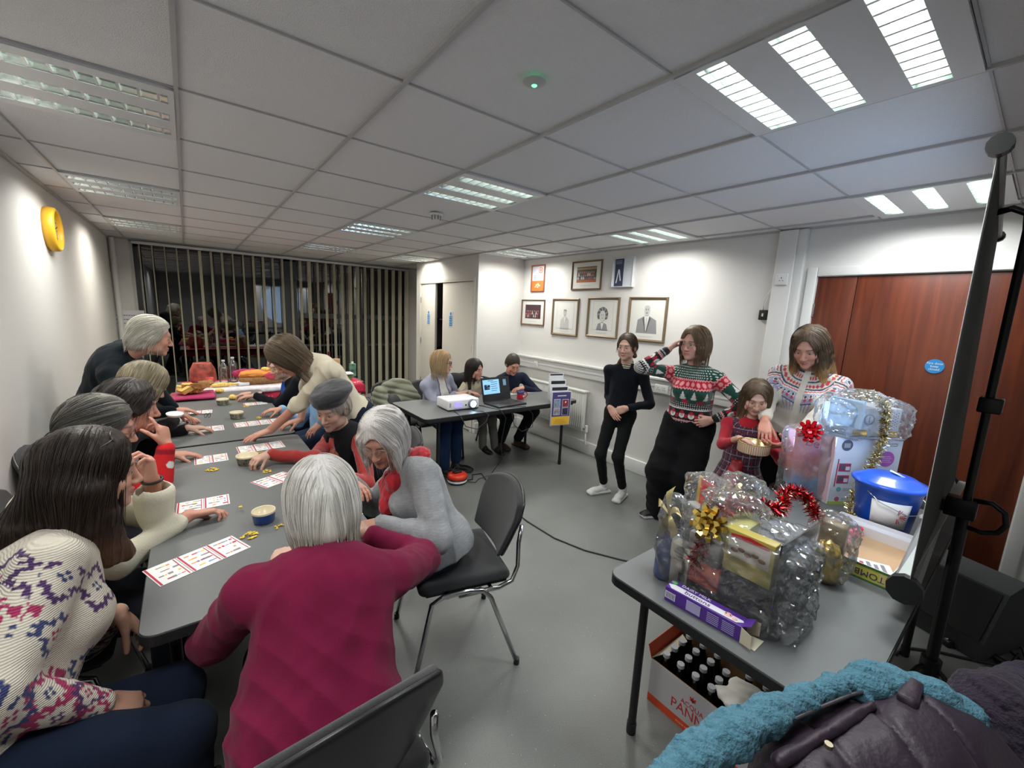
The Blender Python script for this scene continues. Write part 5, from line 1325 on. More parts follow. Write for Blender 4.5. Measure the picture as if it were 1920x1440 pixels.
M = MB(); M.box((-.04, -.02, .095), (.04, .02, .12), blk, bev=.006); M.tube([(-.05, 0, .10), (-.045, .01, .14), (.0, .02, .15), (.03, .01, .12)], .004, blk, 8); M.obj('plug', parent=t)
# olive puffer coat on the chair
t = thing('puffer_coat', 'olive green puffer coat over the chair left of the blonde woman', 'coat', (1.76, 4.24, 0))
pr = [Ell((.02, .10, .76), (.20, .08, .13), k=.06), Ell((-.12, -.05, .55), (.15, .14, .17), k=.06), Ell((.10, .02, .62), (.17, .10, .18), k=.06), Ell((-.2, .02, .62), (.09, .13, .22), k=.06)]
olive = mat('puffer_olive', (.12, .125, .08), .5, sheen=.2, bump=.2, bscale=60)
sdf_obj('quilted_shell', pr, .010, olive, None, t, lambda q: -.012 * np.abs(np.sin(q[..., 2] * 44 + q[..., 0] * 12 + .8 * wob(q, 6, 2))) + .006, .02)
sdf_obj('dark_lining', [Ell((-.10, -.08, .60), (.10, .10, .16), k=.03), Ell((-.13, -.12, .50), (.09, .06, .12), k=.03)], .010, mat('lining_black', (.015, .017, .017), .6), None, t)
t = thing('folded_jacket', 'black jacket hanging on the girl\'s chair back', 'jacket', (2.62, 4.12, 0)); sdf_obj('black_cloth', [Ell((-.12, .21, .82), (.14, .06, .10), k=.05), Ell((.05, .22, .74), (.16, .05, .18), k=.05)], .012, mat('jacket_black', (.012, .012, .014), .8), None, t, lambda q: .006 * wob(q, 22, 4), .01)
# ------------------------------------------------------------------ projection screen
t = thing('projection_screen', 'tripod projection screen seen edge-on, at the right beside the prize table', 'projection screen', (2.45, .107, 0))
def off(p): return (p[0] - 2.45, p[1] - .107, p[2])
cb, ct_, fb, ft = (1.74, .148, .88), (1.70, .162, 2.13), (3.20, .196, .88), (3.18, .243, 2.13)
M = MB(); scw = mat('screen_white', (.8, .8, .8), .9); scb = mat('screen_back', (.055, .058, .055), .8, bump=.1)
def quadslab(M, a, b, c, d, m, th, inset=0):
    vs = [off(p) for p in (a, b, c, d)] + [(off(p)[0], off(p)[1] + th, off(p)[2]) for p in (a, b, c, d)]
    M.add(vs, [(0, 1, 2, 3), (7, 6, 5, 4), (0, 4, 5, 1), (1, 5, 6, 2), (2, 6, 7, 3), (3, 7, 4, 0)], m)
quadslab(M, cb, fb, ft, ct_, scb, .0012); M.obj('back_cloth', parent=t)
M = MB(); q = lambda p: (p[0], p[1] + .0022, p[2]); quadslab(M, q(cb), q(fb), q(ft), q(ct_), scw, .0012); M.obj('white_surface', parent=t)
M = MB(); e = lambda p: (p[0] + .05, p[1] + .001, p[2]); quadslab(M, (cb[0], cb[1] - .0012, cb[2]), (cb[0] + .05, cb[1] + .0008, cb[2]), (ct_[0] + .05, ct_[1] + .0008, ct_[2]), (ct_[0], ct_[1] - .0012, ct_[2]), mat('screen_border', (.012, .012, .013), .6), .0008); M.obj('black_border', parent=t)
def hexbar(M, a, b, r, m, n=8): M.cyl(off(a), off(b), r, m=m, n=n, smooth=False)
sgrey = mat('case_grey', (.25, .26, .26), .4)
M = MB(); hexbar(M, (1.76, .160, .85), (3.24, .222, .85), .032, sgrey); M.box((-.68, .045, .878), (.75, .075, .885), mat('case_strip', (.45, .5, .48), .4)); M.obj('casing', parent=t)
for nm, a, b in (('end_cap', (1.735, .158, .85), (1.762, .159, .85)), ('end_cap', (3.238, .222, .85), (3.262, .223, .85))): M = MB(); hexbar(M, a, b, .046, tedge, 10); M.obj(nm, parent=t)
M = MB(); hexbar(M, (1.69, .162, 2.14), (3.20, .245, 2.14), .014, sgrey, 10); M.obj('top_bar', parent=t)
for a, b in (((1.665, .161, 2.14), (1.70, .162, 2.14)), ((3.19, .245, 2.14), (3.22, .246, 2.14))): M = MB(); hexbar(M, a, b, .026, tedge, 12); M.obj('top_cap', parent=t)
M = MB(); M.cyl((0, -.012, .22), (0, -.002, 1.0), .020, m=legm, n=16); M.obj('lower_pole', parent=t)
M = MB(); M.cyl((0, -.002, .95), (0, .012, 2.12), .0135, m=legm, n=16); M.obj('upper_pole', parent=t)
M = MB(); M.box((-.035, -.035, 1.36), (.035, .03, 1.42), legm, bev=.006); M.obj('clamp', parent=t)
M = MB(); M.box((-.03, -.035, .92), (.03, .055, 1.0), legm, bev=.006); M.box((-.02, .03, .93), (.02, .07, .98), legm); M.obj('bracket', parent=t)
M = MB(); M.tube([(0, -.02, 1.0), (-.01, -.07, 1.01), (-.015, -.105, .985), (-.015, -.115, .94), (-.01, -.10, .90), (0, -.06, .88), (0, -.015, .885)], .010, legm, 10); M.obj('carry_handle', parent=t)
M = MB(); M.tube([(0, .01, 2.02), (0, .02, 2.10), (0, .06, 2.125), (-.0, .10, 2.115)], .012, legm, 10); M.obj('hook', parent=t)
M = MB(); M.cyl((0, -.012, .18), (0, -.012, .27), .034, m=legm); M.obj('hub', parent=t)
for k, a in enumerate((250, 10, 140)):
    a = math.radians(a); M = MB(); M.tube([(0, -.012, .25), (.05 * math.cos(a), -.012 + .05 * math.sin(a), .22), (.42 * math.cos(a), -.012 + .42 * math.sin(a) * .55, .012)], .010, legm, 8); M.obj('leg', parent=t)
# projector beam
l = bpy.data.lights.new('projector_beam', 'SPOT'); l.energy = 650; l.color = (.36, .62, 1.); l.spot_size = math.radians(22); l.spot_blend = .1; l.shadow_soft_size = .012
lo = bpy.data.objects.new('projector_beam', l); COL.objects.link(lo); lo.location = (2.08, 3.17, .80)
dv = V((2.42, .18, 1.58)) - lo.location; lo.rotation_euler = dv.to_track_quat('-Z', 'Y').to_euler()
# ------------------------------------------------------------------ tinsel, bows, cellophane
foil_r = mat('tinsel_red', (.50, .010, .020), .22, .85); foil_s = mat('tinsel_silver', (.72, .68, .55), .18, .95); foil_g = mat('foil_gold', (.62, .43, .10), .24, .95); cello = film('cellophane', (.98, .985, .99), .96, .10, .8, .07)
def spline(pts, n=40):
    P = [A(*p) for p in pts]; P = [2 * P[0] - P[1]] + P + [2 * P[-1] - P[-2]]; out = []
    for i in range(len(P) - 3):
        for k in range(n):
            u = k / n; a, b, c, d = P[i:i + 4]; out.append(.5 * ((2 * b) + (-a + c) * u + (2 * a - 5 * b + 4 * c - d) * u * u + (-a + 3 * b - 3 * c + d) * u ** 3))
    return np.array(out + [P[-2]])
def tinsel(label, loc, pts, r, n, mats, seed, group=None, w=.0032):
    t = thing('tinsel_garland', label, 'tinsel', loc, group=group); rr = np.random.RandomState(seed); S_ = spline(pts)
    M = MB(); M.tube([tuple(p) for p in S_[::6]], .002, mats[0], 6); M.obj('core', parent=t)
    M = MB()
    for k in range(n):
        p = S_[rr.randint(len(S_))]; d = nrm(rr.randn(3)); L_ = r * rr.uniform(.6, 1.1); s = nrm(np.cross(d, rr.randn(3))) * w * rr.uniform(.7, 1.3); c = nrm(np.cross(d, s)) * L_ * rr.uniform(-.35, .35)
        q = p + d * L_ * .55 + c * .5; e_ = p + d * L_ + c * 1.6
        M.add([tuple(p - s), tuple(p + s), tuple(q + s), tuple(q - s), tuple(e_ + s * .4), tuple(e_ - s * .4)], [(0, 1, 2, 3), (3, 2, 4, 5)], mats[rr.randint(len(mats))], False)
    o = M.obj('foil_strands', parent=t); o['kind'] = 'stuff'; return t
def bow(t, c, r, m, n=9, seed=1, nrmv=(0, 0, 1), name='bow_ribbon'):
    R_ = V(nrmv).to_track_quat('Z', 'Y').to_matrix().to_4x4(); rr = random.Random(seed); M = MB()
    for ring, (k_, el_, sc) in enumerate(((n, .25, 1.), (n - 2, .75, .8), (3, 1.2, .55))):
        for i in range(k_):
            a = 2 * PI * i / k_ + ring * .4 + rr.uniform(-.1, .1); L_ = r * sc; d = V((math.cos(a) * math.cos(el_), math.sin(a) * math.cos(el_), math.sin(el_))); s = V((-math.sin(a), math.cos(a), 0)) * r * .17; u = d.cross(s).normalized() * r * .20
            pts = [V((0, 0, 0)), d * L_ * .45 - u, d * L_ * .85 - u * .6, d * L_, d * L_ * .8 + u * .7, d * L_ * .35 + u * .6]
            wd_ = [.4, 1, 1, .55, .9, .5]
            vs = []; 
            for p, w_ in zip(pts, wd_): vs += [p - s * w_, p + s * w_]
            M.add([R_ @ v + V(c) for v in vs], [(2 * j, 2 * j + 1, 2 * j + 3, 2 * j + 2) for j in range(5)], m, False)
    return M.obj(name, parent=t)
def cellowrap(t, prims, seed, amp=.012, h=.009, name='cellophane', m=None, fr=28):
    def dp(q):
        w = wob(q, fr, seed); w2 = wob(q, fr * 2.2, seed + 1); w3 = wob(q, fr * 4.5, seed + 2); return amp * 1.1 * (np.abs(w) - .45) + amp * .9 * (np.abs(w2) - .4) + amp * .35 * w3
    return sdf_obj(name, prims, max(h, .0095), m or cello, None, t, dp, amp * 2., sm=0, flat=True)
# --- big hamper ------------------------------------------------------------
t = thing('gift_hamper', 'cellophane wrapped hamper with chocolate boxes and a gold bow, nearest on the prize table', 'hamper', (1.44, .53, TZ))
bkt = mat('hamper_dark', (.02, .018, .018), .6, bump=.4, bscale=120); 
M = MB(); M.box((-.12, -.15, .0), (.12, .15, .15), bkt, bev=.006); M.obj('black_basket', parent=t)
M = MB(); M.box((-.135, -.14, .145), (-.095, .0, .285), mat('choc_gold', (.42, .34, .08), .35), bev=.003); Cb = M.obj('chocolate_box', parent=t)
M = MB(); M.box((-.1365, -.13, .20), (-.1352, -.01, .262), mat('choc_cream', (.62, .56, .50), .4)); M.prism([(-.125, .262), (-.015, .262), (-.015, .272), (-.07, .28), (-.125, .272)], -.1366, -.1352, mat('choc_red', (.5, .03, .03), .35), Matrix(((0, 0, 1, 0), (1, 0, 0, 0), (0, 1, 0, 0), (0, 0, 0, 1))))
for k in range(5): M.sph((-.1375, -.11 + .02 * k, .222 + .008 * (k % 2)), (.003, .011, .007), mat('almond', (.22, .09, .04), .4), 8)
M.obj('box_print', parent=Cb)
M = MB(); M.box((-.15, .10, .0), (-.10, .17, .155), mat('box_beige', (.48, .44, .36), .5), bev=.002); Bb = M.obj('small_carton', parent=t)
M = MB(); M.box((-.1512, .115, .03), (-.150, .13, .06), ink); 
for k in range(7): M.box((-.1512, .108 + .003 * k, .03), (-.150, .1095 + .003 * k, .06), ink)
for k in range(4): M.box((-.1512, .112, .10 + .012 * k), (-.150, .155 - .01 * (k % 2), .104 + .012 * k), mat('faint_print', (.3, .28, .24), .5))
M.obj('carton_print', parent=Bb)
M = MB(); M.box((-.14, .01, .10), (-.115, .115, .22), mat('clear_box', (.30, .28, .27), .15), bev=.003); M.box((-.145, .0, .05), (-.125, .10, .13), mat('red_box_strip', (.5, .08, .04), .4), bev=.003); M.obj('flat_box', parent=t)
M = MB(); M.box((-.06, -.02, .15), (.07, .10, .25), mat('box_yellow_green', (.55, .52, .18), .5), bev=.004); M.obj('green_box', parent=t)
M = MB(); M.lathe([(0, 0), (.035, 0), (.038, .01), (.036, .10), (.015, .14), (.014, .17)], (-.13, .195, .0), mat('jar_blue_glass', (.05, .07, .16), .08), 20); M.obj('small_bottle', parent=t)
M = MB(); M.box((-.135, -.165, .0), (.13, -.160, .30), film('clear_side', (.93, .95, 1), .62, .12), M=T(rz=-.05)); M.obj('clear_side_sheet', parent=t)
cellowrap(t, [Box((-.01, -.02, .13), (.145, .155, .14), .03, k=.05), Ell((.0, .03, .27), (.08, .09, .06), k=.06), Ell((-.01, .04, .325), (.07, .10, .025), k=.03)], 3, .014)
cellowrap(t, [Box((-.03, -.185, .13), (.10, .028, .13), .02, k=.03)], 8, .016, .008, 'cellophane_fold', fr=36)
cellowrap(t, [Ell((-.12, .17, .10), (.06, .07, .12), k=.04), Ell((-.12, .19, .25), (.045, .05, .07), k=.04)], 12, .010, .008, 'cellophane_corner')
bow(t, (-.135, .055, .27), .062, foil_g, 9, 4, (-1, -.1, .35), 'gold_bow')
t2 = thing('cream_ribbon_bow', 'pale gold ribbon bow on a small wrapped bottle at the left front of the hamper', 'bow', (1.31, .73, TZ + .235)); satin = mat('satin_gold', (.62, .50, .22), .35, .3)
M = MB()
for a, L_, tw in ((.2, .085, .3), (1.5, .095, -.4), (2.7, .075, .5), (4.0, .08, .1), (5.0, .09, -.3)):
    d = V((.25 * math.cos(a), math.cos(a) * .7, math.sin(a))); s = V((.5, .2 * math.sin(a) + tw, .3)).normalized() * .015
    vs = []
    for i in range(7): k = i / 6; c = d * L_ * k + V((-.012 * math.sin(k * 3), 0, .02 * math.sin(k * 3))); vs += [c - s * (.35 + k), c + s * (.35 + k)]
    M.add(vs, [(2 * i, 2 * i + 1, 2 * i + 3, 2 * i + 2) for i in range(6)], satin, True)
M.obj('ribbon_loops', parent=t2)
t2 = thing('red_gift_card', 'bright red card with a yellow edge standing behind the hamper', 'card', (1.66, .77, TZ + .0)); M = MB(); M.box((-.01, -.045, .16), (-.004, .045, .27), mat('card_bright_red', (.85, .03, .015), .35), M=T(rz=-.5)); M.box((-.0115, .035, .155), (-.0025, .052, .275), cyel, M=T(rz=-.5)); M.obj('red_card', parent=t2)
M = MB(); M.box((-.05, -.06, 0), (.05, .06, .16), mat('parcel_clear_inside', (.45, .45, .42), .4), bev=.008, M=T(rz=-.5)); M.obj('box_below', parent=t2)
cellowrap(t2, [Box((0, 0, .14), (.065, .075, .15), .02, R=rotz(-.5))], 21, .010, .009)
t2 = thing('gift_bottle_wrap', 'crumpled cellophane parcel with a cream bow in the middle of the prize table', 'parcel', (1.82, .70, TZ)); M = MB(); M.lathe([(0, 0), (.05, 0), (.055, .02), (.05, .13), (.02, .17), (.018, .2)], m=mat('bottle_yellowgreen', (.45, .45, .15), .2), n=20); M.obj('bottle', parent=t2)
cellowrap(t2, [Ell((0, 0, .10), (.09, .09, .11), k=.04), Ell((0, 0, .24), (.07, .09, .05), k=.04)], 25, .014, .009); bow(t2, (-.03, .03, .20), .06, satin, 6, 9, (-.8, -.2, .5), 'cream_bow')
tinsel('red tinsel draped over the hamper and along to the middle of the prize table', (1.5, .5, TZ), [(-.19, .12, .10), (-.20, .10, .17), (-.17, .09, .25), (-.08, .09, .29), (.0, .06, .295), (.08, .0, .285), (.16, .0, .27), (.24, .02, .30), (.30, -.02, .29), (.30, -.08, .22)], .034, 2600, [foil_r, foil_r, foil_r, foil_s], 5, w=.0026)
# --- gold bag ----------------------------------------------------------------
t = thing('wrapped_gift_bag', 'gold and clear cellophane gift bag beside the tombola box', 'gift bag', (1.80, .375, TZ)); M = MB(); M.lathe([(0, 0), (.04, 0), (.045, .02), (.043, .10), (.03, .15), (0, .16)], m=foil_g, n=22); M.obj('gold_packet', parent=t)
M = MB(); M.box((-.07, .01, 0), (-.02, .07, .13), mat('card_silver', (.45, .45, .43), .4), bev=.002, M=T(rz=-.6)); M.obj('silver_card', parent=t)
M = MB(); M.box((.0, -.04, .08), (.05, .04, .22), mat('bag_brown', (.20, .13, .05), .3), bev=.01); M.obj('brown_packet', parent=t)
cellowrap(t, [Ell((0, 0, .09), (.07, .075, .11), k=.04), Ell((.02, .0, .19), (.06, .075, .07), k=.04)], 31, .013, .008)
# --- purple box ----------------------------------------------------------------
prb = mat('choc_purple', (.085, .03, .26), .35); buff = mat('card_inner', (.55, .50, .38), .7); prbw = mat('box_print_white', (.66, .66, .7), .4)
t = thing('chocolate_carton', 'long purple chocolate button carton lying open at its right end on the table edge', 'carton', (1.232, .535, TZ), math.radians(-86))
M = MB(); M.box((-.118, -.027, 0), (.118, .027, .050), prb, bev=.0015); B0 = M.obj('carton_body', parent=t)
M = MB(); M.box((-.116, -.0285, .012), (-.082, -.0272, .036), prbw); M.box((-.045, -.0285, .008), (.0, -.0272, .042), mat('print_lilac', (.40, .36, .6), .4))
for k in range(6): M.box((-.112 + .005 * k, -.0290, .014), (-.110 + .005 * k, -.0284, .034), prb)
for r_ in range(6):
    for c_ in range(2): M.box((.02 + .045 * c_, -.0282, .008 + .006 * r_), (.055 + .045 * c_, -.0272, .010 + .006 * r_), MATS['print_lilac'])
M.prism([(-.117, -.008), (-.10, -.024), (.10, -.020), (.116, -.004), (.112, .003), (-.10, .002)], .0502, .0508, prbw)
M.sph((.072, -.004, .0505), (.012, .011, .003), mat('pig_pink', (.75, .42, .36), .5), 12); M.sph((.092, -.010, .0505), (.008, .007, .003), MATS['pig_pink'], 12); M.sph((-.105, .012, .0505), (.012, .009, .003), mat('logo_green', (.08, .3, .10), .4), 10)
for a in (.066, .078): M.sph((a, -.006, .0535), .002, ink, 6)
M.obj('printed_panel', parent=B0)
text('DAIRY MILK', .017, prbw, T(-.035, .016, .0506), parent=B0, sx=1.05); text('buttons', .024, mat('choc_brown_ink', (.09, .02, .16), .4), T(-.02, -.010, .0510), parent=B0, sx=1.1)
M = MB()
M.add([(.118, -.027, 0), (.118, .027, 0), (.165, .030, -.0 + .004), (.160, -.030, .002)], [(0, 3, 2, 1)], buff); M.add([(.118, -.027, .0), (.118, -.027, .05), (.150, -.040, .046), (.152, -.040, .006)], [(0, 1, 2, 3)], buff); M.add([(.118, .027, .0), (.118, .027, .05), (.150, .036, .050), (.150, .036, .006)], [(0, 1, 2, 3)], buff); M.add([(.118, -.027, .0505), (.118, .027, .0505), (.140, .024, .062), (.140, -.024, .062)], [(0, 1, 2, 3)], prb)
o = M.obj('open_flap', parent=t); s_ = o.modifiers.new('s', 'SOLIDIFY'); s_.thickness = .0008
# --- tombola box ----------------------------------------------------------------
t = thing('tombola_box', 'open white and yellow box lettered TOMBOLA holding sweets and tickets', 'box', (2.155, .345, TZ), math.radians(-3)); card_g = mat('box_gold_print', (.52, .50, .08), .4); card_d = mat('box_green_dark', (.05, .14, .06), .4)
W_, D_, H_ = .232, .145, .062
M = MB(); M.box((-W_, -D_, 0), (W_, D_, .003), mat('card_tan', (.55, .36, .20), .7)); M.obj('floor_panel', parent=t)
M = MB()
for lo, hi in (((-W_, D_ - .003, 0), (W_, D_, H_)), ((-W_, -D_, 0), (-W_ + .003, D_, H_)), ((W_ - .003, -D_, 0), (W_, D_, H_)), ((-W_, -D_, 0), (W_, -D_ + .003, H_))): M.box(lo, hi, prbw)
M.box((W_ - .05, -D_ + .003, .003), (W_ - .003, D_ - .003, .045), prbw)
M.box((-W_ - .0012, -D_, 0), (-W_, D_, H_), card_g); M.box((-W_ - .002, -D_, 0), (-W_ - .001, D_, .008), card_d); M.box((-W_ - .002, -D_, .054), (-W_ - .001, D_, H_), card_d); M.box((-W_ - .002, -D_, .012), (-W_ - .0012, -D_ + .03, .05), mat('gold_square', (.62, .52, .2), .3)); M.obj('side_wall', parent=t)
text('TOMBOLA', .034, mat('letter_brown', (.06, .035, .12), .4), T(-W_ - .0016, -.055, .030, rz=-PI / 2) @ RW @ Matrix.Rotation(PI, 4, 'Z'), parent=t, sx=.95)
text('8', .05, mat('letter_tan', (.4, .22, .10), .4), T(-W_ - .0016, .06, .030, rz=-PI / 2) @ RW @ Matrix.Rotation(PI / 2, 4, 'Z'), parent=t)
M = MB(); M.box((-W_ - .0013, -D_ - .0013, 0), (W_, -D_, H_), card_d); M.obj('long_side_print', parent=t)
t2 = thing('sweet_packet', 'bright red twisted packet of sweets inside the tombola box', 'sweets', (2.20, .40, TZ + .008)); r5 = random.Random(8)
for k in range(13):
    M = MB(); M.sph((-.10 + .018 * k, r5.uniform(-.015, .015), .018 + r5.uniform(0, .018)), (.016, .013, .012), [mat('sweet_red', (.85, .04, .05), .2), mat('sweet_pink', (.85, .15, .3), .2), mat('sweet_yellow', (.85, .55, .12), .2), mat('sweet_violet', (.2, .1, .5), .2)][k % 4 if k % 3 else 0], 10); M.obj('sweet', parent=t2)
bow(t2, (.0, 0, .04), .045, MATS['sweet_pink'], 3, 3, (-.4, -.2, 1), 'pink_ribbon'); cellowrap(t2, [Ell((0, 0, .024), (.13, .03, .028), k=.01)], 41, .006, .006)
t2 = thing('ticket_card', 'white printed card lying inside the tombola box', 'card', (2.05, .29, TZ + .004)); M = MB(); M.box((-.065, -.045, 0), (.065, .045, .004), cardw, M=T(rz=-1.2)); 
for k in range(5): M.box((-.055 + .022 * k, -.035, .004), (-.043 + .022 * k, .03 - .01 * (k % 2), .0048), rb.choice([cgrey, cred, cblu, cgrey]), M=T(rz=-1.2))
M.obj('card_face', parent=t2)
# --- bucket ------------------------------------------------------------------
bl = mat('bucket_blue', (.010, .085, .55), .28, coat=.3)
t = thing('charity_bucket', 'blue plastic collecting bucket with a lid and a wire handle', 'bucket', (2.505, .350, TZ)); M = MB(); M.lathe([(0, 0), (.095, 0), (.098, .004), (.122, .215), (.130, .218), (.130, .228), (.120, .230)], m=bl, n=48); M.obj('bucket_wall', parent=t)
M = MB(); M.lathe([(.120, .226), (.136, .224), (.139, .232), (.134, .240), (.118, .243), (.09, .262), (.04, .272), (0, .272)], m=bl, n=48)
vs = []; M.obj('lid', parent=t)
M = MB(); M.cyl((.01, -.02, .270), (.012, -.022, .276), .030, m=clear_w, n=24); M.cyl((.012, -.022, .276), (.012, -.022, .277), .008, m=cgrey, n=12); M.obj('round_sticker', parent=t)
M = MB(); n = 12; vs = []
for z, r_ in ((.05, .1045), (.17, .1185)):
    for k in range(n + 1): a = math.radians(165 + 70 * k / n); vs.append((r_ * math.cos(a), r_ * math.sin(a), z))
M.add(vs, [(k, k + 1, n + 2 + k, n + 1 + k) for k in range(n)], cardw, True); Lb = M.obj('paper_label', parent=t); s_ = Lb.modifiers.new('s', 'SOLIDIFY'); s_.thickness = .001; s_.offset = -1
M = MB()
for k in range(11):
    a = PI * (k - 5) / 11; u0, u1 = .010, .034
    an0 = math.radians(222); 
    def pt(u, z_): ang = an0 + u / .112; rr_ = .1125 + (z_ - .11) * .115 + .0008; return (rr_ * math.cos(ang), rr_ * math.sin(ang), z_)
    s0 = (-math.cos(a), math.sin(a)); w_ = .0028; pz = (-s0[1], s0[0])
    M.add([pt(-.02 + s0[0] * u0 * -1 + pz[0] * w_ * .4, .11 + s0[1] * u0 + pz[1] * w_ * .4), pt(-.02 + s0[0] * u0 * -1 - pz[0] * w_ * .4, .11 + s0[1] * u0 - pz[1] * w_ * .4), pt(-.02 - s0[0] * u1 - pz[0] * w_, .11 + s0[1] * u1 - pz[1] * w_), pt(-.02 - s0[0] * u1 + pz[0] * w_, .11 + s0[1] * u1 + pz[1] * w_)], [(0, 1, 2, 3)], cred)
M.obj('sunburst_logo', parent=Lb)
M = MB(); M.tube([(-.118, .05, .20), (-.13, .0, .165), (-.10, -.09, .13), (-.03, -.135, .13), (.06, -.125, .16), (.105, -.07, .20)], .0022, chrome, 8); M.cyl((-.05, -.128, .13), (-.0, -.137, .13), .008, m=prbw); M.obj('wire_handle', parent=t)
# --- baby gift boxes -------------------------------------------------------------
AX = math.atan2(.383 - .586, .9 - .6)      # front runs from (2.6,.586) to (2.9,.383)
t = thing('nursery_gift_box', 'large white nursery set box with a purple disc, far end of the table', 'box', (2.75, .485, TZ), AX); pale = mat('box_pale', (.60, .64, .72), .3)
M = MB(); M.box((-.181, 0, 0), (.181, .20, .365), pale, bev=.003); Bx = M.obj('carton', parent=t)
M = MB(); g_ = -.0012
M.cyl((.105, g_, .255), (.105, 0, .255), .042, m=mat('disc_purple', (.42, .10, .42), .35), n=30)
for k in range(4): M.box((.078, -.0020, .238 + .010 * k), (.132 - .01 * (k % 2), -.0012, .241 + .010 * k), mat('faint_pink', (.65, .4, .6), .4))
M.box((.09, g_, .325), (.15, 0, .34), mat('logo_grey', (.2, .22, .25), .4)); M.box((.095, -.002, .329), (.145, -.001, .336), pale)
M.box((-.16, g_, .10), (-.155, 0, .25), cred)
for z in (.205, .14): M.box((-.15, g_, z - .022), (-.085, 0, z + .022), mat('panel_crimson', (.38, .05, .12), .35)); M.cyl((-.13, -.0022, z + .004), (-.13, -.001, z + .004), .015, m=mat('panel_dark', (.10, .10, .14), .4), n=20); M.box((-.112, -.002, z - .015), (-.09, -.001, z + .005), pale)
for k, z in enumerate((.085, .03)): M.cyl((-.13, g_, z), (-.13, 0, z), .013, m=mat('panel_teal%d' % k, ((.15, .4, .42), (.45, .1, .2))[k], .4), n=18); M.box((-.105, g_, z - .006), (-.02, 0, z + .008), mat('grey_lines', (.42, .45, .5), .4))
M.cyl((-.125, g_, .325), (-.125, 0, .325), .030, m=MATS['panel_dark'], n=24); M.box((-.142, -.002, .312), (-.108, -.001, .336), mat('oven_grey', (.3, .33, .36), .3))
M.box((-.18, g_, 0), (.18, 0, .018), mat('strip_green', (.40, .48, .12), .4))
for x, z, r_ in ((.03, .13, .045), (.08, .10, .04), (.05, .07, .05)): M.sph((x, -.0005, z), (r_, .002, r_), mat('toy_grey%d' % (x * 100), (.12 + x * 3, .13 + x * 3, .16 + x * 3), .5), 16)
M.sph((.045, -.001, .185), (.030, .003, .028), mat('toy_pink', (.6, .35, .42), .5), 14)
M.obj('front_print', parent=Bx)
M = MB(); M.box((-.1822, .004, .01), (-.181, .196, .36), mat('side_pinkish', (.62, .42, .46), .35)); M.obj('side_print', parent=Bx)
t = thing('patterned_gift_box', 'smaller white dotted gift box in cellophane stacked on the nursery box', 'box', (2.78, .50, TZ + .367), AX)
M = MB(); M.box((-.13, .0, 0), (.155, .17, .15), mat('box_white2', (.64, .67, .72), .3), bev=.003); Bx = M.obj('carton', parent=t)
M = MB()
for i in range(8):
    for j in range(6): M.box((.05 + .012 * i, -.0012, .05 + .014 * j + .006 * (i % 2)), (.055 + .012 * i, 0, .055 + .014 * j + .006 * (i % 2)), cgrey)
M.cyl((-.02, -.0012, .09), (-.02, 0, .09), .030, m=mat('ring_grey', (.25, .28, .33), .4), n=24); M.cyl((-.02, -.0016, .09), (-.02, -.001, .09), .022, m=MATS['box_white2'], n=24); M.box((-.024, -.002, .075), (-.016, -.001, .105), cgrey)
M.box((-.10, -.0012, .0), (-.02, 0, .035), foil_g); M.box((.10, -.0012, 0), (.15, 0, .03), foil_g)
M.obj('front_print', parent=Bx)
M = MB(); M.box((-.17, -.03, .06), (-.155, .12, .20), mat('card_blue_pale', (.34, .42, .50), .4), M=T(rz=.35)); M.obj('blue_card', parent=t)
M = MB(); M.box((-.08, -.0, .155), (-.05, .10, .162), mat('ribbon_red', (.75, .04, .03), .3), M=T(rz=.2, ry=-.3)); M.obj('red_ribbon', parent=t)
cellowrap(t, [Box((.0, .07, .09), (.185, .13, .10), .05, k=.05), Ell((-.02, .07, .18), (.10, .08, .05), k=.06), Ell((-.17, .02, .10), (.07, .07, .09), k=.05)], 51, .016, .010)
t = thing('pink_gift_bag', 'pink and blue gift bag in cellophane leaning on the left of the nursery box', 'gift bag', (2.66, .70, TZ))
GM = T(rz=math.radians(42))
gm = bpy.data.materials.new('gift_bag_print'); gm.use_nodes = True; N_, L_, b_ = gm.node_tree.nodes, gm.node_tree.links, gm.node_tree.nodes['Principled BSDF']
tc = N_.new('ShaderNodeTexCoord'); sp_ = N_.new('ShaderNodeSeparateXYZ'); nz = N_.new('ShaderNodeTexNoise'); nz.inputs['Scale'].default_value = 14; ad = N_.new('ShaderNodeMath'); ad.operation = 'MULTIPLY_ADD'; ad.inputs[1].default_value = .12
L_.new(tc.outputs['Object'], sp_.inputs[0]); L_.new(tc.outputs['Object'], nz.inputs['Vector']); L_.new(nz.outputs[0], ad.inputs[0]); L_.new(sp_.outputs[2], ad.inputs[2])
rp = N_.new('ShaderNodeValToRGB'); L_.new(ad.outputs[0], rp.inputs[0]); cr = rp.color_ramp; cr.elements[0].position = .04; cr.elements[0].color = (.08, .16, .32, 1); cr.elements[1].position = .42; cr.elements[1].color = (.62, .30, .30, 1)
for p_, c_ in ((.14, (.16, .30, .50, 1)), (.20, (.50, .18, .16, 1)), (.28, (.62, .16, .18, 1)), (.34, (.70, .22, .26, 1))): e_ = cr.elements.new(p_); e_.color = c_
L_.new(rp.outputs[0], b_.inputs['Base Color']); b_.inputs['Roughness'].default_value = .3
M = MB(); M.box((-.055, -.13, 0), (.03, .11, .36), gm, M=GM @ T(ry=.10), bev=.004); Gb = M.obj('bag_body', parent=t)
tx_m = mat('script_red', (.45, .02, .06), .4)
text('Bella', .07, tx_m, GM @ T(ry=.10) @ T(-.0562, -.01, .29, rz=-PI / 2) @ RW @ Matrix.Rotation(-.2, 4, 'Z'), parent=Gb, depth=.001)
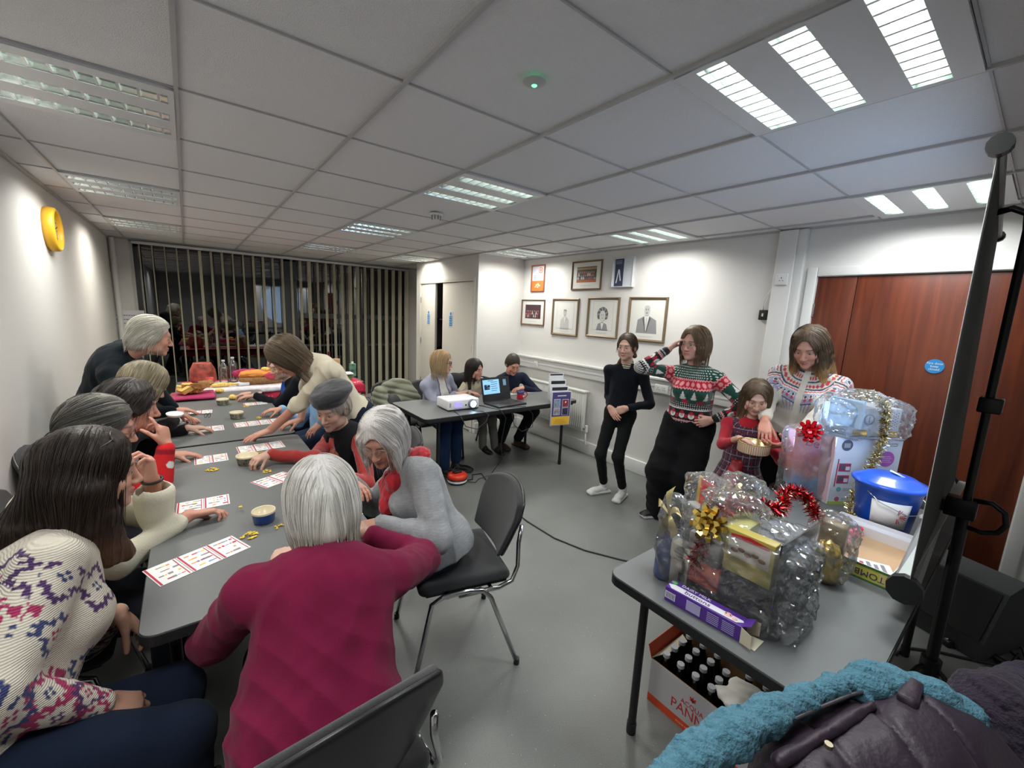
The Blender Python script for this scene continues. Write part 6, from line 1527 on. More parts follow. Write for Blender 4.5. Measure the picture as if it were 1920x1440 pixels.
cellowrap(t, [Box((-.02, -.01, .19), (.075, .145, .20), .04, R=rotz(math.radians(42)), k=.04)], 61, .012, .010)
t2 = thing('red_gift_bow', 'shiny red star bow at the top of the pink gift bag', 'bow', (2.55, .70, TZ + .375)); bow(t2, (0, 0, 0), .062, mat('bow_red', (.55, .005, .012), .16, .5), 10, 6, (-.9, -.25, .3), 'foil_loops')
tinsel('silver gold tinsel hanging down over the nursery boxes to the bucket', (2.7, .45, TZ), [(.20, .16, .555), (.12, .09, .575), (.06, .02, .545), (.035, -.005, .48), (.04, -.01, .38), (.02, .0, .28), (-.03, .02, .16), (-.13, .03, .07), (-.24, .0, .045), (-.31, .01, .03)], .032, 3200, [foil_s, foil_s, foil_s, foil_g], 8, w=.0024)
# --- glass dome ------------------------------------------------------------------
gls = film('clear_glass', (.93, .96, .95), .88, .02)
t = thing('glass_funnel', 'clear glass dish with a flared neck standing on the prize table', 'glass dish', (2.62, .755, TZ)); M = MB(); M.lathe([(.105, .0), (.110, .004), (.105, .012), (.085, .03), (.05, .05), (.032, .07), (.030, .10), (.040, .135), (.043, .137), (.040, .132), (.026, .10), (.028, .068), (.08, .024), (.10, .008)], m=gls, n=40); M.obj('glass_wall', parent=t)
# ------------------------------------------------------------------ crate of water
t = thing('water_crate', 'open white water bottle crate under the prize table, lettered ACQUA PANNA', 'crate', (1.63, .60, 0)); cwh = mat('crate_white', (.48, .46, .47), .6); crd = mat('crate_red', (.62, .07, .02), .5); cbr = mat('crate_inside', (.20, .11, .05), .8)
x0, x1, y0, y1, hh = -.13, .13, -.24, .24, .205
M = MB()
for lo, hi in (((x0, y0, 0), (x0 + .004, y1, hh)), ((x1 - .004, y0, 0), (x1, y1, hh + .02)), ((x0, y0, 0), (x1, y0 + .004, hh)), ((x0, y1 - .004, 0), (x1, y1, hh))): M.box(lo, hi, cbr)
M.box((x0, y0, 0), (x1, y1, .004), cbr); M.obj('inner_wall', parent=t)
M = MB(); M.box((x0 - .0015, y0, .038), (x0, y1, hh), cwh); M.box((x0 - .0015, y0, 0), (x0, y1, .038), crd); F_ = M.obj('front_panel', parent=t)
tr_ = mat('panna_red', (.50, .03, .03), .5)
text('PANNA', .062, tr_, T(x0 - .002, .045, .085, rz=-PI / 2) @ RW, parent=F_, sx=.85); text('ACQUA', .030, tr_, T(x0 - .002, .045, .125, rz=-PI / 2) @ RW, parent=F_, sx=.9); text('acqua minerale naturale', .014, mat('panna_pale', (.75, .4, .3), .5), T(x0 - .002, .03, .019, rz=-PI / 2) @ RW, parent=F_, sx=1.1)
M = MB(); YZ = Matrix(((0, 0, 1, x0 - .0022), (-1, 0, 0, .045), (0, 1, 0, .160), (0, 0, 0, 1)))
for a in (-.75, 0, .75): M.prism([(0, -.012), (-.005 + .012 * math.sin(a) * 1.0, .004), (.016 * math.sin(a), .018 * math.cos(a)), (.005 + .012 * math.sin(a), .004)], 0, .0006, tr_, YZ)
M.box((-.012, -.006, 0), (.012, -.002, .0006), tr_, M=YZ); M.obj('lily_emblem', parent=F_)
M = MB()
M.add([(x0, y1, hh), (x1, y1, hh), (x1 + .0, y1 + .02, hh + .055), (x0, y1 + .02, hh + .055)], [(0, 1, 2, 3)], crd); o = M.obj('end_flap', parent=t); s_ = o.modifiers.new('s', 'SOLIDIFY'); s_.thickness = .003
M = MB(); M.add([(x0 + .03, y0, hh), (x1, y0, hh), (x1, y0 - .03, hh + .05), (x0 + .03, y0 - .03, hh + .05)], [(0, 1, 2, 3)], crd); o = M.obj('end_flap', parent=t); s_ = o.modifiers.new('s', 'SOLIDIFY'); s_.thickness = .003
M = MB(); M.add([(x0, y1, hh + .002), (x1 - .03, y1 - .01, hh + .01), (x1 - .06, y1 - .05, hh + .015), (x0 + .08, y1 - .035, hh + .01)], [(0, 1, 2, 3)], buff); o = M.obj('torn_flap', parent=t); s_ = o.modifiers.new('s', 'SOLIDIFY'); s_.thickness = .002
# bottles
dk = film('bottle_dark_clear', (.36, .34, .36), .84, .05); capm = mat('cap_grey', (.42, .44, .46), .4)
bt0 = thing('water_bottle', 'clear water bottle with a grey cap packed in the crate', 'bottle', (0, 0, 0), group='water bottles in the crate')
M = MB(); M.lathe([(0, 0), (.029, 0), (.030, .01), (.030, .14), (.026, .165), (.014, .205), (.0125, .225)], m=dk, n=18); M.obj('bottle_wall', parent=bt0)
M = MB(); M.cyl((0, 0, .222), (0, 0, .238), .0145, m=capm, n=16); M.obj('cap', parent=bt0)
first = True; r6 = random.Random(2)
for i in range(4):
    for j in range(7):
        if (i, j) in ((0, 0), (0, 1), (1, 0), (3, 3)): continue
        x, y = 1.63 - .092 + i * .0613, .60 - .198 + j * .0655
        if first: bt0.location = (x, y, .006); first = False; b_ = bt0
        else: b_ = dup(bt0, (x, y, .006))
t = thing('packing_paper', 'crumpled white tissue lying on the bottles in the crate', 'paper', (1.56, .46, .232)); sdf_obj('crumpled_sheet', [Ell((.0, .0, .01), (.06, .13, .022), k=.02), Ell((.06, .04, .015), (.05, .07, .02), k=.02)], .007, mat('tissue', (.62, .60, .56), .8), None, t, lambda q: .014 * np.abs(wob(q, 30, 3)) - .006, .02, sm=0)
# ------------------------------------------------------------------ floor monitor and cables, right
t = thing('floor_monitor_speaker', 'dark wedge shaped floor speaker by the right wall', 'speaker', (3.38, .12, 0), math.radians(160))
spk = mat('speaker_carpet', (.05, .055, .055), .9, bump=.4, bscale=300); grl = mat('speaker_grille', (.008, .008, .009), .6)
WM = Matrix(((0, 1, 0, 0), (1, 0, 0, 0), (0, 0, 1, 0), (0, 0, 0, 1)))
pf = [(-.22, 0), (.22, 0), (.22, .10), (.10, .36), (-.05, .40), (-.22, .18)]
M = MB(); M.add([(x, -.25, z) for x, z in pf] + [(x, .25, z) for x, z in pf], [tuple(range(6)), tuple(range(6, 12))[::-1]] + [(i, 6 + i, 6 + (i + 1) % 6, (i + 1) % 6) for i in range(6)], spk); M.obj('cabinet', parent=t)
M = MB(); M.add([(.225, -.23, .11), (.225, .23, .11), (.108, .23, .352), (.108, -.23, .352)], [(0, 1, 2, 3)], grl); o = M.obj('grille', parent=t); s_ = o.modifiers.new('s', 'SOLIDIFY'); s_.thickness = .01
M = MB(); M.tube([(-.225, -.25, .19), (-.05, -.252, .405), (.10, -.252, .365), (.225, -.25, .10)], .008, mat('edge_trim_grey', (.22, .23, .22), .5), 8); M.obj('edge_trim', parent=t)
t = thing('padded_backrest', 'rounded dark grey padded chair back behind the floor speaker', 'chair back', (3.62, .20, 0)); M = MB(); M.box((-.05, -.22, .34), (.03, .20, .62), mat('pad_grey', (.045, .05, .05), .85), bev=.035, M=T(0, 0, 0, rx=-.35)); M.obj('pad', parent=t)
M = MB(); M.cyl((-.01, -.10, 0), (-.01, .06, .40), .012, m=legm); M.cyl((.02, .14, 0), (-.0, .14, .40), .012, m=legm); M.obj('frame', parent=t)
M = MB(); M.tube([(2.78, .23, .008), (2.88, .22, .008), (3.0, .10, .008), (3.08, -.02, .008), (3.13, -.09, .008), (3.22, -.14, .008), (3.35, -.16, .008)], .006, blk, 8); tag(M.obj('floor_cable'), 'thin black cable crossing the floor behind the screen pole', 'cable')
t = thing('cable_bundle', 'tangle of black cable on the floor at the right edge', 'cable', (3.28, -.10, 0)); r7 = random.Random(4)
for k in range(4):
    M = MB(); pts = []
    for i in range(26): a = i / 25 * 2 * PI * 1.3 + k; r_ = .10 + .035 * math.sin(a * 2 + k) + .012 * k; pts.append((r_ * math.cos(a) * 1.2 + .03 * k, r_ * math.sin(a) * .8 - .02 * k, .006 + .006 * k))
    M.tube(pts, .0045, blk, 7); M.obj('cable_loop', parent=t)
t = thing('power_adapter', 'small black plug lying on the floor with its two cords', 'plug', (3.13, .075, 0)); M = MB(); M.box((-.03, -.022, 0), (.03, .022, .035), blk, bev=.008, M=T(rz=-.6)); M.cyl((-.01, .01, .034), (-.008, .012, .039), .010, m=mat('steel', (.7, .7, .7), .2, 1), n=12); M.obj('plug_body', parent=t)
M = MB(); M.tube([(.02, -.02, .012), (.08, -.08, .006), (.13, -.14, .006)], .004, blk, 7); M.tube([(.02, -.03, .012), (.06, -.10, .006), (.12, -.16, .006)], .004, blk, 7); M.obj('cord', parent=t)
# ------------------------------------------------------------------ coat on a chair, bottom right
chair('black chair hidden under the plum coat at the bottom right corner', 1.42, -.30, math.radians(10), group=None)
t = thing('plum_coat', 'plum padded coat with turquoise fleece lining heaped over a chair, bottom right', 'coat', (1.15, .05, 0))
plum = mat('coat_plum', (.024, .012, .024), .5, sheen=.04, bump=.15, bscale=90); teal = mat('fleece_turquoise', (.075, .20, .27), .97, sheen=.05, bump=.8, bscale=160, var=.15, vscale=60)
def cl(x, y, z): return (x - 1.15, y - .05, z)
pr = [Ell(cl(.93, .13, .745), (.26, .12, .10), k=.08), Ell(cl(1.15, .055, .75), (.20, .11, .11), k=.08), Ell(cl(1.22, .02, .70), (.24, .13, .15), k=.08), Ell(cl(.85, .12, .58), (.18, .15, .16), k=.08), Ell(cl(1.30, -.04, .60), (.22, .15, .2), k=.08), Ell(cl(1.05, -.05, .48), (.25, .15, .2), k=.08)]
sdf_obj('quilted_shell', pr, .008, plum, None, t, lambda q: .012 * np.abs(wob(q, 11, 6)) - .006 - .010 * np.exp(-((np.mod(q[..., 0] * .9 - q[..., 1] * .6 + .02 * wob(q, 8, 2), .15) - .075) / .008) ** 2) * -1, .025)
fl = [cl(.585, .305, .83), cl(.70, .285, .845), cl(.80, .262, .855), cl(.90, .235, .86), cl(1.00, .205, .86), cl(1.09, .175, .862), cl(1.17, .14, .865), cl(1.23, .09, .86), cl(1.27, .035, .85), cl(1.30, -.02, .83)]
pr = []
for i, (a, b) in enumerate(zip(fl[:-1], fl[1:])): pr.append(Cone(a, b, .027 + .008 * math.sin(i * .9), .027 + .008 * math.sin((i + 1) * .9), .03))
pr += [Ell(cl(.64, .27, .77), (.08, .045, .06), k=.05), Ell(cl(1.19, .125, .852), (.06, .04, .035), k=.04)]
rs_ = np.random.RandomState(3)
sdf_obj('fleece_lining', pr, .005, teal, None, t, lambda q: .0055 * wob(q, 95, 3) + .003 * wob(q, 170, 5), .012)
M = MB(); M.tube([tuple(A(*p) + A(.004, -.030, .004)) for p in fl[1:7]], .004, mat('zip_grey', (.10, .09, .10), .35, .5), 8); M.obj('zip', parent=t)
sdf_obj('storm_flap', [Cone(tuple(A(*fl[2]) + A(.03, -.075, -.01)), tuple(A(*fl[5]) + A(.02, -.065, .0)), .013, .011, .02), Box(tuple(A(*fl[6]) + A(.03, -.075, .015)), (.045, .018, .012), .008, k=.01)], .006, plum, None, t, lambda q: .003 * wob(q, 40, 2), .01)
M = MB(); M.cyl(tuple(A(*fl[3]) + A(.01, -.10, .012)), tuple(A(*fl[3]) + A(.01, -.10, .020)), .007, m=mat('snap_brass', (.35, .30, .2), .3, .9), n=14); M.obj('snap', parent=t)
t = thing('fluffy_scarf', 'dark purple fluffy scarf at the bottom right corner', 'scarf', (1.42, -.06, 0)); sdf_obj('fluffy_pile', [Cone((-.10, .02, .76), (.0, .0, .80), .05, .07, .05), Cone((.0, .0, .80), (.16, -.06, .78), .07, .08, .05), Ell((.02, -.10, .70), (.2, .08, .12), k=.06)], .006, mat('scarf_purple', (.022, .014, .028), .97, sheen=.08, bump=.8, bscale=120), None, t, lambda q: .006 * wob(q, 70, 2) + .004 * wob(q, 130, 4), .015)
# ------------------------------------------------------------------ the people
SK = (.52, .29, .205); SKP = (.58, .36, .275); SKR = (.53, .27, .195)
def seated(h, fd=.40, gap=.10, dz=.09, spread=0.):
    for k, sg in (('R', 1), ('L', -1)):
        f = A(h.f[0], h.f[1], 0); f = nrm(f); r = np.cross(f, A(0, 0, 1))
        a = h.P + f * fd * h.sz + r * sg * (gap + spread) * h.sz; a = A(a[0], a[1], dz)
        h.leg_(k, a, f * 1.0 + A(0, 0, 1.2), f)
    return h
def grp(o, g): o['group'] = g
def coords(h, p):
    q = (p - h.P) @ h.T.R.T; x, y, s = q[:, 0], q[:, 1], h.L - q[:, 2]   # s: distance below the neck base
    return x, y, s, np.arctan2(x, y) * .14
def armc(h, p):
    best = np.full(len(p), 9.); u = np.zeros(len(p)); v = np.zeros(len(p))
    for k in h.arm:
        S, E, W = h.arm[k]; base = 0
        for a, b in ((S, E), (E, W)):
            d = b - a; L_ = np.linalg.norm(d); d = d / L_; t = np.clip((p - a) @ d, 0, L_); r = p - a - t[:, None] * d; dist = np.linalg.norm(r, axis=1)
            e1 = nrm(np.cross(d, A(.3, .2, 1))); e2 = np.cross(d, e1); m = dist < best
            best[m] = dist[m]; v[m] = base + t[m]; u[m] = (np.arctan2(r @ e1, r @ e2) * .045)[m]; base += L_
    return u, v, best
def zones(h, p):
    """arm coordinates where the sleeve is, body coordinates elsewhere"""
    x, y, s, ang = coords(h, p); u, v, d = armc(h, p)
    isarm = (d < .075 * h.sz) & ((np.abs(x) > .135 * h.sz * h.b) | (v > .16)) & (v > .02)
    return x, y, s, ang, u, v, isarm
def tri(x): return np.abs(np.mod(x, 1) * 2 - 1)
def rgb(*c): return A(*c)
def paint(c, m, col): c[m] = A(*col)
# 1 long dark hair --------------------------------------------------------------
def cardi(h):
    def f(p):
        x, y, s, ang, u, v, arm = zones(h, p); c = np.tile(A(.52, .475, .40), (len(p), 1)); px = .0085
        def motif(a, b, ca, cb, R, col, col2):
            i = np.round((a - ca) / px); j = np.round((b - cb) / px); d = np.sqrt(i ** 2 + j ** 2); th = np.arctan2(j, i)
            m = (np.abs(d - R * (1 + .22 * np.cos(4 * th))) < 1.0) & (np.mod(i + 2 * j, 5) > 0)
            return m, (d < R * .35) & (np.mod(i + j, 2) > 0)
        pur, mag, ind = (.065, .03, .10), (.30, .03, .09), (.04, .05, .13)
        for a, b, R, c1, c2 in ((.02, .05, 5, pur, ind), (-.03, .13, 3, mag, pur), (.05, .17, 4, ind, mag)):
            for rep in range(-2, 3):
                m, m2 = motif(u + (v * .0), v, a + rep * .13, b + .0, R, c1, c2); paint(c, m & arm, c1); paint(c, m2 & arm, c2)
        for b, a0, R, c1, c2 in ((.36, .0, 5, mag, ind), (.41, .055, 5, mag, pur), (.455, .01, 4, pur, mag), (.50, .05, 4, mag, ind), (.31, .06, 4, ind, mag)):
            for rep in range(-2, 3):
                m, m2 = motif(u, v, a0 + rep * .10, b, R, c1, c2); paint(c, m & arm, c1); paint(c, m2 & arm, c2)
        for a, b, R, c1, c2 in ((.12, .12, 5, pur, ind), (-.12, .12, 5, pur, mag), (.27, .12, 5, pur, mag), (.06, .30, 4, ind, mag), (-.1, .32, 4, mag, ind), (.2, .34, 5, pur, mag), (.38, .20, 5, mag, pur), (-.30, .15, 5, pur, mag), (-.38, .3, 5, ind, mag), (.33, .42, 5, mag, ind), (-.22, .42, 5, mag, pur)):
            m, m2 = motif(ang * 1., s, a, b, R, c1, c2); paint(c, m & ~arm, c1); paint(c, m2 & ~arm, c2)
        c *= (1 + .04 * np.sin(s * 900) * (~arm) + .05 * wob(p, 30, 4))[:, None]
        return c
    return f
h = Human('person', 'woman with long dark hair in a cream cardigan with purple and magenta motifs', (-.50, 1.45, 0), (-.262, 1.690, 1.130), (1, .12, -.10), (-.50, 1.36, .60), (1, .30, 0), 1.0, 1.04, neck=(-.325, 1.645, .945), sw=.17, broad=1.12, bust=1., skin=SK, h=.0038, deep=1.15, belly=1.12)
h.shrug('R', z=-.02)
h.arm_('R', (-.235, 1.33, .625), hint=(-.5, -1, -.45), d=(.75, .25, -.7), n=(-.5, .2, -.8), curl=(.35, .5, .4), thumb=.5)
h.arm_('L', (-.235, 1.63, .690), hint=(-.4, .6, -.6), d=(.5, .1, -.9), n=(0, 0, -1), curl=(.3, .3, .3))
seated(h); h.body(lip=(.42, .12, .11), brow=(.05, .03, .02), smile=1.2, round_=.06)
h.top('knitted_cardigan', cardi(h), vmat('chunky_knit', .95, .12, .08, .6, 150, knit=70), inf=.022, cuff=.036, end=.93, hem=-.16, wr=.008, sleeve=.026, collar=(.035, .008))
h.trousers('jeans', (.008, .013, .028), top=.0)
h.hair('long', (.012, .007, .005), (.030, .018, .012), t=.022, tip=(.11, .045, .018), tip0=.12, tipl=.2, locks=[((.062, .0, -.03), (.066, .035, -.235), .050, .030), ((.070, -.03, -.02), (.065, -.04, -.26), .055, .040), ((.035, -.07, -.02), (.03, -.13, -.24), .058, .035), ((.03, -.085, -.05), (.055, -.24, -.215), .045, .022), ((-.04, -.06, -.02), (-.05, -.08, -.2), .05, .035), ((.06, .02, -.10), (.05, .075, -.245), .035, .020)], face_cut=(.056, .060, .092), fc=(0, .098, -.030), amp=.0026, nf=30, lump=.005)
g_ = h.glasses((.04, .03, .035), .024, 1.15, .002, 'sunglasses', lens_col=mat('sunglass_lens', (.05, .035, .04), .1), up=.075, tilt=.62)
# 2 cream fleece --------------------------------------------------------------
h = Human('person', 'grey haired woman with glasses in a cream fleece, reaching along the table', (-.50, 2.02, 0), (-.300, 2.190, 1.145), (1, .02, -.22), (-.52, 2.0, .60), (1, .0, 0), 1.0, 1.02, neck=(-.385, 2.12, .955), sw=.165, broad=1.05, bust=.9, skin=SKR, h=.0038)
h.arm_('R', (-.05, 2.035, .785), hint=(-.2, -.5, -1), d=(1, .18, -.10), n=(0, -.35, -1), curls=[(.25, .3, .2), (.35, .6, .4), (.5, .7, .5), (.6, .8, .5)], thumb=.35, tc=.4)
h.arm_('L', (-.152, 2.03, .965), hint=(.3, .4, -1), d=(-.05, .15, 1), n=(-.9, -.4, .1), curls=[(.7, 1., .6), (.8, 1., .6), (.9, 1., .6), (1., 1., .6)], thumb=.4, tc=.8)
seated(h); h.body(lip=(.42, .15, .13), brow=(.16, .13, .10))
fle = vmat('fleece_cream', .97, .1, .1, .45, 170)
h.top('fleece', (.60, .57, .45), fle, inf=.020, cuff=.040, end=.80, hem=-.14, sleeve=.020, wr=.008, extra=[Cone((-.152, 2.03, .80), (-.150, 2.03, .895), .058, .068, .02), Cone((-.150, 2.03, .885), (-.150, 2.03, .94), .052, .048, .005, True)])
h.trousers('trousers', (.012, .014, .02), top=.25, h=.012)
h.hair('short', (.045, .042, .038), (.14, .13, .115), t=.016, amp=.0012, nf=44, ears=False, face_cut=(.060, .075, .088), fc=(0, .085, -.040), crown=(.16, .15, .13), fyc=-1., fz=-.5, steps=12)
h.glasses((.16, .05, .05), .021, 1.1, .0016)
M = MB(); W = V(tuple(A(-.1515, 2.03, .962) - h.o)); 
pts = [W + V((.031 * math.cos(a), .026 * math.sin(a), .006 * math.sin(a))) for a in [2 * PI * i / 24 for i in range(24)]]; M.tube(pts, .005, mat('bracelet_black', (.012, .01, .012), .3), 8, closed=True); M.obj('bracelet', parent=h.root)
t = thing('corn_kernel', 'yellow kernel pinched between the fingers of the outstretched hand', 'corn kernel', (.128, 2.075, .757)); M = MB(); M.box((-.007, -.006, -.004), (.007, .006, .004), bean, bev=.002); M.obj('kernel', parent=t)
# 3 red Christmas jumper ---------------------------------------------------------
def redj(h):
    def f(p):
        x, y, s, ang, u, v, arm = zones(h, p); c = np.tile(A(.50, .018, .022), (len(p), 1))
        m = arm & (np.abs(v - .50) < .012); paint(c, m, (.25, .01, .02))
        m = arm & (v > .40) & (np.hypot(np.mod(u, .09) - .045, v - .44) < .016); paint(c, m, (.6, .6, .58))
        m = arm & (v > .30) & (v < .36) & (np.hypot(np.mod(u + .02, .10) - .05, v - .33) < .024); paint(c, m, (.5, .5, .5))
        m = arm & (v > .20) & (v < .28) & (np.mod(u * 40 + v * 30, 3) < 1); paint(c, m, (.05, .06, .06))
        m = ~arm & (np.hypot(np.mod(ang, .12) - .06, s - .16) < .025); paint(c, m, (.55, .55, .52))
        return c
    return f
h = Human('person', 'person with short dark hair in a red Christmas jumper, hand raised to the chin', (-.48, 2.52, 0), (-.250, 2.640, 1.130), (1, .02, -.12), (-.52, 2.52, .60), (1, .05, 0), 1.0, 1.02, neck=(-.34, 2.60, .945), sw=.165, skin=SKR, h=.0045)
h.arm_('R', (-.125, 2.535, .955), hint=(.5, .0, -1), d=(-.10, .12, 1), n=(-.8, .5, .1), curls=[(.15, .25, .2), (.8, 1., .6), (1., 1.1, .7), (1.1, 1.1, .7)], thumb=.5, tc=.5)
h.arm_('L', (-.13, 2.93, .785), hint=(-.2, .6, -1), d=(1, .15, -.15), n=(0, 0, -1), curl=(.2, .25, .2))
seated(h); h.body(lip=(.36, .12, .10), brow=(.04, .03, .02)); h.top('christmas_jumper', redj(h), inf=.018, cuff=.042, end=.90, hem=-.12, wr=.007)
h.trousers('trousers', (.02, .02, .03), top=.2, h=.012)
h.hair('short', (.014, .011, .010), (.05, .04, .035), t=.024, amp=.0045, nf=24, lump=.008, fyc=-.5, steps=8, face_cut=(.062, .070, .090), fc=(0, .088, -.036))
M = MB(); M.lathe([(0, .0), (.030, .0), (.036, .012), (.034, .014), (.028, .004), (0, .004)], m=white, n=24); o = M.obj('saucer'); o.location = (-.085, 2.62, 1.075); o.rotation_euler = (.1, .1, 0); tag(o, 'small white lid held up between the fingers of the person in the red jumper', 'lid')
# 4 fair hair, black cardigan ---------------------------------------------------
h = Human('person', 'fair haired person in black with white cuffs, head bowed behind the dark haired one', (-.48, 3.20, 0), (-.235, 3.285, 1.130), (.85, .35, -.45), (-.52, 3.22, .60), (1, .2, 0), 1.0, 1.03, neck=(-.33, 3.25, .95), skin=SKP, h=.005)
h.arm_('R', (-.115, 3.775, .785), hint=(-.2, -.3, -1), d=(1, .25, -.05), n=(0, 0, -1), curl=(.25, .45, .3))
h.arm_('L', (-.05, 3.50, .785), hint=(-.3, .4, -1), d=(1, 0, -.1), n=(0, 0, -1))
seated(h); h.body(); h.top('black_cardigan', (.010, .010, .012), inf=.018, cuff=.040, end=.86, hem=-.14)
W = h.arm['R'][2]; E_ = h.arm['R'][1]; u_ = nrm(W - E_)
sdf_obj('white_cuff', [Cone(W - u_ * .045, W - u_ * .012, .038, .040, .01)], .005, mat('white_knit', (.62, .62, .60), .9, bump=.3, bscale=120), None, h.root, lambda q: .002 * wob(q, 90, 2), .004, h.o)
h.hair('bob', (.16, .13, .075), (.42, .37, .26), t=.024, len=.09, amp=.0022, nf=30, face_cut=(.052, .055, .080), fc=(0, .105, -.050), lump=.005)
# 5 standing man ----------------------------------------------------------------
h = Human('person', 'standing white haired man in a dark jumper bending forward over the table', (-.46, 3.72, 0), (-.205, 3.770, 1.385), (1, .05, -.20), (-.50, 3.96, .88), (1, -.1, 0), 1.08, 1.06, neck=(-.375, 3.80, 1.265), sw=.185, broad=1.12, belly=1.1, deep=1.1, skin=SKR, h=.005, male=True)
h.arm_('R', (-.13, 3.56, .90), hint=(-.6, -.8, -.3), d=(.9, .0, -.5), n=(0, 0, -1)); h.arm_('L', (-.13, 4.10, .80), hint=(-.4, .9, 0), d=(1, 0, -.2), n=(0, 0, -1))
h.leg_('R', (-.42, 3.84, .09), (1, 0, 0), (1, 0, 0)).leg_('L', (-.42, 4.10, .09), (1, 0, 0), (1, 0, 0))
h.body(lip=(.34, .14, .12), brow=(.35, .32, .28), round_=.08); h.top('dark_jumper', (.006, .010, .014), inf=.024, cuff=.042, end=.95, hem=-.10, wr=.006, collar=(.03, .010))
h.trousers('trousers', (.012, .013, .018), h=.012); h.shoes(h=.01)
h.hair('short', (.40, .38, .31), (.66, .64, .56), t=.020, amp=.0030, nf=16, lump=.004, fyc=-.6, steps=12, zlow=-.12, ears=False, lift=.0, face_cut=(.090, .070, .10), fc=(0, .092, -.030), fy=-1.6, fx=.3, extra=[h.H.ell((0, -.085, -.045), (.070, .045, .055), k=.03), h.H.ell((.055, -.06, -.040), (.030, .045, .045), k=.03), h.H.ell((-.055, -.06, -.040), (.030, .045, .045), k=.03)])
Mt = Matrix.Translation(V(tuple(h.at(.045, .155, .62) - h.o))) @ Matrix([[*c_] for c_ in np.stack([-h.r, h.up, h.f], 1)]).to_4x4()
# the emblem on the chest
Mt = Matrix.Translation(V(tuple(h.at(-.075, .158 * 1.0, .66) - h.o))) @ Matrix([[float(v) for v in row] for row in np.stack([-h.r, h.up, h.f], 1)]).to_4x4() @ Matrix.Rotation(0, 4, 'Z')
text('NO', .045, clear_w, Mt, 'chest_emblem', h.root, .002)
# 6 woman in cream jumper leaning ------------------------------------------------
h = Human('person', 'standing woman with a brown bob and cream jumper leaning one hand on the table', (.92, 3.05, 0), (.500, 3.045, 1.315), (-.85, -.05, -.95), (.94, 3.04, .86), (-1, -.12, 0), 1.04, 1.04, neck=(.660, 3.045, 1.265), sw=.165, broad=.98, bust=.6, skin=SKR, h=.0042, belly=.98, deep=.92)
h.arm_('L', (.385, 3.085, .815), hint=(.1, -1, -.1), d=(-1, -.10, -.25), n=(0, 0, -1), curl=(.12, .15, .1), spread=.10); h.arm_('R', (.62, 3.34, .80), hint=(.2, 1, 0), d=(-1, 0, -.2), n=(0, 0, -1))
h.leg_('R', (1.02, 3.18, .09), (-1, 0, 0), (-1, 0, 0)).leg_('L', (1.0, 2.96, .09), (-1, 0, 0), (-1, 0, 0))
h.body(lip=(.38, .14, .12), brow=(.10, .07, .05)); h.top('cream_jumper', (.55, .50, .39), vmat('fine_knit', .95, .12, .06, .3, 260, knit=160), inf=.020, cuff=.048, end=.10, hem=-.10, wr=.014, fine=.003)
h.trousers('trousers', (.008, .012, .025), h=.010); h.shoes(h=.01)
h.hair('bob', (.065, .045, .026), (.17, .125, .08), t=.020, len=.082, w=.078, amp=.0014, nf=40, face_cut=(.058, .055, .080), fc=(0, .102, -.050))
# 7 bright blue shirt ------------------------------------------------------------
def blu(h):
    def f(p):
        x, y, s, ang, u, v, arm = zones(h, p); c = np.tile(A(.008, .009, .013), (len(p), 1))
        m = ~arm & (y > 0) & (np.abs(x + .0) < .045 + .16 * np.clip(s, 0, .3)) & (s < .42) ; paint(c, m, (.012, .075, .42)); return c
    return f
h = Human('person', 'seated person in a bright blue shirt and dark cardigan beyond the leaning woman', (.86, 4.22, 0), (.665, 4.350, 1.070), (-1, -.35, -.25), (.86, 4.24, .60), (-1, -.25, 0), 1.0, 1.0, skin=SKP, h=.006)
h.arm_('L', (.43, 4.60, .79), hint=(0, -.5, -1), d=(-1, .1, -.1), n=(0, 0, -1), curl=(.4, .5, .4)); h.arm_('R', (.50, 4.52, .79), hint=(0, .5, -1), d=(-1, .1, 0), n=(0, 0, -1))
h.arm['L'], h.arm['R'] = (h.sh['L'], ik(h.sh['L'], (.45, 4.46, .79), .285, .25, (0, -.3, -1)), A(.45, 4.46, .79)), h.arm['R']
h.hands = hand_prims((.43, 4.60, .79), (-1, .12, -.1), (0, 0, -1), True, .95, curl=(.4, .5, .4)) + hand_prims((.45, 4.46, .79), (-1, .2, -.1), (0, 0, -1), False, .95)
seated(h); h.body(lip=(.5, .14, .14)); h.top('shirt_and_cardigan', blu(h), inf=.016, cuff=.036, end=.95, hem=-.12); h.trousers('trousers', (.015, .02, .04), h=.012, top=.2)
h.hair('short', (.10, .08, .06), (.25, .2, .15), t=.018)
t = thing('pastry', 'lump of yellow bread in the hand of the person in bright blue', 'bread', (.285, 4.60, TZ)); loaf(t, (0, 0, .022), (.040, .030, .022), .4, 3, 'crust', crumb)
# 8 light blue top ---------------------------------------------------------------
h = Human('person', 'seated person in a light blue top almost hidden behind the leaning woman', (.92, 3.62, 0), (.80, 3.72, 1.08), (-1, -.2, -.35), (.90, 3.66, .58), (-1, -.1, 0), 1.0, .98, skin=SKR, h=.007, broad=1.05)
h.arm_('L', (.76, 3.36, .745), hint=(.3, -1, -.2), d=(-.6, -.4, -.3), n=(0, 0, -1)); h.arm_('R', (.56, 3.80, .79), hint=(0, .5, -1), d=(-1, -.1, 0), n=(0, 0, -1))
seated(h); h.body(); h.top('light_blue_top', (.22, .40, .62), vmat('jersey', .9, .2, .2, .2, 200), inf=.022, cuff=.042, end=.93, hem=-.14, wr=.008); h.trousers('trousers', (.02, .03, .06), h=.012, top=.2)
h.hair('short', (.12, .10, .08), (.3, .26, .22), t=.016)
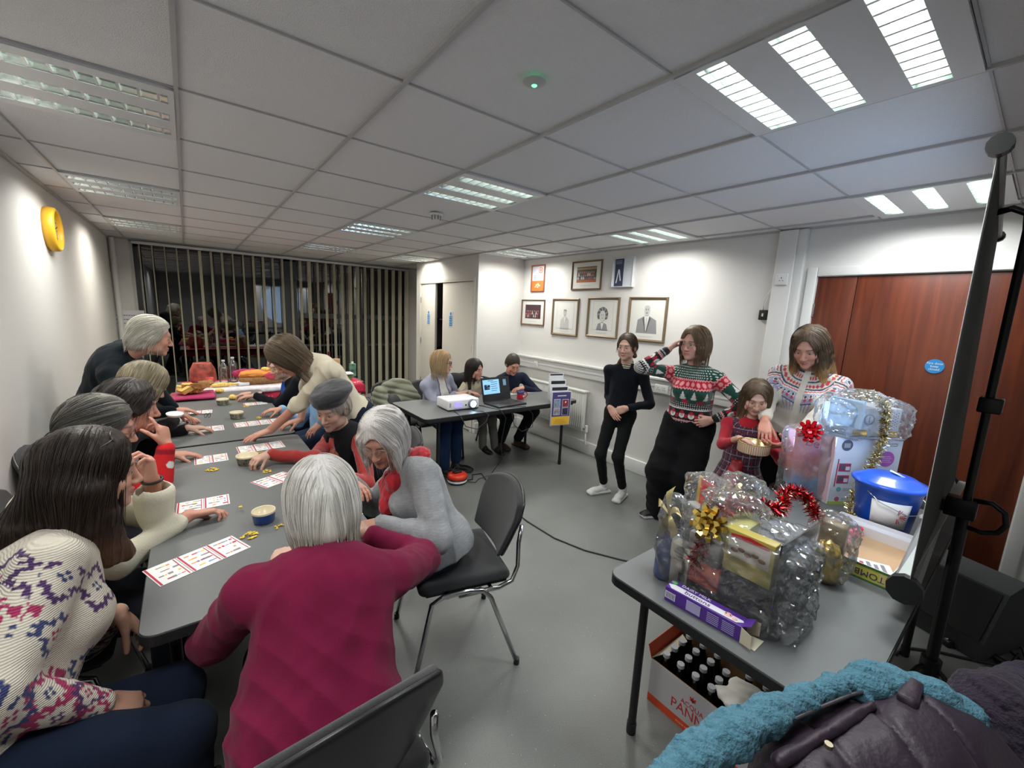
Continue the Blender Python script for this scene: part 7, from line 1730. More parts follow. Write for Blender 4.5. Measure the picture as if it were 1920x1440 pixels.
# 9 beret -----------------------------------------------------------------------
h = Human('person', 'woman in a black beret, red sleeves, rust scarf and black gilet reaching across the table', (.86, 2.56, 0), (.650, 2.560, 1.045), (-.72, -.66, -.30), (.87, 2.62, .58), (-1, -.30, 0), 1.0, 1.04, neck=(.715, 2.615, .865), sw=.16, broad=.98, skin=(.47, .29, .22), h=.0036)
h.shrug('R', x=.0, y=.02, z=-.01)
h.arm_('R', (.315, 2.640, .797), hint=(.15, -1, -.12), d=(-.95, -.55, -.10), n=(0, 0, -1), curls=[(.55, .75, .4), (.6, .8, .5), (.65, .8, .5), (.7, .8, .5)], thumb=.4, tc=.7); h.arm_('L', (.55, 2.22, .79), hint=(.3, -.6, -1), d=(-.8, -.3, 0), n=(0, 0, -1), curl=(.3, .4, .3))
seated(h); h.body(lip=(.36, .15, .13), brow=(.22, .18, .15), round_=-.06)
h.top('red_shirt', (.30, .022, .018), vmat('cord', .8, .25, .3, .3, 220), inf=.010, cuff=.037, end=.90, hem=-.10, wr=.006)
e = [q for q in h.torso(.026)]; e = e[:-2] + [Cone(lerp(h.at(0, -.01, .95), h.sh[k], .25), lerp(h.at(0, -.01, .95), h.sh[k], .80), .064, .066, .03) for k in 'RL']
e += [h.T.box((0, .17, h.L * .55), (.034, .10, h.L * .62), .01, k=.01, sub=True), Plane(h.at(0, 0, -.15), -h.up, .01)]
h.garment('black_gilet', e, vmat('gilet', .95, .1, .04, .4, 150), (.009, .009, .011), wr=.006, h=.005)
def scf(p):
    x, y, s, ang = coords(h, p); c = np.tile(A(.20, .045, .028), (len(p), 1)); st = np.mod(x * 60 + 2 * wob(p, 18, 3), 1) < .35; c[st] = A(.28, .075, .05); return c
e = [Cone(h.at(-.052, .050, 1.0), h.at(-.022, .120, .70), .032, .030, .03), Cone(h.at(.052, .050, 1.0), h.at(.022, .122, .70), .032, .030, .03), Cone(h.at(.0, .125, .74), h.at(.0, .135, .22), .036, .038, .03), Cone(h.at(-.05, -.02, 1.02), h.at(.05, -.02, 1.02), .036, .036, .04)]
h.garment('rust_scarf', e, vmat('scarf_cloth', .85, .2, .3, .3, 200), scf, wr=.006, h=.0045, ws=32)
H = h.H
h.hair('short', (.20, .18, .15), (.42, .38, .33), t=.010, amp=.0015, face_cut=(.060, .070, .090), fc=(0, .088, -.055), ears=True, ns=250, zmin=-.09)
sdf_obj('beret', [H.ell((.0, -.015, .098), (.120, .122, .048), rotx(-.10) @ roty(.14), k=.03), H.ell((0, -.008, .066), (.090, .106, .034), rotx(-.08), k=.03), H.ell((.030, -.06, .088), (.09, .08, .05), roty(.3), k=.03)], .0045, mat('beret_felt', (.012, .013, .016), .92, sheen=.35, bump=.4, bscale=300), None, h.root, lambda q: .004 * wob(q, 20, 2) + .002 * wob(q, 60, 2), .01, h.o)
# 10 grey cardigan, red scarf -------------------------------------------------------
h = Human('person', 'silver haired woman with glasses, grey cardigan and red scarf, looking down', (.84, 1.70, 0), (.655, 1.750, 1.085), (-.72, -.70, -.46), (.86, 1.64, .58), (-1, .05, 0), 1.0, 1.03, neck=(.775, 1.775, .925), sw=.165, broad=1.08, bust=.9, skin=SKR, h=.0036, belly=1.08)
h.arm_('R', (.585, 2.0, .80), hint=(.3, .6, -1), d=(.22, -1, -.12), n=(-.2, 0, -1), curl=(.25, .35, .3)); h.arm_('L', (.56, 1.55, .792), hint=(.5, -.8, -.6), d=(-1, .25, -.05), n=(0, 0, -1), curl=(.3, .35, .3))
seated(h); h.body(lip=(.40, .16, .14), brow=(.30, .25, .20), smile=.8, round_=.05)
def gry(p): c = np.tile(A(.27, .275, .285), (len(p), 1)); return c * (1 + .16 * wob(p, 120, 2) * .6 + .04 * np.sin(p[:, 2] * 700 + 5 * wob(p, 20, 1)))[:, None]
h.top('grey_cardigan', gry, vmat('marl_knit', .95, .12, .08, .5, 160), inf=.024, cuff=.044, end=.93, hem=-.22, wr=.009, sleeve=.024, vneck=.32, low=dict(y=0, t=-.08, r=(.20, .17, .16)))
e = [Cone(h.at(-.065, -.055, 1.03), h.at(.065, -.055, 1.03), .052, .052, .04), Cone(h.at(-.085, -.03, 1.02), h.at(-.050, .09, .88), .050, .040, .04), Cone(h.at(.085, -.03, 1.02), h.at(.050, .09, .88), .050, .040, .04), Cone(h.at(0, -.07, 1.0), h.at(0, -.085, .92), .045, .03, .04), Cone(h.at(-.04, .09, .88), h.at(.0, .150, .62), .042, .030, .04), Cone(h.at(.04, .09, .88), h.at(.01, .150, .62), .042, .030, .04), Cone(h.at(0, .145, .66), h.at(.005, .165, .48), .034, .014, .03)]
h.garment('red_scarf', e, vmat('scarf_thin', .75, .3, .3, .2, 200), lambda p: np.tile(A(.36, .007, .016), (len(p), 1)) * (1 + .25 * wob(p, 60, 7))[:, None], wr=.009, h=.0042, ws=34, fine=.003)
h.trousers('jeans', (.02, .03, .06), h=.010, top=.2)
h.hair('bob', (.42, .39, .37), (.78, .75, .72), t=.020, len=.128, w=.080, flare=.004, amp=.0016, nf=42, face_cut=(.050, .062, .092), fc=(-.004, .100, -.045), part=.02, lump=.004, extra=[h.H.cone((-.070, .058, .02), (-.078, .066, -.135), .020, .008, .02), h.H.cone((.066, .055, .03), (.074, .055, -.12), .024, .012, .02)])
h.glasses((.30, .20, .14), .023, 1.12, .0013)
W = h.arm['R'][2]; E_ = h.arm['R'][1]; u_ = V(nrm(W - E_)); M = MB(); a_ = u_.orthogonal().normalized(); b_ = u_.cross(a_); c0 = V(W - h.o) - u_ * .012
M.tube([c0 + a_ * .030 * math.cos(t_) + b_ * .026 * math.sin(t_) for t_ in [2 * PI * i / 24 for i in range(24)]], .0035, mat('gold_bangle', (.75, .48, .22), .2, 1.), 8, closed=True); M.obj('bracelet', parent=h.root)
# 11 magenta ---------------------------------------------------------------------
h = Human('person', 'silver haired woman in a magenta jumper seen from behind at the table end', (.29, 1.05, 0), (.295, 1.325, 1.045), (.05, 1, -.42), (.205, 1.00, .60), (.18, 1, 0), 1.0, 1.04, neck=(.285, 1.215, .900), sw=.178, broad=1.15, skin=SKP, h=.0038, belly=1.12, deep=1.15)
h.shrug('R', x=.01, y=.02, z=-.01).shrug('L', x=-.01, y=.02, z=-.01)
h.arm_('L', (.185, 1.46, .800), hint=(-.8, -.55, -.45), d=(.4, .9, -.05), n=(0, 0, -1), curl=(.3, .4, .3)); h.arm_('R', (.48, 1.50, .800), hint=(.8, -.7, -.4), d=(-.1, 1, -.05), n=(0, 0, -1), curl=(.3, .4, .3))
seated(h); h.body()
def mg(p): return np.tile(A(.15, .009, .038), (len(p), 1)) * (1 + .10 * wob(p, 25, 3))[:, None]
def folds(p):
    q = (p - h.P) @ h.T.R.T; z = q[..., 2]; w = np.clip(1 - z / .33, 0, 1)
    return .007 * w * np.abs(np.sin(z * 40 + 3.0 * np.sin(q[..., 0] * 9 + 1) + 14 * q[..., 0] + 2 * wob(p, 7, 4)))
h.top('magenta_jumper', mg, vmat('jumper_knit', .95, .10, .06, .35, 240), inf=.026, cuff=.048, end=.80, hem=-.26, wr=.008, sleeve=.030, collar=(.03, .008), low=dict(y=0, t=-.12, r=(.21, .16, .17)), fold=folds)
h.trousers('jeans', (.012, .018, .04), h=.010, top=-.06)
h.hair('bob', (.36, .34, .31), (.78, .75, .70), t=.022, len=.135, w=.083, back=.006, flare=.004, amp=.0019, nf=46, crown=(.45, .42, .43), tip=(.34, .31, .24), tip0=.03, tipl=.1, lump=.003)
# 12 lilac -----------------------------------------------------------------------
def lil(h):
    def f(p):
        x, y, s, ang, u, v, arm = zones(h, p); c = np.tile(A(.26, .27, .34), (len(p), 1)); m = ~arm & (y > 0) & (np.abs(x) < .042 + .12 * np.clip(s - .02, 0, .3)); paint(c, m, (.60, .58, .55)); m2 = ~arm & (y > 0) & (np.abs(np.abs(x) - .047 - .12 * np.clip(s - .02, 0, .3)) < .007); paint(c, m2, (.12, .09, .16)); return c
    return f
h = Human('person', 'blonde woman with dark glasses and a lilac cardigan behind the projector', (2.06, 4.02, 0), (2.062, 3.835, 1.115), (.80, -.62, -.05), (2.08, 4.02, .58), (.25, -1, 0), .98, 1.0, neck=(2.045, 3.905, .945), bust=.8, skin=SKP, h=.0048)
h.arm_('R', (2.16, 3.72, .80), hint=(-1, .2, -.5), d=(.9, -.25, -.05), n=(0, 0, -1)); h.arm_('L', (2.32, 3.76, .80), hint=(.6, .3, -1), d=(-.8, -.35, 0), n=(0, 0, -1))
h.leg_('R', (1.95, 3.54, .10), (0, -1, 1), (.55, -.85, 0)).leg_('L', (2.12, 3.60, .12), (0, -1, 1), (.7, -.7, 0))
h.body(lip=(.42, .16, .15), brow=(.16, .10, .05)); h.top('lilac_cardigan', lil(h), inf=.018, cuff=.036, end=.95, hem=-.14, wr=.007, collar=None)
sdf_obj('white_polo_neck', [Cone(h.N - h.up * .01, h.N + nrm(h.H.w((0, -.018, -.055)) - h.N) * .055, .060, .056, .01)], .006, mat('white_rib', (.62, .60, .56), .9), None, h.root, None, 0, h.o)
h.trousers('jeans', (.012, .028, .07), thigh=.078, knee=.060, ank=.046); h.shoes((.012, .012, .013), (.05, .05, .05))
h.hair('bob', (.30, .19, .09), (.60, .45, .26), t=.018, len=.118, amp=.0016, nf=38, face_cut=(.056, .066, .092), fc=(0, .094, -.034), crown=(.45, .26, .12))
h.glasses((.05, .012, .012), .021, 1.15, .0022)
# 13 girl ------------------------------------------------------------------------
h = Human('person', 'dark haired girl in a cream cardigan sitting behind the laptop', (2.58, 4.08, 0), (2.485, 3.860, 1.020), (.42, -1, -.12), (2.60, 4.06, .56), (-.05, -1, 0), .80, .93, skin=SKR, h=.0048, sw=.165)
h.arm_('R', (2.40, 3.80, .78), hint=(-1, .2, -.5), d=(.3, -1, 0), n=(0, 0, -1)); h.arm_('L', (2.62, 3.80, .78), hint=(1, .2, -.5), d=(-.3, -1, 0), n=(0, 0, -1))
h.leg_('R', (2.52, 3.70, .16), (0, -1, 1), (.2, -1, 0)).leg_('L', (2.66, 3.66, .14), (0, -1, 1), (.3, -1, 0))
h.body(lip=(.40, .14, .12), brow=(.03, .02, .015), round_=.10); h.top('cream_cardigan', (.42, .38, .29), inf=.020, cuff=.036, end=.92, hem=-.14, wr=.007); h.trousers('grey_tights', (.14, .13, .11), thigh=.062, knee=.052, ank=.042, h=.008)
for k in h.leg: 
    An = h.leg[k][2]; sdf_obj('shoe', [Ell(An + A(.01, -.02, -.01), (.036, .05, .04), k=.02), Ell(An + A(.02, -.085, -.035), (.036, .075, .028), k=.03)], .007, mat('shoe_black', (.012, .012, .014), .5), None, h.root, None, 0, h.o)
h.hair('long', (.012, .009, .008), (.035, .025, .02), t=.016, locks=[((.062, -.02, -.02), (.075, .01, -.22), .034, .020), ((.0, -.06, -.05), (.02, -.08, -.22), .06, .04), ((-.060, -.02, -.02), (-.070, .0, -.20), .034, .020)], face_cut=(.054, .064, .090), fc=(0, .094, -.030), amp=.002)
# 14 man in navy -------------------------------------------------------------------
h = Human('person', 'crouching man with cropped hair in a navy jumper at the laptop table', (3.12, 4.10, 0), (2.985, 3.815, 1.065), (-.25, -1, -.52), (3.08, 4.16, .52), (-.05, -1, 0), 1.05, 1.0, neck=(3.02, 3.91, .90), sw=.20, broad=1.05, skin=SKR, h=.0048, male=True)
h.arm_('R', (2.74, 3.90, .80), hint=(-1, 0, .1), d=(-.8, -.4, -.4), n=(0, 0, -1)); h.arm_('L', (3.07, 3.705, .795), hint=(1, -.1, -.4), d=(-1, -.05, -.02), n=(0, 0, -1), curl=(.3, .4, .3))
h.leg_('R', (2.98, 3.98, .10), (-.3, -1, .5), (-.1, -1, 0)).leg_('L', (3.20, 3.92, .10), (.3, -1, .5), (.1, -1, 0))
h.body(lip=(.34, .13, .11), brow=(.05, .035, .025), smile=1.4); h.top('navy_jumper', (.010, .014, .032), inf=.018, cuff=.038, end=.95, hem=-.10, wr=.006, collar=(.03, .012)); h.trousers('trousers', (.010, .012, .018), thigh=.095, h=.008); h.shoes((.06, .035, .02), (.03, .02, .015), h=.009)
h.hair('short', (.020, .014, .010), (.05, .035, .028), t=.007, amp=.0006, nf=60, lump=.001, ns=0, face_cut=(.060, .070, .080), fc=(0, .085, -.038))
# 15 standing girl in black --------------------------------------------------------------
h = Human('person', 'slim girl standing in black with a striped collar and white trainers, hands folded', (3.06, 2.30, 0), (3.080, 2.300, 1.405), (-1, -.30, -.08), (3.10, 2.32, .80), (-.88, -.48, 0), .94, .97, sw=.160, broad=.86, skin=SKP, h=.0042, legs_skin=True)
h.arm_('R', (2.955, 2.330, .86), hint=(.9, .75, -.2), d=(-.1, -.75, -.65), n=(1, .3, 0), curl=(.15, .2, .15), thumb=.3); h.arm_('L', (2.995, 2.180, .88), hint=(1, -.5, -.2), d=(-.3, .75, -.45), n=(.9, .3, 0), curl=(.25, .3, .2), thumb=.3)
h.leg_('R', (3.045, 2.395, .085), (-1, -.3, 0), (-.95, .25, 0), .075).leg_('L', (3.11, 2.225, .085), (-1, -.3, 0), (-.92, -.30, 0), .075)
h.body(lip=(.42, .16, .15), brow=(.08, .05, .03), round_=-.04); h.top('black_jumper', (.006, .007, .011), inf=.012, cuff=.030, end=.93, hem=-.02, wr=.005)
def strp(p): x, y, s, ang = coords(h, p); c = np.tile(A(.55, .52, .40), (len(p), 1)); paint(c, np.mod(s * 60, 1) < .5, (.02, .025, .02)); return c
sdf_obj('striped_collar', [Cone(h.N - h.up * .012, h.N + h.up * .030, .072, .056, .01)], .0042, vmat('rib_cloth', .9), strp, h.root, None, 0, h.o)
h.trousers('leggings', (.007, .008, .008), inf=.004, thigh=.070, knee=.048, ank=.038, end=.90, h=.0055, wr=.002, top=.15, b=.88)
h.shoes((.62, .62, .60), (.66, .66, .64), h=.005, lace=(.45, .45, .44))
for k in h.leg:
    An = h.leg[k][2]; sdf_obj('sock', [Cone(An + A(0, 0, -.0), An + A(.004, 0, .045), .040, .038, .01)], .006, mat('sock_white', (.6, .6, .58), .9), None, h.root, None, 0, h.o)
h.hair('short', (.040, .024, .016), (.09, .06, .04), t=.010, amp=.001, nf=50, part=.0, fyc=-.9, fz=-.7, steps=9, face_cut=(.058, .064, .088), fc=(0, .086, -.030), extra=[h.H.cone((0, -.11, -.02), (-.05, -.08, -.09), .026, .022, .02), h.H.cone((.045, -.085, -.08), (.075, -.0, -.17), .022, .016, .02)])
M = MB(); c0 = V(h.H.w((-.082, .004, -.05)) - h.o); M.tube([c0 + V((.0, .018 * math.cos(a), .022 * math.sin(a))) for a in [2 * PI * i / 20 for i in range(20)]], .0018, mat('gold_hoop', (.7, .5, .2), .2, 1.), 6, closed=True); M.obj('earring', parent=h.root)
# 16 Christmas jumper ---------------------------------------------------------------------
def xm(h):
    blk_, red, pink, wht, grn = (.010, .010, .012), (.36, .010, .030), (.60, .24, .24), (.60, .58, .55), (.010, .055, .040)
    def rows(u, s, c, k):
        def P_(m, col): paint(c, k & m, col)
        P_(s < .055, grn); P_((s < .06) & (np.hypot(np.mod(u, .018) - .009, np.mod(s, .018) - .009) < .0045), wht)
        zz = .010 * tri(u / .020)
        P_((s > .055 + zz) & (s < .140 - zz), pink); P_((s > .066 + zz) & (s < .129 - zz), red); P_((np.hypot((np.mod(u, .042) - .021) * 1.25, (s - .098)) < .017), pink)
        P_((s > .14) & (s < .245), grn); uu = np.mod(u, .075) - .0375; P_((s > .150) & (s < .215) & (np.abs(uu) < (s - .148) * .36 * (.6 + .4 * (np.mod(s * 48, 1)))), wht)
        P_((s > .215) & (s < .245) & (np.hypot(np.mod(u + .03, .11) - .055, (s - .235) * 1.4) < .024), red)
        P_((s > .245) & (s < .285), blk_); P_((s > .247) & (s < .285) & (np.hypot(np.mod(u, .016) - .008, np.mod(s, .016) - .008) < .0042), wht)
        P_((s > .285 + zz * .6) & (s < .297 + zz * .6), wht); P_((s > .300) & (s < .375), blk_)
        uf = np.mod(u, .072) - .036; P_((np.hypot(uf, s - .345) < .022), wht); P_((np.hypot(uf, (s - .340)) < .012), (.35, .28, .26)); P_((s > .308) & (s < .333) & (np.abs(uf) < (s - .300) * .75), red); P_((np.abs(np.mod(u + .036, .072) - .036) < .010) & (np.abs(s - .35) < .014), red)
        P_((s > .378 + zz * .5) & (s < .388 + zz * .5), pink); P_(s > .392, blk_); P_((s > .392) & (s < .47) & (np.hypot(np.mod(u, .020) - .010, np.mod(s, .016) - .008) < .0058), wht)
    def f(p):
        x, y, s, ang, u, v, arm = zones(h, p); c = np.tile(A(*blk_), (len(p), 1)); rows(ang, s - .01, c, ~arm)
        va = v + .04; rows(u + .01, np.where(va < .3, va, .245 + np.mod(va - .3, .2) * .72), c, arm); paint(c, arm & (v > .50), blk_); return c
    return f
h = Human('person', 'young woman with glasses in a patterned Christmas jumper, one hand at her hair', (3.10, 1.68, 0), (3.080, 1.675, 1.485), (-1, .10, -.05), (3.14, 1.68, .86), (-.92, -.30, 0), 1.0, 1.05, sw=.165, broad=1.05, bust=.9, skin=(.54, .30, .24), h=.0042)
h.arm_('R', (2.965, 1.815, 1.435), hint=(-.7, .8, -1), d=(.35, -.55, .75), n=(.4, -.7, .1), curl=(.3, .4, .3), thumb=.4); h.arm_('L', (3.085, 1.470, .93), hint=(.5, -1, .2), d=(-.4, .6, -.35), n=(.6, .5, 0), curl=(.5, .5, .4))
h.leg_('R', (3.09, 1.80, .09), (-1, -.2, 0), (-.85, .45, 0), .09).leg_('L', (3.16, 1.58, .09), (-1, -.2, 0), (-.95, -.2, 0), .09)
h.body(lip=(.46, .16, .15), brow=(.08, .05, .03), round_=.12)
h.top('christmas_jumper', xm(h), vmat('jacquard_knit', .92, .15, .3, .3, 240), inf=.018, cuff=.034, end=.90, hem=-.02, wr=.004, h=.0036, collar=(.025, .006))
h.trousers('wide_trousers', (.005, .005, .006), inf=.014, thigh=.100, knee=.100, ank=.118, end=.97, h=.008, wr=.010, top=.16, k=.05, ws=16); h.shoes((.012, .012, .012), (.60, .60, .58), h=.0055, lace=(.55, .55, .53))
h.hair('bob', (.075, .045, .024), (.20, .135, .08), t=.020, len=.125, flare=.006, amp=.0018, nf=30, lump=.005, face_cut=(.054, .066, .094), fc=(0, .094, -.032))
h.glasses((.30, .16, .14), .024, 1.1, .0012)
# 17 little girl ---------------------------------------------------------------------------
def plaid(h):
    def f(p):
        x, y, s, ang = coords(h, p); u = np.arctan2(x, y) * .16; z = p[:, 2]; c = np.tile(A(.020, .024, .055), (len(p), 1))
        a = np.mod(u, .062) / .062; b = np.mod(z, .062) / .062
        paint(c, (a > .55) & (a < .8), (.045, .018, .035)); paint(c, (b > .55) & (b < .8), (.045, .018, .035))
        paint(c, np.abs(a - .5) < .035, (.30, .27, .30)); paint(c, np.abs(b - .5) < .035, (.26, .23, .26)); paint(c, np.abs(a - .1) < .05, (.22, .02, .035)); paint(c, np.abs(b - .1) < .05, (.20, .02, .03)); return c
    return f
h = Human('person', 'little girl in a tartan dress with red sleeves dipping her hand into a tin', (2.98, 1.20, 0), (2.930, 1.125, 1.185), (-.85, -.45, -.46), (3.00, 1.20, .60), (-.95, -.25, 0), .74, .91, neck=(2.955, 1.160, 1.015), sw=.165, skin=SKP, h=.0038, legs_skin=True)
h.arm_('R', (2.665, 1.090, .955), hint=(.2, .7, -.8), d=(.0, -1, -.12), n=(0, 0, -1), hs=.9, curl=(.25, .35, .3)); h.arm_('L', (2.78, .99, .94), hint=(.5, -.6, -.8), d=(-.7, -.2, -.1), n=(0, 0, -1), hs=.9, curl=(.3, .4, .3))
h.leg_('R', (2.98, 1.27, .08), (-1, 0, 0), (-1, 0, 0)).leg_('L', (3.0, 1.12, .08), (-1, 0, 0), (-1, 0, 0))
h.body(lip=(.48, .18, .17), brow=(.10, .06, .04), round_=.10, brow_h=.002); h.top('red_jersey', (.36, .012, .025), vmat('fine_jersey', .85, .2, .2, .2, 200), inf=.010, cuff=.026, end=.62, hem=.10, wr=.004)
wz = .70; e = [Ell(q.c, q.r, q.R, q.k) if isinstance(q, Ell) else q for q in h.torso(.018)[:4]]
e += [Cone(h.at(.07, .0, .9), h.at(.07, .0, .6), .045, .06, .03), Cone(h.at(-.07, .0, .9), h.at(-.07, .0, .6), .045, .06, .03), Cone((2.99, 1.19, .70), (3.00, 1.19, .36), .10, .275, .03), Plane((3, 1.2, .345), (0, 0, -1), .006)]
h.garment('tartan_dress', e, vmat('tartan_cloth', .85, .2, .2, .2, 250), plaid(h), wr=.003, h=.0050, fold=lambda p: -.012 * np.clip((.72 - p[..., 2]) / .3, 0, 1) * np.abs(np.sin(np.arctan2(p[..., 0] - 3.0, p[..., 1] - 1.19) * 11)))
M = MB(); 
bow_ = sdf_obj('red_sash', [Cone((2.872, 1.15, .73), (2.84, 1.15, .60), .022, .035, .02), Cone((2.872, 1.18, .73), (2.835, 1.20, .58), .02, .03, .02)], .006, mat('satin_red', (.30, .01, .02), .4), None, h.root, lambda q: .004 * wob(q, 40, 1), .01, h.o)
h.shoes((.02, .02, .02), (.02, .02, .02), h=.009)
h.hair('long', (.070, .042, .024), (.19, .125, .07), t=.014, crown=(.10, .065, .04), locks=[((.060, .0, -.01), (.068, .035, -.25), .030, .026), ((.055, -.04, -.03), (.07, -.04, -.27), .045, .035), ((0, -.06, -.05), (.0, -.08, -.26), .06, .045), ((-.060, .0, -.01), (-.070, .030, -.23), .028, .022)], face_cut=(.052, .064, .092), fc=(0, .096, -.030), amp=.0018)
# tin ----------------------------------------------------------------------
def tin_band():
    m, N, L, b = _new('tin_stripes'); tc = N.new('ShaderNodeTexCoord'); gr = N.new('ShaderNodeTexGradient'); gr.gradient_type = 'RADIAL'; mu = N.new('ShaderNodeMath'); mu.operation = 'MULTIPLY'; mu.inputs[1].default_value = 22; fr_ = N.new('ShaderNodeMath'); fr_.operation = 'FRACT'; r = N.new('ShaderNodeValToRGB'); r.color_ramp.interpolation = 'CONSTANT'
    L.new(tc.outputs['Object'], gr.inputs[0]); L.new(gr.outputs['Fac'], mu.inputs[0]); L.new(mu.outputs[0], fr_.inputs[0]); L.new(fr_.outputs[0], r.inputs[0]); cr = r.color_ramp; cr.elements[0].color = (.62, .52, .36, 1); cr.elements[1].position = .28; cr.elements[1].color = (.25, .06, .03, 1)
    for p_, c_ in ((.42, (.60, .50, .34, 1)), (.58, (.45, .25, .08, 1)), (.7, (.62, .54, .4, 1)), (.86, (.30, .03, .03, 1))): cr.elements.new(p_).color = c_
    L.new(r.outputs[0], b.inputs['Base Color']); b.inputs['Roughness'].default_value = .3; return m
t = thing('sweet_tin', 'round tin with vertical stripes held between the little girl and the woman', 'tin', (2.625, .985, .905)); M = MB(); M.lathe([(0, 0), (.084, 0), (.086, .004), (.086, .060)], m=tin_band(), n=48); M.obj('tin_wall', parent=t)
M = MB(); M.lathe([(.086, .058), (.0885, .061), (.086, .064), (.082, .060), (.082, .006), (0, .006)], m=mat('tin_gold', (.5, .36, .16), .25, .9), n=48); M.obj('rim', parent=t)
# 18 fair isle cardigan -------------------------------------------------------------------------
def fair(h):
    def f(p):
        x, y, s, ang, u, v, arm = zones(h, p); c = np.tile(A(.50, .47, .40), (len(p), 1)); d = np.linalg.norm((p - h.N), axis=1); th = np.arctan2(x, y - .01); a = th * .20
        arc = np.where(arm, u, a); r = np.where(arm, v + .135, d); yoke = (r < .315)
        def P_(m, col): paint(c, m & yoke, col)
        cor, nav, lav, wht = (.42, .05, .07), (.045, .06, .12), (.27, .28, .40), (.60, .57, .52)
        P_(np.abs(r - .085) < .004, nav); P_((np.abs(r - .105) < .009) & (tri(arc / .03) > .35), cor); P_(np.abs(r - .125) < .004, nav); P_((np.abs(r - .150) < .012) & (np.abs(r - .150) < .013 * tri(arc / .036)), cor); P_(np.abs(r - .172) < .0055, nav)
        P_((r > .178) & (r < .205), wht); P_(np.abs(r - .190 - .006 * (tri(arc / .026) - .5)) < .0038, cor); P_((r > .205) & (r < .262), lav)
        P_((np.hypot(np.mod(arc, .034) - .017, (r - .226) * .85) < .0135), wht); P_((np.hypot(np.mod(arc, .034) - .017, (r - .223) * .9) < .0085), nav); P_((np.hypot(np.mod(arc, .034) - .017, (r - .243)) < .0095), cor); P_((r > .262) & (r < .272) , wht); P_((r > .268) & (r < .312) & (np.mod(arc, .024) < .013 - (r - .268) * .15), lav); P_((r > .262) & (r < .268), nav)
        bt_ = (np.abs(x + .0) < .018) & (y > 0) & ~arm; paint(c, bt_, (.56, .53, .46)); return c
    return f
h = Human('person', 'woman with long brown hair in a cream Fair Isle cardigan holding the tin', (3.26, .99, 0), (3.185, .955, 1.525), (-1, -.02, -.48), (3.27, 1.0, .88), (-1, -.12, 0), 1.04, 1.05, sw=.17, broad=1.05, bust=.9, skin=SKR, h=.0040)
h.arm_('R', (2.835, 1.020, 1.055), hint=(.4, .5, -1), d=(-.75, -.35, -.60), n=(.2, 0, -1), curl=(.35, .4, .3)); h.arm_('L', (2.80, .87, .955), hint=(.5, -.7, -.8), d=(-.80, .48, -.12), n=(-.2, .6, .6), curl=(.35, .45, .35), thumb=.9)
h.leg_('R', (3.30, 1.10, .09), (-1, 0, 0), (-1, .1, 0)).leg_('L', (3.32, .90, .09), (-1, 0, 0), (-1, -.1, 0))
h.body(lip=(.42, .14, .13), brow=(.07, .045, .03), round_=-.02); h.top('fair_isle_cardigan', fair(h), vmat('isle_knit', .93, .15, .35, .35, 220), inf=.020, cuff=.038, end=.72, hem=-.04, wr=.006, h=.0038)
h.trousers('black_trousers', (.005, .005, .006), h=.010, top=.12); h.shoes(h=.012)
h.hair('long', (.055, .034, .020), (.15, .10, .06), t=.020, tip=(.48, .27, .10), tip0=.08, tipl=.13, locks=[((.064, .0, -.02), (.075, .045, -.22), .036, .022), ((.060, -.04, -.03), (.09, -.03, -.24), .045, .032), ((0, -.06, -.05), (.0, -.08, -.24), .06, .05), ((-.064, .0, -.02), (-.085, .035, -.22), .038, .028), ((-.060, -.05, -.03), (-.10, -.05, -.23), .045, .036)], face_cut=(.054, .064, .094), fc=(0, .096, -.032), amp=.0022, nf=28, lump=.005)
W = h.arm['L'][2]; E_ = h.arm['L'][1]; u_ = V(nrm(W - E_)); M = MB(); a_ = u_.orthogonal().normalized(); b_ = u_.cross(a_); c0 = V(W - h.o) - u_ * .02
vs = []; n = 24
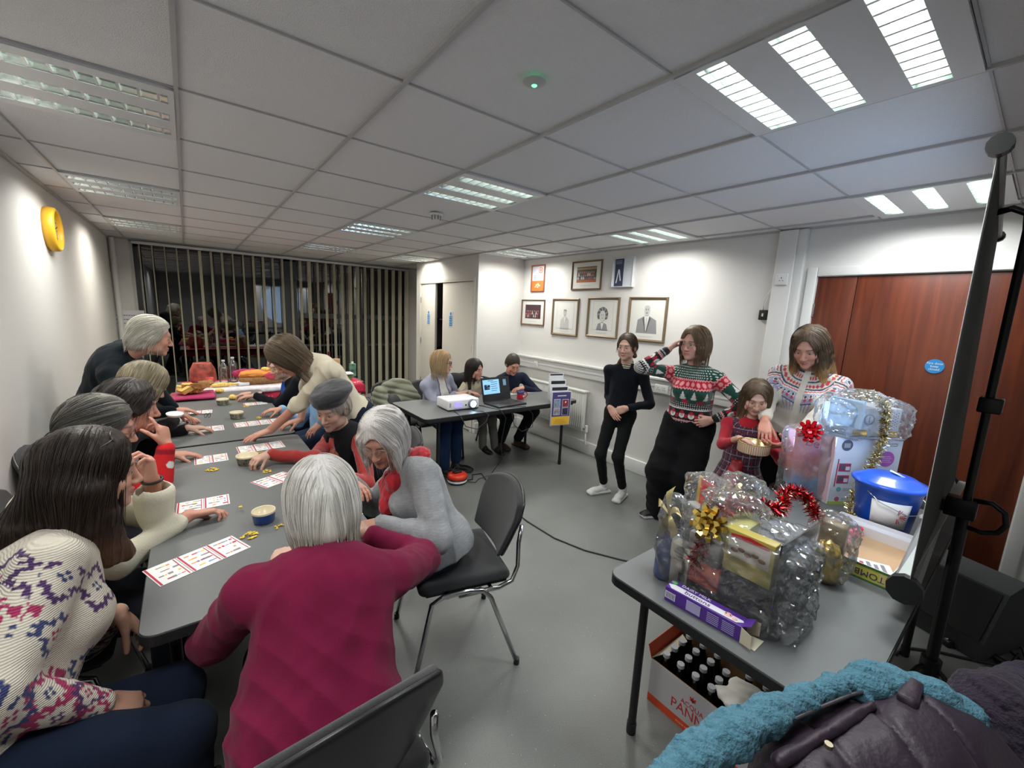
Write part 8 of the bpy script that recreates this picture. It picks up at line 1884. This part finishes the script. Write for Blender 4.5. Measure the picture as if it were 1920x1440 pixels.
for du, rr_ in ((-.011, .0285), (.011, .0285)):
    for i in range(n): t_ = 2 * PI * i / n; vs.append(c0 + u_ * du + a_ * rr_ * math.cos(t_) + b_ * rr_ * math.sin(t_))
M.add(vs, [(i, (i + 1) % n, n + (i + 1) % n, n + i) for i in range(n)], mat('strap_yellow', (.75, .45, .02), .4), True); o = M.obj('watch_strap', parent=h.root); s_ = o.modifiers.new('s', 'SOLIDIFY'); s_.thickness = .003; s_.offset = 1
# handbag strap beside the magenta woman, dark bag below -------------------------------------------
t = thing('shoulder_bag', 'dark bag with a grey strap hanging at the left of the woman in magenta', 'bag', (.02, 1.12, 0)); M = MB()
S_ = spline([(.10, -.14, .62), (.02, -.10, .60), (-.02, -.10, .52), (-.035, -.10, .42), (-.01, -.09, .375), (.06, -.09, .40)], 8); vs = []
for p in S_: vs += [tuple(p + A(-.004, -.014, 0)), tuple(p + A(.004, .014, .0))]
M.add(vs, [(2 * i, 2 * i + 1, 2 * i + 3, 2 * i + 2) for i in range(len(S_) - 1)], mat('strap_grey', (.24, .23, .20), .6), True); o = M.obj('strap', parent=t); s_ = o.modifiers.new('s', 'SOLIDIFY'); s_.thickness = .003
sdf_obj('bag_body', [Box((.06, -.02, .26), (.12, .07, .14), .04)], .010, mat('bag_black', (.01, .01, .011), .6), None, t, lambda q: .006 * wob(q, 20, 2), .01)
# ------------------------------------------------------------------ world and view
w = bpy.data.worlds.new('night'); w.use_nodes = True; w.node_tree.nodes['Background'].inputs[0].default_value = (.004, .005, .007, 1); SC.world = w
SC.view_settings.view_transform = 'Standard'; SC.view_settings.look = 'None'; SC.view_settings.gamma = 1; SC.view_settings.use_curve_mapping = False
SC.view_settings.exposure = EXPOSURE
SC.cycles.max_bounces = 7; SC.cycles.diffuse_bounces = 4; SC.cycles.glossy_bounces = 4; SC.cycles.transmission_bounces = 4; SC.cycles.transparent_max_bounces = 16
SC.cycles.caustics_reflective = False; SC.cycles.caustics_refractive = False; SC.cycles.sample_clamp_indirect = 4; SC.cycles.use_denoising = True
